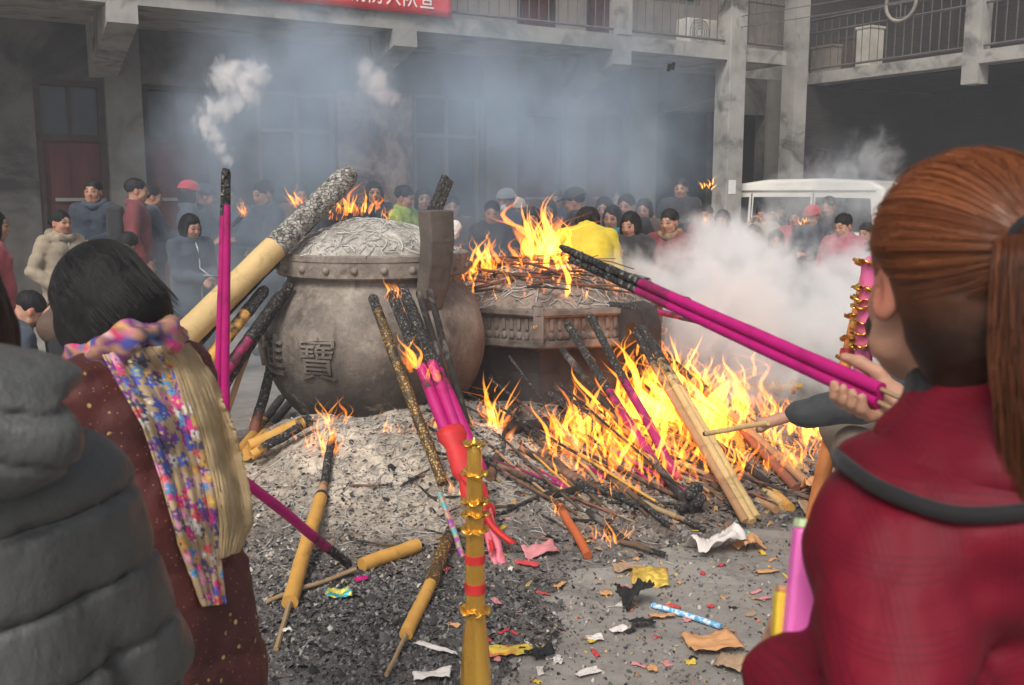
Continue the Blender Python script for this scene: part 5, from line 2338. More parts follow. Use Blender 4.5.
# ground bonfire
fire('main bonfire of incense sticks burning on the ground beside the burner', [
    (on_pile(600, 455), (.22, .12, .02), 44, .10, .34, .085),
    (on_pile(575, 440), (.07, .1, .02), 14, .12, .42, .08),
    (on_pile(640, 450), (.2, .15, .02), 40, .10, .36, .085),
    (on_pile(660, 430), (.18, .15, .05), 44, .22, .62, .075),
    (on_pile(690, 425), (.2, .15, .05), 44, .15, .55, .075),
    (on_pile(668, 410), (.13, .12, .05), 24, .25, .66, .075),
    (on_pile(730, 440), (.2, .15, .02), 34, .10, .34, .085),
    (on_pile(690, 465), (.25, .12, .02), 24, .06, .22, .09),
    (on_pile(610, 485), (.15, .08, .02), 20, .05, .16, .10)], lean=(.0, 0), hs=.84)
fire('low ragged flames spreading through the sticks along the front of the bonfire', [
    (on_pile(590, 470), (.22, .10, .02), 26, .05, .17, .12), (on_pile(650, 472), (.22, .10, .02), 26, .05, .18, .12),
    (on_pile(705, 470), (.22, .12, .02), 26, .06, .20, .12), (on_pile(760, 462), (.22, .14, .02), 26, .06, .20, .12),
    (on_pile(735, 430), (.22, .16, .02), 22, .08, .26, .11), (on_pile(600, 430), (.14, .10, .02), 14, .08, .24, .11),
    (ground(815, 465, .02), (.10, .12, .02), 16, .06, .2, .11)], lean=(.03, 0))
fire('bonfire flames at the right behind the reaching arm', [
    (ground(800, 452, .02), (.16, .18, .02), 36, .08, .26, .09),
    (ground(765, 425, .02), (.2, .2, .02), 22, .06, .2, .09),
    (ground(825, 440, .02), (.12, .15, .02), 26, .1, .32, .085),
    (ground(745, 452, .02), (.2, .12, .02), 22, .06, .2, .1)], lean=(.05, 0))
fire('flames running along the sticks behind the tan bundle', [
    (at(650, 360, 6.45), (.10, .06, .10), 16, .08, .26, .09),
    (at(700, 385, 6.3), (.15, .06, .05), 22, .1, .3, .09),
    (at(740, 410, 6.1), (.15, .06, .05), 14, .08, .22, .09)], lean=(.0, 0))
# small ones
fire('flame on the two thick sticks of the small fire on the ash heap', [(on_pile(326, 455), (.02, .02, .01), 7, .18, .34, .07), (on_pile(312, 447), (.06, .04, .01), 10, .05, .16, .1), (on_pile(336, 425), (.03, .03, .01), 5, .12, .26, .08)], lean=(.05, 0))
fire('low flames at the smouldering yellow bunch', [(on_pile(270, 425), (.10, .06, .02), 9, .03, .10, .11)])
fire('slender flame between the cauldron and the burner', [(on_pile(497, 428), (.03, .02, .01), 9, .14, .34, .075), (on_pile(494, 395, .15), (.015, .02, .05), 3, .08, .14, .1)])
fire('flame on the burnt tips of the magenta sticks at the cauldron', [(at(392, 300, 5.42), (.03, .02, .03), 10, .05, .14, .12), (at(405, 312, 5.40), (.03, .02, .06), 8, .05, .12, .1)], lean=(-.1, 0))
fire('flame halfway down the three magenta sticks', [(at(413, 368, 5.0), (.015, .015, .02), 6, .12, .26, .09), (at(430, 378, 5.0), (.015, .015, .02), 4, .08, .16, .09)], lean=(-.1, 0))
fire('small flame at the left foot of the burner', [(on_pile(560, 440), (.03, .03, .02), 6, .15, .36, .07)])
fire('flame on the orange candle stub on the ash edge', [(on_pile(558, 520, .03), (.015, .02, .01), 6, .05, .12, .1)])
fire('low flame burning on the ash edge beside the concrete', [(on_pile(613, 545), (.03, .03, .01), 8, .06, .16, .09), (on_pile(600, 540), (.03, .03, .01), 4, .04, .1, .1)])
fire('glow of flames under the cauldron behind the ash heap', [(on_pile(402, 434), (.06, .02, .01), 6, .05, .1, .12), (on_pile(436, 428), (.10, .03, .01), 8, .05, .12, .1)])
fire('small flame deep in the red wrapper', [(at(455, 490, 4.55), (.04, .03, .04), 7, .05, .11, .1)])
# burning scraps floating in the air; the windscreen one replaces a flame reflection
for k, (px, py, Y, s) in enumerate(((707, 187, 8.6, .09), (680, 190, 8.9, .05), (705, 222, 9.0, .07), (886, 167, 9.5, .025), (535, 328, 6.2, .03), (805, 223, 8.2, .06))):
    if k == 1:
        continue
    p = at(px, py, Y)
    t = thing('burning_scrap_or_reflection', ('burning paper scrap drifting in the air left of the tall column', 'small dim burning scrap drifting left of the brighter one by the column', 'thin flame shred added in place of a fire reflection on the van windscreen',
                                'tiny glowing ember floating before the dark arcade', 'glowing shred drifting down the burner side', 'burning scrap drifting in front of the van windows')[k], 'burning scrap', p)
    b = MB()
    for _ in range(7):
        q = p + np.array([random.gauss(0, s * .35), random.gauss(0, s * .2), random.gauss(0, s * .2)])
        tongue(b, q, s * random.uniform(.4, .9), s * .13, (random.uniform(-.6, .6), 0), 1.2)
    obj('flame', b, m_flame_s, t, smooth=True)
    b = MB()
    b.grid([[p + np.array([s * .4 * i, s * .2 * j, s * .1 * sin(2 * i + j)]) for j in (-1, 0, 1)] for i in (-1, -.3, .3, 1)])
    obj('charred_paper', b, m_blk, t)
# glowing embers in the bonfire bed
m_emb, t_ = newmat('glowing_ember')
e_ = t_.n('ShaderNodeEmission', i_Color=(1, .17, .02, 1), i_Strength=1.6)
n_ = t_.noise(t_.coord(), 30, 4)
d_ = t_.n('ShaderNodeBsdfDiffuse', i_Color=(.03, .02, .02, 1))
mx = t_.n('ShaderNodeMixShader')
t_.l(t_.ramp(n_, [(.42, 0), (.6, 1)]), mx.inputs[0])
t_.l(d_.outputs[0], mx.inputs[1])
t_.l(e_.outputs[0], mx.inputs[2])
t_.l(mx.outputs[0], t_.n('ShaderNodeOutputMaterial').inputs[0])
b = MB()
for _ in range(380):
    px, py = random.gauss(655, 60), random.gauss(448, 14)
    if not (540 < px < 840 and 395 < py < 510):
        continue
    p = hit(px, py)
    s = random.uniform(.006, .02)
    b.ball(p + np.array([0, 0, .006]), (s, s * .7, s * .5), 6, 4, rotz(random.random() * 3))
tag(obj('embers', b, m_emb), 'bed of glowing embers under the bonfire flames', 'embers', kind='stuff')

# a burnt scrap flying high in front of the balcony
p = at(671, 67, 9.0)
b = MB()
b.grid([[p + np.array([.035 * i + .01 * j, .02 * j, .035 * j + .015 * sin(3 * i)]) for j in (-1, -.3, .4, 1)] for i in (-1, -.2, .3, 1)])
o = obj('flying_ash', b, m_blk)
o.modifiers.new('solid', 'SOLIDIFY').thickness = .003
tag(o, 'black burnt paper scrap flying high in front of the balcony', 'burnt paper')

# ================================================================== SMOKE AND HAZE
SM_D, SM_A, SM_S, SM_B = 4.8, .0, 1.5, .44
def smoke(name, label, blobs, dens, col, nscale, thr=.30, gain=3.0, amp=1.6, step=1.0, aniso=.2, dist=.6, stretch=(1, 1, .8), det=5):
    """heterogeneous smoke: soft balls broken up by noise inside one closed box"""
    C = np.array([b[0] for b in blobs])
    Rr = np.array([b[1] for b in blobs])
    lo = (C - Rr[:, None]).min(0)
    hi = (C + Rr[:, None]).max(0)
    mb = MB()
    mb.box((lo + hi) / 2, hi - lo)
    m, t = newmat(name + '_volume')
    v = t.coord()
    f = None
    for c, r in zip(C, Rr):
        d = t.n('ShaderNodeVectorMath', operation='DISTANCE')
        t.l(v, d.inputs[0])
        d.inputs[1].default_value = tuple(c)
        q = t.math('SUBTRACT', 1.0, t.math('DIVIDE', d.outputs['Value'], r))
        f = q if f is None else t.math('SMOOTH_MAX', f, q, .12)
    f = t.math('MAXIMUM', f, 0.0)
    n = t.noise(t.mapping(v, stretch), nscale, det, .62, dist)
    g = t.math('ADD', f, t.math('MULTIPLY', t.math('SUBTRACT', n, .5), amp))
    g = t.math('MULTIPLY', t.math('SUBTRACT', g, thr), gain, clamp=True)
    g = t.math('MULTIPLY', g, t.math('MULTIPLY', f, 5.0, clamp=True))
    g = t.math('MULTIPLY', g, dens)
    p = t.n('ShaderNodeVolumePrincipled')
    p.inputs['Color'].default_value = (*col, 1)
    p.inputs['Anisotropy'].default_value = aniso
    t.l(g, p.inputs['Density'])
    t.l(p.outputs[0], t.n('ShaderNodeOutputMaterial').inputs['Volume'])
    try:
        m.cycles.volume_step_rate = step
    except Exception:
        pass
    o = obj(name, mb, m)
    return tag(o, label, 'smoke', kind='stuff')


def B(px, py, Y, rpx):
    return (at(px, py, Y), rpx / FPX * Y)


smoke('smoke', 'dense white smoke rolling up behind the right side of the burner', [
    B(645, 290, 7.7, 60), B(705, 285, 7.9, 85), B(745, 330, 7.6, 120), B(752, 262, 8.1, 62), B(830, 325, 8.0, 100), B(850, 275, 8.4, 55), B(720, 240, 8.1, 45)],
    SM_D, (.99, .99, .99), 3.6, .24, 2.2, 2.5, aniso=SM_A, dist=.5, step=SM_S)
smoke('smoke', 'thin bluish smoke drifting up under the long balcony', [
    B(290, 80, 8.6, 130), B(330, 110, 9.2, 160), B(470, 120, 9.6, 170), B(610, 120, 10.4, 150), B(240, 190, 9.0, 140), B(470, 215, 9.4, 120), B(840, 180, 10.5, 60)],
    SM_B, (.70, .85, 1.0), 1.3, .16, 1.6, 1.9, aniso=.2, dist=.6, step=SM_S)
smoke('smoke', 'pale blue smoke spreading above the left of the cauldron under the balcony', [
    B(262, 92, 7.6, 85), B(325, 78, 7.8, 90), B(215, 120, 7.6, 70), B(300, 150, 7.8, 80), B(560, 150, 8.8, 90), B(500, 110, 8.8, 80), B(620, 170, 9.0, 80)],
    .75, (.72, .86, 1.0), 2.2, .20, 1.5, 2.2, aniso=.1, dist=.9, step=SM_S)
smoke('smoke', 'small curl of white smoke above the tall magenta incense pair', [
    B(226, 160, 2.67, 11), B(221, 148, 2.67, 15), B(213, 136, 2.68, 17), B(207, 122, 2.69, 19), B(212, 110, 2.7, 19), B(224, 106, 2.7, 18), B(238, 103, 2.71, 18), B(246, 94, 2.72, 20), B(240, 84, 2.73, 24), B(228, 78, 2.73, 26), B(255, 74, 2.75, 20)],
    22.0, (.99, .99, 1.0), 24, .34, 2.0, 3.4, aniso=.0, dist=1.6)
smoke('smoke', 'small puff of white smoke hanging above the cauldron', [B(376, 82, 6.6, 22), B(385, 95, 6.6, 18), B(368, 70, 6.6, 16)], 5.0, (.98, .98, 1.0), 9, .25, 3.0, 2.2, aniso=.0, dist=.8)
smoke('smoke', 'grey smoke hanging low around the left of the cauldron', [B(245, 350, 6.6, 90), B(215, 290, 7.0, 90), B(270, 260, 7.0, 80)], .5, (.80, .90, 1.0), 2.2, .2, 2.0, 1.6, aniso=.2, dist=.6)
smoke('smoke', 'torn white wisps of smoke drifting over the van roof', [B(835, 182, 9.6, 45), B(862, 195, 9.6, 45), B(800, 205, 9.2, 50), B(870, 160, 9.8, 40)], 1.5, (.98, .99, 1.0), 4.5, .28, 2.2, 2.8, aniso=.1, dist=1.2)
hz_ = MB()
hz_.box((0, 0, 3.6), (124, 124, 9.2))
m, t = newmat('thin_smoke_haze')
p = t.n('ShaderNodeVolumePrincipled')
p.inputs['Color'].default_value = (.86, .92, 1.0, 1)
p.inputs['Density'].default_value = .006
p.inputs['Anisotropy'].default_value = .2
t.l(p.outputs[0], t.n('ShaderNodeOutputMaterial').inputs['Volume'])
tag(obj('haze', hz_, m), kind='stuff')
# ================================================================== PEOPLE
m_skin = mat('skin', (.44, .235, .155), .55, .10, 14, .06, 60, attr=True, sss=.12, spec=.35)
m_hair = mat('black_hair', (.010, .009, .009), .6, .3, 30, .35, 60, stretch=(1, 1, .12), spec=.2)
m_shoe = mat('black_shoe', (.025, .025, .027), .5, .2, 12, .1)


def cloth(name, c, rough=.8, **k):
    k.setdefault('bscale', 70)
    return mat(name, c, rough, .22, 7, k.pop('bump', .25), sheen=.1, **k)


def ik(S, W, l1, l2, pole):
    S, W, pole = (np.array(q, float) for q in (S, W, pole))
    d = W - S
    L_ = np.linalg.norm(d)
    if L_ > (l1 + l2) * .995:
        W = S + d / L_ * (l1 + l2) * .995
        d = W - S
        L_ = np.linalg.norm(d)
    a = (l1 * l1 - l2 * l2 + L_ * L_) / (2 * L_)
    h = sqrt(max(l1 * l1 - a * a, 0))
    u = d / L_
    p = pole - u * np.dot(pole, u)
    p /= np.linalg.norm(p) + 1e-9
    return S + u * a + p * h, W


def head_sdf(S, hc, R, s, k=.012, ear=1.0):
    f = lambda x, y, z: hc + R @ (np.array([x, y, z]) * s)
    e = lambda c, r, kk=k, sub=False, RR_=None: S.ell(f(*c), np.array(r) * s, R if RR_ is None else R @ RR_, kk * s, sub)
    e((0, -.012, .02), (.075, .092, .085), .005)
    e((0, .022, -.03), (.062, .07, .085), .02)
    e((0, .052, -.088), (.03, .03, .024), .025)
    for q in (-1, 1):
        e((.033 * q, .058, -.035), (.027, .026, .028), .018)
        e((.031 * q, .098, .004), (.016, .014, .011), .008, True)
        e((.031 * q, .080, .002), (.0135, .012, .011), .003)
        S.cap(f(.012 * q, .09, .021), f(.045 * q, .078, .02), .006 * s, .005 * s, .008 * s)
        # ears
        e((.076 * q, -.006, -.016), (.010 * ear, .021 * ear, .033 * ear), .006, False, rotz(-.35 * q) @ rotx(.15))
        e((.086 * q, -.002, -.013), (.008, .011, .018), .004, True)
        S.cap(f(.052 * q, .03, -.07), f(.03 * q, .055, -.09), .02 * s, .016 * s, .02 * s)
    S.cap(f(0, .083, .012), f(0, .102, -.026), .008 * s, .0125 * s, .008 * s)
    for q in (-1, 1):
        e((.011 * q, .094, -.030), (.008, .009, .007), .005)
    e((0, .086, -.056), (.021, .011, .006), .006)
    e((0, .085, -.066), (.019, .011, .007), .005)


def hand_sdf(S, W, d, up, s, side, curl=.6, k=.006):
    """open, slightly curled hand: W wrist, d pointing direction, up = back of the hand normal; side=+1 thumb on the +cross side"""
    d = np.array(d, float)
    d /= np.linalg.norm(d)
    up = np.array(up, float)
    up = up - d * np.dot(up, d)
    up /= np.linalg.norm(up)
    c = np.cross(d, up) * side
    R = np.stack([c, d, up], 1)
    S.ell(W + d * .045 * s, np.array([.040, .052, .017]) * s, R, .015)
    for i, (o, ln) in enumerate(((.029, .068), (.010, .077), (-.010, .072), (-.028, .056))):
        p = W + d * .082 * s + c * o * s
        pts, a = [W + d * .05 * s + c * o * .8 * s, p], .15
        for j, fr in enumerate((.45, .32, .25)):
            a += curl * (.55, .7, .5)[j]
            pts.append(pts[-1] + (d * cos(a) - up * sin(a)) * ln * fr * s + c * .03 * o * s)
        S.chain(pts, np.array([.0105, .0100, .0092, .0085, .0072]) * s, k)
    p = W + d * .022 * s + c * .030 * s
    S.chain([W + d * .015 * s + c * .012 * s, p, p + (d * .6 + c * .75 - up * .25) * .032 * s, p + (d * .85 + c * .6 - up * .6) * .058 * s], np.array([.014, .0135, .0105, .0085]) * s, k)


def skin_col(hc, R, s):
    def f(V):
        p = (V - hc) @ R / s
        c = np.ones((len(V), 3)) * (1 + .12 * fbm(V * 30, 2))[:, None]
        for q in (-1, 1):
            e = ((p[:, 0] - .031 * q) / .0165) ** 2 + ((p[:, 2] - .003) / .0075) ** 2
            c[(e < 1) & (p[:, 1] > .06)] = (.10, .08, .08)
            b = (((p[:, 0] - .031 * q) / .022) ** 2 + ((p[:, 2] - .026) / .0055) ** 2)
            c[(b < 1) & (p[:, 1] > .05)] = (.22, .2, .2)
            ck = np.exp(-(((p[:, 0] - .038 * q) / .022) ** 2 + ((p[:, 2] + .035) / .02) ** 2 + ((p[:, 1] - .075) / .03) ** 2))
            c *= 1 - ck[:, None] * np.array([0, .18, .16])
        er = np.clip((np.abs(p[:, 0]) - .066) / .012, 0, 1) * np.exp(-((p[:, 2] + .016) / .035) ** 2) * np.exp(-((p[:, 1] + .004) / .03) ** 2)
        c *= 1 - er[:, None] * np.array([-.12, .28, .30])
        c *= (1 + .10 * fbm(p * 40, 3) + .06 * fbm(p * 160, 2))[:, None]
        l = (p[:, 0] / .022) ** 2 + ((p[:, 2] + .061) / .0095) ** 2
        c[(l < 1) & (p[:, 1] > .07)] = (.82, .45, .42)
        return np.clip(c, 0, 1.3)
    return f


def person(label, hx, hy, Y, face=None, coat=None, pants=None, hair='short', lean=0.0, nod=.15, turn=0.0, hands='side', puff=0.0, hem=.80,
           hat=None, scarf=None, collar=None, group='people gathered behind the fires', fine=False, z_head=None, hands_w=None, fatness=1.0, zipper=None,
           squat=False, pole=(.0, -.4, -1), hairmat=None, skip=(), s=None, vox=None, vcoat=None, arm_r=1.0, quilt=None, hood=None, hoodm=None, vox_hair=None, head_off=(0, 0, 0), root_xy=None,
           fist=None, backpack=None, drop=0.0, hip_z=None, ear=1.0, back_lift=0.0, crease=.42, stitch=0.0, fold=.011):
    zh = at(hx, hy, Y)[2]
    # where the head centre sits for this posture, relative to the root
    hip = np.array([0, 0, .86]) if not squat else np.array([0, -.16, hip_z or .30])
    RL = rotx(-lean)

    def upb(p):
        return hip + RL @ (np.array(p, float) - np.array([0, 0, .86]))
    hcl = upb((0, .012, 1.49)) + np.array([0, .25 * nod * .09, -.02 * nod]) + np.array(head_off)
    if s is None:
        s = float(np.clip(zh / hcl[2], .80, 1.16))
    hw = at(hx, hy, Y)
    if face is None:
        face = atan2(-(-.2 - hw[0]), (6.4 - hw[1]))
    Rz = rotz(face)
    root_p = hw - Rz @ (hcl * s)
    root_p[2] = 0
    if root_xy is not None:
        root_p = np.array([root_xy[0], root_xy[1], 0])
    T = thing('person', label, 'person', root_p, group, face)
    P = lambda *a: np.array(a, float) * s
    U_ = lambda *a: upb(a) * s
    Rh = RL @ rotz(turn) @ rotx(-nod)
    hc = hcl * s
    # joints
    sh = {q: U_((.165 - .25 * drop) * q * fatness ** .5, -.005, 1.30 - drop) for q in (-1, 1)}
    tgt = dict(side=lambda q: U_(.25 * q * fatness ** .3, .06, .82), clasp=lambda q: U_(.035 * q, .25, 1.0), pray=lambda q: U_(.018 * q, .235, 1.16), pocket=lambda q: U_(.19 * q, .13, .90),
               hold=lambda q: U_(.10 * q, .36, 1.08), front=lambda q: U_(.06 * q, .30, 1.05), raise_=lambda q: U_(.08 * q, .24, 1.36))
    el, wr = {}, {}
    for q in (-1, 1):
        if hands_w is not None and hands_w.get(q) is not None:
            w = Rz.T @ (np.array(hands_w[q], float) - root_p)
        else:
            w = tgt[hands](q)
        pl = np.array([pole[0] + .55 * q, pole[1], pole[2]])
        el[q], wr[q] = ik(sh[q], w, .275 * s, .25 * s, pl)
    if squat:
        legs = {q: [P(.09 * q, -.16, hip_z or .30), P(.16 * q, .26, .50), P(.13 * q, .10, .08)] for q in (-1, 1)}
    else:
        st = random.uniform(-.05, .05)
        legs = {q: [hip * s + P(.09 * q, 0, -.0), P(.10 * q, .03 + st * q * .5, .46), P(.11 * q, -.02 + st * q, .08)] for q in (-1, 1)}
    vx = vox or (.0062 if fine else .0105)
    allp = [hc + P(0, 0, .13), P(.3, .3, 0), P(-.3, -.3, 0)] + [wr[q] for q in wr] + [el[q] for q in el] + [legs[q][1] for q in legs] + [hc + P(.15, .15, 0), hc - P(.15, .15, 0)]
    lo = np.min(allp, 0) - .16
    hi = np.max(allp, 0) + .16
    lo[2] = -.02
    # ---- body (one continuous surface)
    S = SDF(lo, hi, vx)
    head_sdf(S, hc, Rh, s, ear=ear)
    nb = U_(0, -.015, 1.33)
    S.cap(hc + Rh @ P(0, -.02, -.06), nb, .050 * s, .058 * s, .02)
    S.cap(U_(0, -.01, 1.20), hip * s + P(0, 0, .05), .085 * s, .10 * s, .03)
    S.cap(nb, U_(0, -.01, 1.20), .05 * s, .08 * s, .02)
    for q in (-1, 1):
        S.cap(U_(0, -.01, 1.27), sh[q], .045 * s, .04 * s, .02)
        S.chain([sh[q], el[q], wr[q]], [.042 * s, .035 * s, .026 * s], .01)
        S.chain([legs[q][0], legs[q][1], legs[q][2]], [.08 * s, .052 * s, .038 * s], .02)
        fd = (wr[q] - el[q])
        if fist and q in fist:
            fist[q](S, wr[q], Rz, root_p)
            continue
        if hands == 'pray':
            hand_sdf(S, wr[q], RL @ np.array([0, .25, 1.0]), np.array([q, 0, 0]), s, -q if q > 0 else -q, .05)
        elif hands == 'clasp':
            hand_sdf(S, wr[q], np.array([-q * .8, .6, -.25]), np.array([0, .6, .8]), s, q, .8)
        else:
            hand_sdf(S, wr[q], fd, np.array([q * .5, -.2, .8]) if fd[2] > -.15 else np.array([q, .1, .2]), s, 1 if q < 0 else -1, .5)
    if 'body' not in skip:
        S.obj('body', m_skin, T, skin_col(hc, Rh, s))
    # ---- trousers and shoes
    S = SDF(lo, hi, .018 if not fine else .014)
    S.ell(hip * s + P(0, 0, .02), np.array([.142, .102, .12]) * s * min(1, fatness), None, .02)
    for q in (-1, 1):
        S.chain(legs[q], [.092 * s, .076 * s, .066 * s], .03)
    S.disp(lambda p: .008 * fbm(p * np.array([14, 14, 7]), 3))
    if 'trousers' not in skip:
        S.obj('trousers', pants or cloth('dark_trousers', (.03, .03, .036)), T)
    for q in (-1, 1):
        b = MB()
        c = legs[q][2] + P(0, .055, -.045)
        b.ball(c, np.array([.045, .125, .045]) * s, 12, 8)
        b.v = [(x, y, max(z, .002)) for x, y, z in b.v]
        obj('shoe', b, m_shoe, T, smooth=True, local=True)
    # ---- coat
    F = fatness
    S = SDF(lo, hi, vcoat or (.009 if fine else .0135))
    pz = max(hem, .3)
    zl = lambda x, y, z: (U_(x, y, z) if z >= .86 else hip * s + P(x, y, z - .86))
    for q in (-1, 1):
        S.chain([zl(.062 * q, 0, pz + .10), zl(.066 * q, .0, max(pz + .12, 1.0)), U_(.075 * q, .0, 1.22), U_(.055 * q, -.005, 1.31)], np.array([.128 + max(0, .72 - hem) * .13, .126, .118, .075]) * s * F, .03)
        S.cap(U_(.03 * q, -.01, 1.345 - .3 * drop), sh[q], .052 * s, .066 * s * arm_r, .05)
        S.chain([sh[q], el[q], wr[q] - (wr[q] - el[q]) * .08], np.array([.074, .064, .050]) * s * arm_r, .012 if fine else .02)
    for a in np.linspace(0, 2 * pi, 9)[:-1]:
        a2 = a + 2 * pi / 8
        r = .066
        for zz, r3 in ((1.345, .030), (1.375, .022)):
            S.cap(U_(r * sin(a), r * cos(a) * .95 - .012, zz + .016 * cos(a + pi)), U_(r * sin(a2), r * cos(a2) * .95 - .012, zz + .016 * cos(a2 + pi)), r3 * s, None, .012)
    if back_lift:
        S.ell(U_(0, -.075, 1.30), np.array([.165, .095, .075 + back_lift]) * s, RL, .05)
    if hood:
        S.ell(U_(0, -.115, 1.33), np.array([.125, .07, .095]) * s, RL @ rotx(.35), .03)
    if puff:
        qd = quilt or .105
        axis = RL @ np.array([0, 0, 1.0])

        def pf(p):
            z = (p - hip * s) @ axis
            for q in (-1, 1):           # along the sleeve use distance from the shoulder
                d = np.linalg.norm(p - (sh[q] + el[q]) / 2, axis=-1)
            ph = (z + .02 * np.sin(p[:, 0] * 14) + .022 * fbm(p * 5, 2)) / qd
            w = np.abs(np.sin(pi * ph))
            pk = np.exp(-(w / .5) ** 2)                      # puckers along the stitched seams
            if stitch:
                nw = np.exp(-(w / .20) ** 2)
                return puff * (np.sqrt(np.minimum(w, .95)) - .6) - stitch * nw + (.002 + .006 * pk) * fbm(p * np.array([38, 38, 15]), 3) + fold * np.abs(fbm(p * np.array([8, 8, 15]) + 3.0, 3)) + .27 * fold * fbm(p * 30, 2)
            return puff * (np.minimum(w, .9) ** crease - .7) + (.003 + .007 * pk) * fbm(p * np.array([34, 34, 13]), 3) + (.003 if fine else .006) * fbm(p * np.array([12, 12, 20]), 3)
        S.disp(pf)
    else:
        S.disp(lambda p: .015 * fbm(p * np.array([11, 11, 7]), 3) + .009 * np.abs(fbm(p * np.array([9, 9, 22]), 3)) + .005 * fbm(p * 26, 2))
    ct = S.obj('jacket', coat, T)
    ct_sdf = S
    if zipper:
        b = MB()
        pts = []
        for z in np.linspace(hem + .06, 1.33, 12):
            o, d = zl(0, .5, z), RL @ np.array([0, -1.0, 0]) if z > .86 else np.array([0, -1.0, 0])
            for k in range(160):
                p = o + d * k * .003
                ix = np.round((p - S.lo) / S.vox).astype(int)
                if (ix >= 0).all() and (ix < S.n).all() and S.d[tuple(ix)] < .003:
                    break
            pts.append(p)
        b.tube(pts, .007, 5)
        obj('zip_fastener', b, zipper, T, smooth=True, local=True)
    # ---- hair, hats, scarves
    if hair:
        vh = vox_hair or (.006 if fine else .0105)
        S = SDF(hc - .30 * s, hc + .24 * s, vh)
        f = lambda x, y, z: hc + Rh @ P(x, y, z)
        e = lambda c, r, kk=.015, sub=False: S.ell(f(*c), np.array(r) * s, Rh, kk * s, sub)
        e((0, -.020, .031), (.083, .098, .084), .0)
        if hair == 'bob':
            e((0, -.035, -.03), (.094, .085, .115), .03)
            for q in (-1, 1):
                e((.074 * q, .005, -.055), (.026, .055, .085), .02)
        elif hair == 'bun':
            e((0, -.13, .0), (.045, .04, .045), .01)
        elif hair == 'long':
            e((0, -.05, -.06), (.09, .07, .17), .03)
        e((0, .100, -.034), (.070, .075, .082), .010, True)
        if hair == 'bob':
            e((.015, .10, -.09), (.060, .09, .09), .012, True)
        if hair in ('short', 'bun'):
            e((0, .05, -.13), (.13, .12, .115), .012, True)
        S.disp(lambda p: .009 * fbm(p * np.array([55, 55, 18]), 3))
        S.obj('hair', hairmat or m_hair, T)
    if hat:
        S = SDF(hc - .2 * s, hc + .24 * s, .0085)
        f = lambda x, y, z: hc + Rh @ P(x, y, z)
        kind, hm = hat
        S.ell(f(0, -.012, .055), np.array([.093, .108, .078 if kind != 'hood' else .09]) * s, Rh, 0)
        if kind == 'hood':
            S.ell(f(0, -.04, -.01), np.array([.108, .10, .145]) * s, Rh, .03 * s)
            S.ell(f(0, .10, -.02), np.array([.07, .10, .095]) * s, Rh, .01, True)
        else:
            S.box(f(0, 0, -.06), np.array([.2, .2, .095]) * s, Rh, .01, .01, True)
            for a in np.linspace(0, 2 * pi, 13)[:-1]:
                a2 = a + pi / 6
                S.cap(f(.090 * sin(a), -.012 + .106 * cos(a), .042), f(.090 * sin(a2), -.012 + .106 * cos(a2), .042), .014 * s, None, .008)
            if kind == 'cap':
                S.ell(f(0, .115, .042), np.array([.07, .06, .010]) * s, Rh @ rotx(-.25), .01)
        S.obj('hat', hm, T)
    if scarf:
        b = MB()
        pts = []
        for a in np.linspace(0, 2 * pi, 20)[:-1]:
            pts.append(U_(.088 * sin(a), .085 * cos(a) - .005, 1.372 - .03 * cos(a) + .006 * sin(3 * a)))
        b.tube(pts, [.034 * s * (1 + .15 * sin(5 * k)) for k in range(19)], 10, closed=True)
        obj('scarf', b, scarf, T, smooth=True, local=True)
    if collar:
        S = SDF(U_(0, 0, 1.36) - .2, U_(0, 0, 1.36) + .2, .011)
        for a in np.linspace(.25, 2 * pi - .25, 15)[:-1]:
            a2 = a + (2 * pi - .5) / 14
            S.cap(U_(.095 * sin(a), .095 * cos(a) - .01, 1.365 - .025 * cos(a)), U_(.095 * sin(a2), .095 * cos(a2) - .01, 1.365 - .025 * cos(a2)), .036 * s, None, .015)
        S.disp(lambda p: .012 * fbm(p * 45, 3))
        S.obj('fur_collar', collar, T)
    if backpack:
        b = MB()
        b.box(U_(0, -.19, 1.16), np.array([.28, .15, .38]) * s, RL)
        bo = obj('backpack', b, backpack, T, local=True)
        bevel(bo, .05, 4)
    T['s'] = float(s)
    del T['s']
    return dict(root=T, pos=root_p, Rz=Rz, s=s, coat=ct, sdf=ct_sdf, hc=hc, Rh=Rh, wr=wr, el=el, sh=sh, U=U_)


m_mask = mat('white_mask_cloth', (.75, .75, .76), .8, .05, 20)
C = cloth
c_beige = C('beige_padded_cloth', (.33, .27, .20), .75)
c_navy = C('navy_padded_cloth', (.025, .035, .055), .7)
c_slate = C('slate_blue_cloth', (.05, .065, .09), .8)
c_dark = C('charcoal_cloth', (.03, .03, .034), .8)
c_mar = C('maroon_cloth', (.16, .03, .035), .75)
c_dpink = C('dusty_pink_cloth', (.33, .07, .10), .75)
c_rose = C('rose_red_cloth', (.42, .08, .09), .75)
c_yel = C('bright_yellow_padded_cloth', (.62, .47, .03), .65)
c_lime = C('lime_green_cloth', (.42, .55, .12), .7)
c_brown = C('brown_cloth', (.10, .06, .045), .8)
c_turq = C('turquoise_scarf_cloth', (.04, .20, .22), .8)
c_patsc = mat('patterned_scarf_cloth', (.30, .20, .11), .85, .6, 18, .3, stain=(.10, .02, .02), stain_scale=16)
c_cream = C('cream_knit', (.60, .48, .38), .85)
c_redhat = C('red_knit_hat', (.45, .03, .05), .85)
c_greyhat = C('grey_knit_hat', (.30, .31, .33), .85)
c_fur = mat('beige_fur', (.36, .29, .21), .95, .4, 40, .8, 80)
m_zip = mat('pale_zip', (.5, .5, .48), .4, .1, 20, metal=.6)

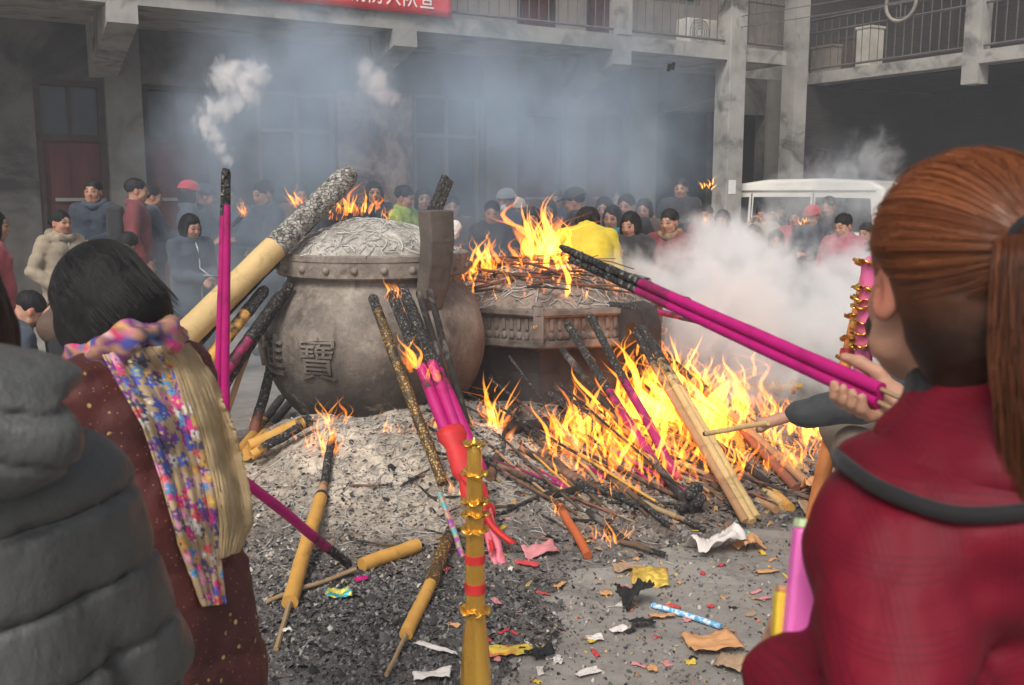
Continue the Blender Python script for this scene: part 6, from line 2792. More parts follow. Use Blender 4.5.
person('woman in a beige padded jacket with a fur collar watching the fires', 61, 222, 8.3, None, c_beige, None, 'bun', hands='pocket', puff=.012, hem=.72, collar=c_fur, fatness=1.08, nod=.1, zipper=m_zip)
person('woman in a hooded navy coat with clasped hands before the maroon door', 93, 191, 10.6, pi * 1.02, c_navy, None, 'short', hands='clasp', hem=.62, hood=True, scarf=c_slate, nod=.1)
person('man in a maroon jacket with a dark backpack, seen from the side', 137, 190, 10.4, -1.25, c_mar, None, 'short', hands='side', hem=.78, backpack=c_dark, nod=.1)
person('man in dark blue clothes close behind the man with the backpack', 152, 196, 10.9, -1.1, c_slate, None, 'short', hands='hold', hem=.76, nod=.1)
person('stooping person with black hair in a dull pink jacket', 129, 243, 8.9, -1.4, c_dpink, None, 'bob', lean=.55, nod=.3, hands='front', hem=.75)
person('stooping person in a cream knitted hat behind the woman with the floral shawl', 119, 262, 6.4, -1.1, c_brown, None, 'short', lean=.75, nod=.3, hands='front', hem=.75, hat=('beanie', c_cream))
w6 = person('woman in a navy quilted jacket holding folded paper in both hands', 191, 226, 8.3, None, c_slate, None, 'bob', hands='clasp', puff=.010, hem=.62, zipper=m_zip, nod=.35, fatness=1.05)
person('woman in a bright red knitted hat standing among the people at the left', 190, 193, 11.0, -1.2, c_slate, None, 'bob', hands='side', hat=('beanie', c_redhat))
person('person in a dark woollen hat standing next to the red hat', 206, 196, 11.3, -1.3, c_navy, None, 'short', hands='side', hat=('beanie', c_navy))
w9 = person('person in a dark blue coat in the smoke holding up burning sticks', 263, 193, 9.6, 2.4, c_slate, None, 'short', hands='hold', hem=.66, nod=.3)
person('person in black in front of the peeling wall, half hidden by the cauldron', 374, 192, 11.2, None, c_navy, None, 'bob', hands='pocket')
person('person in a lime green jacket behind the cauldron', 405, 197, 10.2, -1.9, c_lime, None, 'short', hands='front', nod=.3)
person('person in dark clothes to the right of the lime green jacket', 424, 198, 10.6, None, c_navy, None, 'bob', hands='pocket')
person('man in a dark jacket with a bare head in the smoke behind the burner', 492, 212, 9.6, None, c_dark, None, 'short', hands='front', nod=.25)
w15 = person('person in a grey woollen hat and white face mask', 506, 201, 10.3, 2.6, c_slate, None, 'short', hands='front', hat=('beanie', c_greyhat))
person('woman in dark clothes hazy behind the burner flames', 532, 218, 9.4, None, c_dark, None, 'bob', hands='front', scarf=c_rose, nod=.3)
person('person in a black brimmed cap turned sideways behind the yellow jacket', 574, 201, 9.6, 1.4, c_dark, None, 'short', hands='front', hat=('cap', c_dark), nod=.25)
person('person in a bright yellow padded jacket bowing with the back turned', 588, 226, 8.2, -.15, c_yel, None, 'bob', lean=.62, nod=.95, hands='front', puff=.010, hem=.70, fatness=1.18, s=1.03)
person('woman with a turquoise scarf behind the praying woman', 612, 217, 9.0, None, c_navy, None, 'bob', hands='front', scarf=c_turq, nod=.3)
person('dark haired woman half hidden behind the turquoise scarf', 604, 208, 9.8, None, c_mar, None, 'bob', hands='front', nod=.25)
person('woman in black praying with her palms pressed together', 630, 224, 8.3, None, c_dark, None, 'bob', hands='pray', hem=.55, nod=.35, fatness=1.06)
person('dark person standing right behind the praying woman', 626, 206, 9.4, None, c_dark, None, 'short', hands='pocket', fatness=1.1)
person('woman in a dark red jacket with a brown patterned scarf by the van', 669, 221, 8.6, None, c_mar, None, 'bun', hands='front', scarf=c_patsc, nod=.25, puff=.008, fatness=1.05)
person('person in the shade of the passage behind the patterned scarf', 681, 188, 13.0, None, c_dark, None, 'short', hands='side')
person('person in a dark cap standing before the van window', 778, 210, 12.4, None, c_slate, None, 'short', hands='raise_', hat=('cap', c_dark))
person('person with a flushed face in black, standing in the white smoke', 776, 243, 9.2, 2.9, c_dark, None, 'bob', hands='front', nod=.3)
person('person with a fawn jacket beside the smoke near the column', 753, 233, 10.0, None, c_beige, None, 'short', hands='front')
person('person in a dusty pink jacket standing in the smoke before the van', 843, 225, 8.8, 2.2, c_dpink, c_slate, 'short', hands='front', nod=.35, hem=.72, fatness=1.1)
person('person in a rose red jacket cut by the picture edge at the left', -6, 225, 6.8, -1.1, c_rose, c_dark, 'bob', hands='side', hem=.72)
person('crouching person in dark blue at the left behind the two women', 32, 325, 6.2, -.9, c_slate, None, 'short', squat=True, lean=.35, hands='side', s=1.0, nod=.4)

for (lab, px, py, Y, fc, ct, hr, hd, kw) in (
        ('person in a padded brown jacket squeezed between the lime jacket and the grey hat', 452, 206, 10.4, None, c_brown, 'short', 'front', {}),
        ('woman with a rose scarf standing farther back behind the burner flames', 548, 209, 10.8, None, c_navy, 'bob', 'front', dict(scarf=c_rose)),
        ('tall person in slate blue at the back, left of the brimmed cap', 556, 198, 11.6, None, c_slate, 'short', 'pocket', {}),
        ('person in maroon standing directly before the van bonnet', 706, 214, 11.4, None, c_mar, 'short', 'front', {}),
        ('person in a red knitted hat in the smoke by the van door', 812, 216, 10.6, None, c_navy, 'short', 'front', dict(hat=('beanie', c_redhat))),
        ('person in charcoal clothes at the right of the dusty pink jacket', 866, 232, 9.6, None, c_dark, 'short', 'hold', {}),
        ('person in a navy coat with a maroon scarf before the left end of the van', 722, 219, 10.8, None, c_navy, 'bob', 'front', dict(scarf=c_mar)),
        ('person in fawn clothes with raised hands before the van windows', 762, 214, 11.6, None, c_beige, 'short', 'raise_', {}),
        ('person in a dusty pink coat at the back before the van windows', 796, 217, 11.2, None, c_dpink, 'bob', 'front', {}),
        ('tall man in charcoal at the back before the rear of the van', 828, 206, 11.4, None, c_dark, 'short', 'front', {}),
        ('person in brown with a patterned scarf behind the praying woman', 644, 209, 10.4, None, c_brown, 'bob', 'front', dict(scarf=c_patsc)),
        ('man in slate blue at the back beside the doorway, right of the turquoise scarf', 618, 199, 11.8, None, c_slate, 'short', 'pocket', {}),
        ('woman in charcoal with a cream hat behind the burner', 518, 209, 10.9, None, c_dark, 'bob', 'front', dict(hat=('beanie', c_cream))),
        ('woman in maroon between the lime jacket and the brown jacket', 440, 203, 11.0, None, c_mar, 'bob', 'front', {}),
        ('person in a navy coat behind the red hat at the left', 228, 195, 11.8, None, c_navy, 'short', 'pocket', {}),
        ('person in dark clothes behind the cauldron, left of the peeling wall', 336, 196, 10.8, None, c_dark, 'short', 'pocket', {}),
        ('woman in a brown jacket standing farther back by the window', 300, 193, 11.4, None, c_brown, 'bob', 'front', {})):
    person(lab, px, py, Y, fc, ct, None, hr, hands=hd, nod=random.uniform(.1, .35), **kw)

# things some of them hold or wear
b = MB()
c = (w6['wr'][-1] + w6['wr'][1]) / 2
c = w6['pos'] + w6['Rz'] @ (c + np.array([0, .09, .03]))
b.grid([[c + w6['Rz'] @ np.array([x, y + .02 * abs(x) * 10, .03 * y + .012 * sin(9 * x)]) for y in (-.05, -.01, .03, .06)] for x in (-.09, -.03, .03, .09)])
o = obj('folded_paper', b, m_pap_w)
o.modifiers.new('solid', 'SOLIDIFY').thickness = .004
tag(o, 'pale folded paper held by the woman in the navy quilted jacket', 'paper')
b = MB()
R = w15['Rh']
P15 = [[w15['hc'] + R @ (np.array([.062 * sin(a), .024 + .082 * cos(a), z]) * w15['s']) for z in (-.085, -.055, -.025)] for a in np.linspace(-1.25, 1.25, 9)]
b.grid(P15)
o = obj('face_mask', b, m_mask, w15['root'], smooth=True, local=True)
o.modifiers.new('solid', 'SOLIDIFY').thickness = .006
hp = w9['pos'] + w9['Rz'] @ (w9['wr'][1] + np.array([0, .07, 0]))
tipp = at(243, 215, 8.9)
incense('tan incense stick with a burning tip held by the person in the smoke', hp + (hp - tipp) * .3, tipp, .022, m_tan, .3)
fire('small flame on the tan stick held in the smoke', [(tipp, (.02, .02, .04), 7, .08, .2, .1)], lean=(-.1, 0))
# ================================================================== FOREGROUND PEOPLE
def quilt_mat():
    return mat('grey_green_padded_nylon', (.082, .084, .082), .48, .15, 5, .55, 9, spec=.35, bdist=.02, stretch=(1.6, 1.6, 1))


from mathutils.bvhtree import BVHTree
# --- woman in the grey padded coat, back to the camera, at the left edge
gx = person('person in a grey hooded padded coat seen from behind at the left edge', -74, 300, 1.16, -.03, quilt_mat(), None, 'bob', hands='front', puff=.007, stitch=.0065, fold=.003, quilt=.098, hem=.62, fatness=1.12, fine=True,
            hood=False, nod=.2, group='people in front', arm_r=1.10, drop=.045, vcoat=.0055, s=1.0)
# hood lying on the back, a soft sack with folds
S = SDF(gx['U'](0, -.1, 1.36) - .32, gx['U'](0, -.1, 1.36) + .32, .006)
S.ell(gx['U'](.02, -.15, 1.365), (.240, .075, .092), rotx(.25), .02)
S.ell(gx['U'](.025, -.11, 1.42), (.215, .11, .045), None, .03)
S.ell(gx['U'](0, .02, 1.43), (.085, .11, .12), None, .02, True)
S.disp(lambda p: -.008 * np.exp(-(np.sin(pi * (p[:, 2] + .2 * np.abs(p[:, 0]) + .02 * fbm(p * 6, 2)) / .06) / .22) ** 2) + .003 * fbm(p * np.array([30, 30, 14]), 3) + .007 * fbm(p * np.array([7, 7, 14]), 2))
S.obj('hood', quilt_mat(), gx['root'])
# stitched seam lines across the back and the sleeves
gv, gf = gx['sdf'].mesh()
gbvh = BVHTree.FromPolygons([tuple(p) for p in gv], [tuple(q) for q in gf.tolist()])
b = MB()
for k in range(-3, 5):
    run = []
    for th in np.linspace(-pi * .98, 0, 110):
        dv = np.array([cos(th), sin(th), 0])
        zz = .86 + .098 * k
        for it in range(2):
            o_ = np.array([0, 0, zz]) + dv * .9
            h, nn, _, _ = gbvh.ray_cast(Vector(o_), Vector(-dv))
            if h is None:
                break
            hp_ = np.array(h)
            zz = .86 + .098 * k - .02 * sin(14 * hp_[0]) - .022 * float(fbm(hp_ * 5, 2))
        if h is None or (run and np.linalg.norm(hp_ - run[-1]) > .035):
            if len(run) > 4:
                b.tube(run, .0016, 4)
            run = []
        if h is not None:
            run.append(hp_ - dv * .0005)
    if len(run) > 4:
        b.tube(run, .0016, 4)
o = obj('stitching', b, C('dark_grey_thread', (.018, .019, .019)), gx['coat'], smooth=True, local=True)
o['kind'] = 'stuff'
# --- woman with the floral shawl
def brown_floral():
    m, t = newmat('brown_coat_with_gold_flowers')
    v = t.coord()
    vo = t.n('ShaderNodeTexVoronoi', i_Scale=34)
    t.l(v, vo.inputs['Vector'])
    n = t.noise(v, 6, 5)
    c = t.ramp(n, [(.3, (.045, .009, .008)), (.7, (.095, .017, .014))])
    k = t.ramp(vo.outputs['Distance'], [(.14, 1), (.20, 0)])
    sel = t.ramp(t.noise(v, 18, 2), [(.50, 0), (.54, 1)])
    c = t.mix(c, (.62, .42, .16), t.math('MULTIPLY', k, sel))
    vo2 = t.n('ShaderNodeTexVoronoi', i_Scale=80)
    t.l(v, vo2.inputs['Vector'])
    c = t.mix(c, (.45, .22, .08), t.math('MULTIPLY', t.ramp(vo2.outputs['Distance'], [(.10, 1), (.16, 0)]), .7))
    p = t.n('ShaderNodeBsdfPrincipled', i_Roughness=.7)
    t.l(c, p.inputs['Base Color'])
    bp = t.n('ShaderNodeBump', i_Strength=.3, i_Distance=.01)
    t.l(t.noise(v, 40, 4), bp.inputs['Height'])
    t.l(bp.outputs[0], p.inputs['Normal'])
    t.l(p.outputs[0], t.n('ShaderNodeOutputMaterial').inputs[0])
    return m


stick_hand = at(222, 425, 2.27)
br_ = person('woman with black hair in a brown flowered coat and a floral shawl, bowing', 103, 306, 2.08, 1.12, brown_floral(), C('black_trousers', (.012, .012, .013)), None, lean=.24, nod=.62, hands='front', hem=.45, fatness=.95, fine=True,
             group='people in front', puff=.004, stitch=.004, quilt=.21, s=.945, turn=.1)
T_, hcb, Rb = br_['root'], br_['hc'], br_['Rh']
S = SDF(hcb - .3, hcb + .26, .005)
f = lambda x, y, z: hcb + Rb @ np.array([x, y, z])
S.ell(f(0, -.02, .034), (.093, .108, .093), Rb, 0)
S.ell(f(0, -.04, -.03), (.101, .092, .12), Rb, .03)
for q in (-1, 1):
    S.ell(f(.082 * q, .02, -.05), (.026, .06, .085), Rb, .02)
S.ell(f(0, .10, -.05), (.062, .07, .09), Rb, .012, True)
S.box(f(0, -.05, -.2), (.2, .25, .07), Rb, .01, .02, True)
S.disp(lambda p: .0035 * fbm(((p - hcb) @ Rb) * np.array([120, 120, 16]), 3) + .004 * fbm(p * 20, 2))
hb = S.obj('hair', m_hair, T_)


def strand_mesh(name, m, parent, dirs_fn, n, rad=(.0005, .0011), cols=None, seg=9):
    b = MB()
    for i in range(n):
        pts, col = dirs_fn(i)
        r = random.uniform(*rad)
        b.tube(pts, [r * (1 - .6 * k / len(pts)) for k in range(len(pts))], 3, False, col)
    o = obj(name, b, m, parent, smooth=True, local=True)
    o['kind'] = 'stuff'
    return o


m_strand = mat('hair_strand', (1, 1, 1), .45, .15, 30, 0, attr=True, spec=.35)


def black_strand(i):
    a = random.uniform(-pi, pi)
    if abs(a) < .7:
        a = random.choice((-1, 1)) * random.uniform(.7, pi)
    lenz = random.uniform(.7, 1.0)
    pts = []
    off = random.uniform(.999, 1.02)
    for k in range(9):
        th = .15 + (pi * .60) * k / 8 * lenz
        x, y, z = .095 * sin(th) * sin(a), -.028 + .108 * sin(th) * cos(a), .034 + .094 * cos(th)
        if th > 1.5:
            z = .034 + .094 * cos(1.5) - (th - 1.5) * .28
            x, y = .101 * sin(a), -.03 + .10 * cos(a) * 1.0
        pts.append(hcb + Rb @ (np.array([x, y, z]) * np.array([off, off, 1])))
    s = random.uniform(.006, .018)
    return pts, (s, s * .95, s * .95)


strand_mesh('hair_strands', m_strand, hb, black_strand, 1500)
# red collar
b = MB()
Ub = br_['U']
b.tube([Ub(.07 * sin(a), .065 * cos(a) - .01, 1.385 - .02 * cos(a)) for a in np.linspace(0, 2 * pi, 22)[:-1]], .017, 8, closed=True)
obj('collar', b, C('red_collar_cloth', (.50, .05, .06)), T_, smooth=True, local=True)

# ---- floral shawl draped over the back
from mathutils.bvhtree import BVHTree
V_, F_ = br_['sdf'].mesh()
Vw = V_ @ br_['Rz'].T + br_['pos']
bvh = BVHTree.FromPolygons([tuple(p) for p in Vw], [tuple(q) for q in F_.tolist()])


def edge(pts, t):
    pts = np.array(pts, float)
    d = np.r_[0, np.cumsum(np.linalg.norm(np.diff(pts, axis=0), axis=1))]
    d /= d[-1]
    return np.array([np.interp(t, d, pts[:, 0]), np.interp(t, d, pts[:, 1])])


def drape(left, right, na, nb, off, folds, amp):
    P, D = np.zeros((na, nb, 3)), np.zeros((na, nb))
    for i in range(na):
        a, c = edge(left, i / (na - 1)), edge(right, i / (na - 1))
        for j in range(nb):
            p = a + (c - a) * j / (nb - 1)
            d = ray(*p)
            h, nn, _, _ = bvh.ray_cast(Vector(CAM), Vector(d).normalized())
            D[i, j] = h.y if h is not None else np.nan
    for i in range(na):                              # rays past the silhouette keep hanging at the edge's distance
        good = np.where(~np.isnan(D[i]))[0]
        if len(good):
            D[i] = np.interp(np.arange(nb), good, D[i, good])
        else:
            D[i] = D[i - 1]
    for _ in range(14):
        E = D.copy()
        E[1:-1, 1:-1] = (D[:-2, 1:-1] + D[2:, 1:-1] + D[1:-1, :-2] + D[1:-1, 2:]) / 4
        E[0, 1:-1] = (D[0, :-2] + D[0, 2:]) / 2
        E[-1, 1:-1] = (D[-1, :-2] + D[-1, 2:]) / 2
        D = np.minimum(E, D + .003)
    for i in range(na):
        a, c = edge(left, i / (na - 1)), edge(right, i / (na - 1))
        for j in range(nb):
            t = j / (nb - 1)
            p = a + (c - a) * t
            d = ray(*p)
            w = .004 * float(fbm(n3(t * 26, i * .06, folds), 3)) + amp * (sin(folds * t * 6.283 + 1.3 * sin(i / na * 5)) + .6 * sin(folds * 2.3 * t * 6.283 + 2 + i / na * 3))
            P[i, j] = CAM + d * ((D[i, j] - off - w - amp) / d[1])
    return P


shawl = thing('floral_shawl', 'long floral and tan shawl draped over the back of the bowing woman', 'shawl', T_.location)
m_shawl = mat('printed_shawl_cloth', (1, 1, 1), .8, .16, 30, .2, 90, attr=True)
flor = [(.78, .05, .30), (.72, .30, .45), (.09, .13, .50), (.22, .07, .30), (.80, .74, .68), (.62, .36, .10), (.12, .32, .58), (.70, .08, .12), (.10, .09, .16)]
pet = []
for _ in range(230):
    pet.append((random.random(), random.random() * 3.6, random.uniform(.03, .13), random.choice(flor), random.random() * 6.28))


def floral_col(s, t):
    base = np.array([.46, .33, .20])
    c = np.repeat(base[None], len(s), 0) * (1 + .2 * fbm(n3(s * 5, t * 5, 2.0), 3))[:, None]
    for (u, w, r, col, ph) in pet:
        dx, dy = s - u, t - w
        ang = np.arctan2(dy, dx) + ph
        d = np.hypot(dx, dy) / (r * (.75 + .25 * np.cos(5 * ang)))
        k = d < 1
        c[k] = np.array(col) * (.75 + .5 * (1 - d[k]))[:, None]
        c[d < .22] = (.75, .62, .18) if ph > 3 else (.08, .05, .10)
    return c


na, nb = 190, 60
Lf = [(100, 352), (114, 378), (142, 426), (160, 480), (176, 536), (203, 606)]
Rf = [(160, 346), (176, 366), (196, 420), (212, 480), (220, 540), (226, 604)]
Pf = drape(Lf, Rf, na, nb, .014, 2.2, .006)
b = MB()
b.grid(Pf)
ti, sj = np.meshgrid(np.linspace(0, 3.6, na), np.linspace(0, 1, nb), indexing='ij')
b.c = [tuple(q) for q in floral_col(sj.ravel(), ti.ravel())]
o = obj('floral_half', b, m_shawl, shawl, smooth=True)
o.modifiers.new('solid', 'SOLIDIFY').thickness = .004
Lt = [(158, 347), (171, 364), (190, 420), (206, 480), (213, 520), (218, 560)]
Rt = [(190, 344), (214, 378), (236, 432), (249, 486), (254, 522), (238, 552)]
Pt = drape(Lt, Rt, 130, 50, .018, .8, .006)
b = MB()
b.grid(Pt)
tcol = np.array([.40, .29, .16])
kk = fbm(Pt.reshape(-1, 3) * 22, 3)
b.c = [tuple(tcol * (1 + .3 * k)) for k in kk]
o = obj('tan_half', b, m_shawl, shawl, smooth=True)
o.modifiers.new('solid', 'SOLIDIFY').thickness = .004
# roll round the neck
b = MB()
pts, rad, cols = [], [], []
N = 64
for k in range(N):
    a = 2 * pi * k / N
    q = Ub(.098 * sin(a), .088 * cos(a) - .02, 1.372 - .022 * cos(a) + .006 * sin(4 * a))
    pts.append(br_['Rz'] @ q + br_['pos'])
    rad.append(.036 * (1 + .18 * sin(5 * a) + .1 * sin(9 * a)))
b.tube(pts, rad, 18, closed=True)
for k in range(N):                                   # twisted folds of the cloth
    a = 2 * pi * k / N
    for j in range(18):
        i_ = k * 18 + j
        phi = 2 * pi * j / 18
        b.v[i_] = tuple(pts[k] + (np.array(b.v[i_]) - pts[k]) * (1 + .20 * sin(4 * phi + 5 * a) + .08 * sin(7 * phi - 9 * a)))
cc_ = floral_col(np.tile(np.linspace(0, 1.6, 18) % 1.0, N), np.repeat(np.linspace(0, 7.2, N) % 3.6, 18))
b.c = [tuple(np.array(q) * np.array([.85, .62, .66])) for q in cc_]
obj('neck_roll', b, m_shawl, shawl, smooth=True)

# --- woman with red hair, at the right
def plaid():
    m, t = newmat('crimson_plaid_padded_cloth')
    v = t.coord()
    sp = t.n('ShaderNodeSeparateXYZ')
    t.l(t.mapping(v, (1, 1, 1), (0, .12, .6)), sp.inputs[0])

    def lines(sock, per, w):
        f = t.math('FRACT', t.math('MULTIPLY', sock, 1 / per))
        return t.ramp(t.math('ABSOLUTE', t.math('SUBTRACT', f, .5)), [(w, 1), (w + .03, 0)])
    a = t.math('ADD', sp.outputs[0], t.math('MULTIPLY', t.noise(v, 5, 2), .02))
    z = t.math('ADD', sp.outputs[2], t.math('MULTIPLY', t.noise(v, 5, 2), .02))
    band = lambda s: t.math('MULTIPLY', lines(s, .0055, .15), lines(s, .052, .20))
    k = t.math('MAXIMUM', band(a), band(z))
    n = t.noise(v, 5, 4)
    c = t.ramp(n, [(.3, (.10, .0015, .009)), (.7, (.165, .003, .016))])
    c = t.mix(c, (.05, .003, .008), t.math('MULTIPLY', k, .42))
    p = t.n('ShaderNodeBsdfPrincipled', i_Roughness=.62)
    p.inputs['Specular IOR Level'].default_value = .22
    t.l(c, p.inputs['Base Color'])
    bp = t.n('ShaderNodeBump', i_Strength=.25, i_Distance=.01)
    t.l(t.noise(v, 30, 5, .6), bp.inputs['Height'])
    t.l(bp.outputs[0], p.inputs['Normal'])
    t.l(p.outputs[0], t.n('ShaderNodeOutputMaterial').inputs[0])
    return m


m_plaid = plaid()
c_blk = C('black_ribbed_cloth', (.012, .011, .012), .85)
hold = pa + (pb - pa) * .035
tb = (pb - pa) / np.linalg.norm(pb - pa)
toc = CAM - hold
toc = toc - tb * np.dot(toc, tb)
toc /= np.linalg.norm(toc)
upn = np.cross(tb, toc)
if upn[2] < 0:
    upn = -upn


def grip(axis_p, t, fcam, up, rb, wrist_off):
    """fingers closed round a bundle: palm behind it, fingertips coming up under it towards the viewer"""
    def fn(S, W, Rz, root):
        L_ = lambda p: Rz.T @ (np.array(p, float) - root)
        fc, un = fcam, up

        def ringp(al, th, r):
            return axis_p + t * al + (-fc * cos(th) - un * sin(th)) * r      # th 0 = behind, 90deg = below, 180 = viewer's side
        S.ell(L_(axis_p - fc * (rb + .012) - t * .012 - un * .004), (.036, .020, .034), Rz.T @ np.stack([t, fc, un], 1), .012)
        S.cap(L_(axis_p - fc * (rb + .012) - t * .03), W, .026, .026, .02)
        for i in range(4):
            al = .026 - .0195 * i
            pts = [L_(ringp(al * .7 - .004, -.3, rb + .013)), L_(ringp(al, .55, rb + .012)), L_(ringp(al, 1.45, rb + .010)), L_(ringp(al + .002, 2.15, rb + .009)), L_(ringp(al + .003, 2.75, rb + .0075))]
            S.chain(pts, [.0105, .0102, .0094, .0086, .0076], .005)
        pts = [L_(axis_p - fc * (rb + .016) - t * .015 + un * .012), L_(ringp(.005, -.95, rb + .013)), L_(ringp(.032, -1.5, rb + .010)), L_(ringp(.056, -1.75, rb + .008))]
        S.chain(pts, [.0135, .0125, .0105, .0085], .006)
    return fn


wrist_r = hold - toc * .058 - tb * .075 - np.array([0, 0, .012])
lh = at(792, 672, .98)
rg = person('woman with an auburn ponytail in a crimson plaid coat, seen from behind', 958, 276, .985, radians(34), m_plaid, None, None, hands='front', fine=True, group='people in front', nod=.02,
            hands_w={1: wrist_r, -1: lh}, hem=.55, fatness=.97, puff=.010, quilt=.15, stitch=.007, arm_r=1.0, turn=radians(-29), drop=.05, ear=.88, head_off=(-.03, .015, 0), back_lift=.03, fist={1: grip(hold, tb, toc, upn, .026, 0), -1: grip(at(801, 655, 1.03), np.array([.1, 0, .99]), np.array([0, -1., 0]), np.array([-1., 0, .1]), .02, 0)}, vox=.0055, vcoat=.008, pole=(0, -.5, -1))
T_, hcr, Rr_, Ur, sr = rg['root'], rg['hc'], rg['Rh'], rg['U'], rg['s']
fr = lambda x, y, z: hcr + Rr_ @ (np.array([x, y, z]) * sr)
# cap of hair drawn back to the tie
TIE = np.array([.004, -.114, .030])
S = SDF(hcr - .2, hcr + .2, .005)
S.ell(fr(0, -.014, .026), np.array([.084, .103, .092]) * sr, Rr_, 0)
S.ell(fr(0, -.045, -.03), np.array([.070, .066, .075]) * sr, Rr_, .03)
S.cap(fr(0, -.052, -.05), fr(0, -.045, -.12), .052 * sr, .036 * sr, .03)
S.cap(fr(0, -.09, .03), fr(*TIE), .04 * sr, .026 * sr, .03)
S.ell(fr(0, .098, -.04), np.array([.068, .075, .085]) * sr, Rr_, .012, True)
for q in (-1, 1):
    S.ell(fr(.085 * q, .012, -.045), np.array([.03, .036, .05]) * sr, Rr_, .012, True)
S.box(fr(0, -.01, -.20), np.array([.2, .2, .075]) * sr, Rr_, .01, .02, True)
S.disp(lambda p: .0025 * fbm(((p - hcr) @ Rr_) * np.array([70, 16, 70]), 3))


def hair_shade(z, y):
    """auburn over the crown, fading to dark brown towards the nape"""
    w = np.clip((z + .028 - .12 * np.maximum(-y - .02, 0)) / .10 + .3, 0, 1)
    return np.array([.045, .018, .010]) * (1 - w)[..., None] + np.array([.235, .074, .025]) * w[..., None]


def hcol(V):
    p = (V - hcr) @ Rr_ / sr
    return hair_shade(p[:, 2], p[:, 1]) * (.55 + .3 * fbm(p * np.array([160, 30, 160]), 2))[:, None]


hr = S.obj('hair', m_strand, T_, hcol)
loop = [(0, .90, .62), (.45, .86, .52), (.80, .62, .30), (.93, .40, .02), (.97, .12, .02), (.95, -.12, -.22), (.85, -.35, -.48), (.62, -.55, -.66), (.30, -.68, -.74), (0, -.70, -.76)]
loop = np.array(loop)
loop /= np.linalg.norm(loop, axis=1)[:, None]
Ec, Er = np.array([0, -.014, .026]), np.array([.0845, .1035, .0925])


def red_strand(i):
    k = random.random() * (len(loop) - 1)
    j = int(k)
    d0 = loop[j] + (loop[j + 1] - loop[j]) * (k - j)
    d0 = d0 * np.array([random.choice((-1, 1)), 1, 1]) + np.random.normal(0, .03, 3)
    d0 /= np.linalg.norm(d0)
    d1 = (TIE - Ec) / Er
    d1 /= np.linalg.norm(d1)
    t0 = random.random() ** 1.6 * .75
    off = random.uniform(.998, 1.022) if random.random() > .07 else random.uniform(1.02, 1.075)
    om = math.acos(np.clip(np.dot(d0, d1), -1, 1))
    pts = []
    n = 11
    jt = np.random.normal(0, .012, 3)
    for m_ in range(n):
        s = t0 + (1 - t0) * m_ / (n - 1)
        d = (sin((1 - s) * om) * d0 + sin(s * om) * d1) / max(sin(om), 1e-3)
        d = d + jt * sin(pi * s)
        p = Ec + d / np.linalg.norm(d) * Er * (off + .018 * sin(pi * s))
        if s > .86:
            p = p + (TIE - p) * ((s - .86) / .14) * .85 + np.random.normal(0, .002, 3)
        pts.append(hcr + Rr_ @ (p * sr))
    md = Ec + d0 * (1 - t0) * Er * .7 + d1 * t0 * Er
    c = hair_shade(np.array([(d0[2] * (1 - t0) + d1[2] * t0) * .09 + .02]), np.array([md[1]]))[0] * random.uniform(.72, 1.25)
    return pts, tuple(c)


strand_mesh('hair_strands', m_strand, hr, red_strand, 7500, (.0004, .0008))
# band and ponytail
b = MB()
back = Rr_ @ np.array([0, -1, .12])
c0 = fr(*TIE) + back * .002
b.tube([c0 - back * .013, c0 - back * .006, c0 + back * .006, c0 + back * .014], [.028, .034, .034, .028], 20)
obj('hair_band', b, c_blk, hr, smooth=True, local=True)
tail0 = fr(*TIE) + back * .012


def tail_pt(t, a, r):
    c = tail0 + back * (.055 * sin(min(t * 2.6, 1.5708)) - .01 * t) + np.array([0, 0, .018 * sin(pi * min(t * 4, 1)) - .36 * max(0, t - .06) ** 1.05])
    w = (.022 + .030 * sin(pi * min(t * 1.15 + .08, 1)) ** .8) * (1 - .5 * max(0, t - .75) / .25)
    ux = Rr_ @ np.array([1.0, 0, 0])
    return c + (ux * cos(a) + back * sin(a) * .8) * w * r


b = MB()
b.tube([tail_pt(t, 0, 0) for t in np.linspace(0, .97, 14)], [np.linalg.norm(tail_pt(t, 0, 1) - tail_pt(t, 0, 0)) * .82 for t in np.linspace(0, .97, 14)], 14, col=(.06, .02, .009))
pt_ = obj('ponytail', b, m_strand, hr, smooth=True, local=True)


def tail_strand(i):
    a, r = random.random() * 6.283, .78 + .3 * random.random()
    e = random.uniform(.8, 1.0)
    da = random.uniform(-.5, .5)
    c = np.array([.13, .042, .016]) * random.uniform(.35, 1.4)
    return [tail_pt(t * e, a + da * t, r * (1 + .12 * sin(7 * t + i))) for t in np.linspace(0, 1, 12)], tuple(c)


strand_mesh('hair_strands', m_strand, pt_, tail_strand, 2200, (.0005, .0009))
# collar, yoke (a flat hood edge) with black trim
S = SDF(Ur(0, 0, 1.38) - .26, Ur(0, 0, 1.38) + .26, .0065)
for a in np.linspace(0, 2 * pi, 21)[:-1]:
    a2 = a + 2 * pi / 20
    g_ = lambda a_, z, r: Ur(r * sin(a_), r * .95 * cos(a_) - .012, z - .022 * cos(a_))
    S.cap(g_(a, 1.375, .078), g_(a2, 1.375, .078), .020, None, .01)
    S.cap(g_(a, 1.40, .074), g_(a2, 1.40, .074), .019, None, .01)
    S.cap(g_(a, 1.428, .072), g_(a2, 1.428, .072), .018, None, .01)
    S.cap(g_(a, 1.35, .086), g_(a2, 1.35, .086), .022, None, .01)
S.obj('collar', c_blk, T_)
cv, cf = rg['sdf'].mesh()
cbvh = BVHTree.FromPolygons([tuple(p) for p in cv], [tuple(q) for q in cf.tolist()])
NA = 96
low, top = [], []
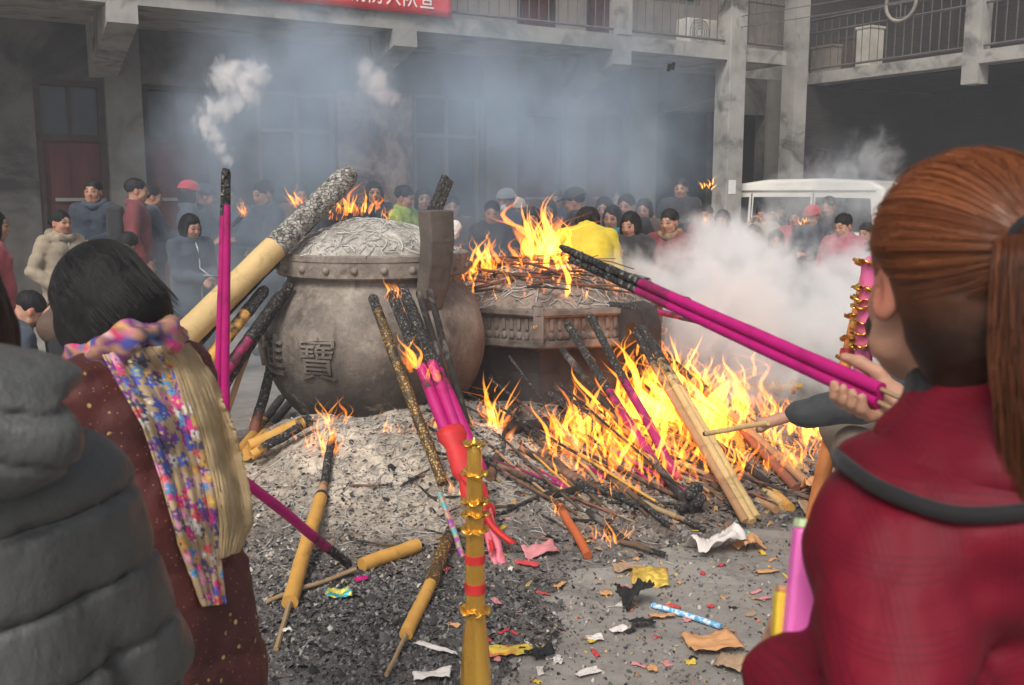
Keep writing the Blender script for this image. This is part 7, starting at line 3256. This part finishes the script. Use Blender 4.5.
for k in range(NA):
    a = 2 * pi * k / NA
    r = .172 + .030 * abs(sin(a)) - .02 * cos(a) * (cos(a) > 0)
    o = Ur(r * sin(a), r * .82 * cos(a) - .02, 1.5)
    h, nn, _, _ = cbvh.ray_cast(Vector(o), Vector((0, 0, -1)))
    low.append(np.array(h) + np.array([0, 0, .014]) if h is not None else np.array(Ur(r * sin(a), r * .82 * cos(a) - .02, 1.25)))
    top.append(Ur(.096 * sin(a), .092 * cos(a) - .014, 1.352 - .022 * cos(a)))
low, top = np.array(low), np.array(top)
for _ in range(10):
    low = (np.roll(low, 1, 0) + 2 * low + np.roll(low, -1, 0)) / 4
ctr = (low + top).mean(0) / 2
P = []
for i in range(26):
    t_i = i / 25
    row = low * (1 - t_i) + top * t_i
    out = low - low.mean(0)
    out = out / (np.linalg.norm(out, axis=1)[:, None] + 1e-9)
    row = row + (out + np.array([0, 0, .6])) * (.012 * sin(pi * t_i ** .8)) 
    row = row + out * (.008 * fbm(row * np.array([22, 22, 30]), 3))[:, None]
    P.append(np.vstack([row, row[:1]]))
b = MB()
b.grid(np.array(P)[:, ::-1])
o = obj('shoulder_yoke', b, m_plaid, T_, smooth=True, local=True)
o.modifiers.new('solid', 'SOLIDIFY').thickness = .012
b = MB()
b.tube(list(low + np.array([0, 0, .004])), .0075, 8, closed=True)
obj('trim', b, c_blk, T_, smooth=True, local=True)
# cuffs
for q in (1,):
    d = (rg['wr'][q] - rg['el'][q])
    d /= np.linalg.norm(d)
    b = MB()
    e_ = rg['wr'][q] - d * .022
    b.tube([e_ - d * .02, e_ + d * .0, e_ + d * .022], [.058, .05, .042], 18)
    obj('cuff', b, c_blk, T_, smooth=True, local=True)
# packets in her left hand
m_ppk = mat('pink_printed_packet', (.80, .16, .50), .35, .12, 20, .1, stain=(.9, .75, .8), stain_scale=24, stain_amt=(.6, .66))
p0, p1 = at(797, 640, .985), at(808, 528, 1.02)
t = thing('incense_packet', 'pink printed incense packet with a pale end in front of the crimson sleeve', 'packet', p0)
u_, w_, tt = frame(p1 - p0)
R = np.stack([u_, w_, tt], 1)
b = MB()
b.box((p0 + p1) / 2, (.026, .030, np.linalg.norm(p1 - p0)), R)
bevel(obj('sleeve', b, m_ppk, t), .006, 3)
b = MB()
b.box(p1 + tt * .0045, (.022, .026, .009), R)
obj('end_cap', b, mat('pale_green_paper', (.62, .78, .45), .7, .1, 20), t)
p0, p1 = at(783, 640, 1.0), at(786, 592, 1.02)
t = thing('incense_packet', 'short yellow paper packet beside the pink one in front of the crimson sleeve', 'packet', p0)
u_, w_, tt = frame(p1 - p0)
R = np.stack([u_, w_, tt], 1)
b = MB()
b.box((p0 + p1) / 2, (.021, .024, np.linalg.norm(p1 - p0)), R)
bevel(obj('sleeve', b, mat('yellow_packet_paper', (.70, .48, .04), .5, .15, 18), t), .004, 2)
b = MB()
b.box(p1 + tt * .003, (.018, .020, .006), R)
obj('end_cap', b, m_pap_o, t)

# --- man crouching at the right, reaching into the fire with a stick
stp0, stp1 = at(768, 423, 4.05), at(704, 434, 4.35)
hm_ = stp0 + (stp1 - stp0) * .22


def pinch(S, W, Rz, root):
    L_ = lambda p: Rz.T @ (np.array(p, float) - root)
    t = (stp1 - stp0) / np.linalg.norm(stp1 - stp0)
    fc = CAM - hm_
    fc = fc - t * np.dot(fc, t)
    fc /= np.linalg.norm(fc)
    un = np.cross(t, fc)
    if un[2] < 0:
        un = -un
    grip(hm_, t, fc, un, .014, 0)(S, W, Rz, root)


md_ = person('man in dark grey squatting beside the bonfire and reaching in with a stick', 890, 335, 4.25, 1.45, C('dark_grey_wool', (.040, .042, .046)), C('grey_beige_trousers', (.16, .13, .10)), 'short', squat=True, hip_z=.37, lean=.40, nod=.35,
             hands_w={-1: hm_ + (stp0 - stp1) / np.linalg.norm(stp0 - stp1) * .09 - np.array([0, -.02, 0]), 1: at(900, 420, 4.5)}, hem=.75, s=1.07, group='people tending the bonfire', arm_r=1.15, fist={-1: pinch}, vox=.008)
incense('pale stick held by the squatting man, pointing into the bonfire', stp0, stp1, .012, m_yel2, .04)
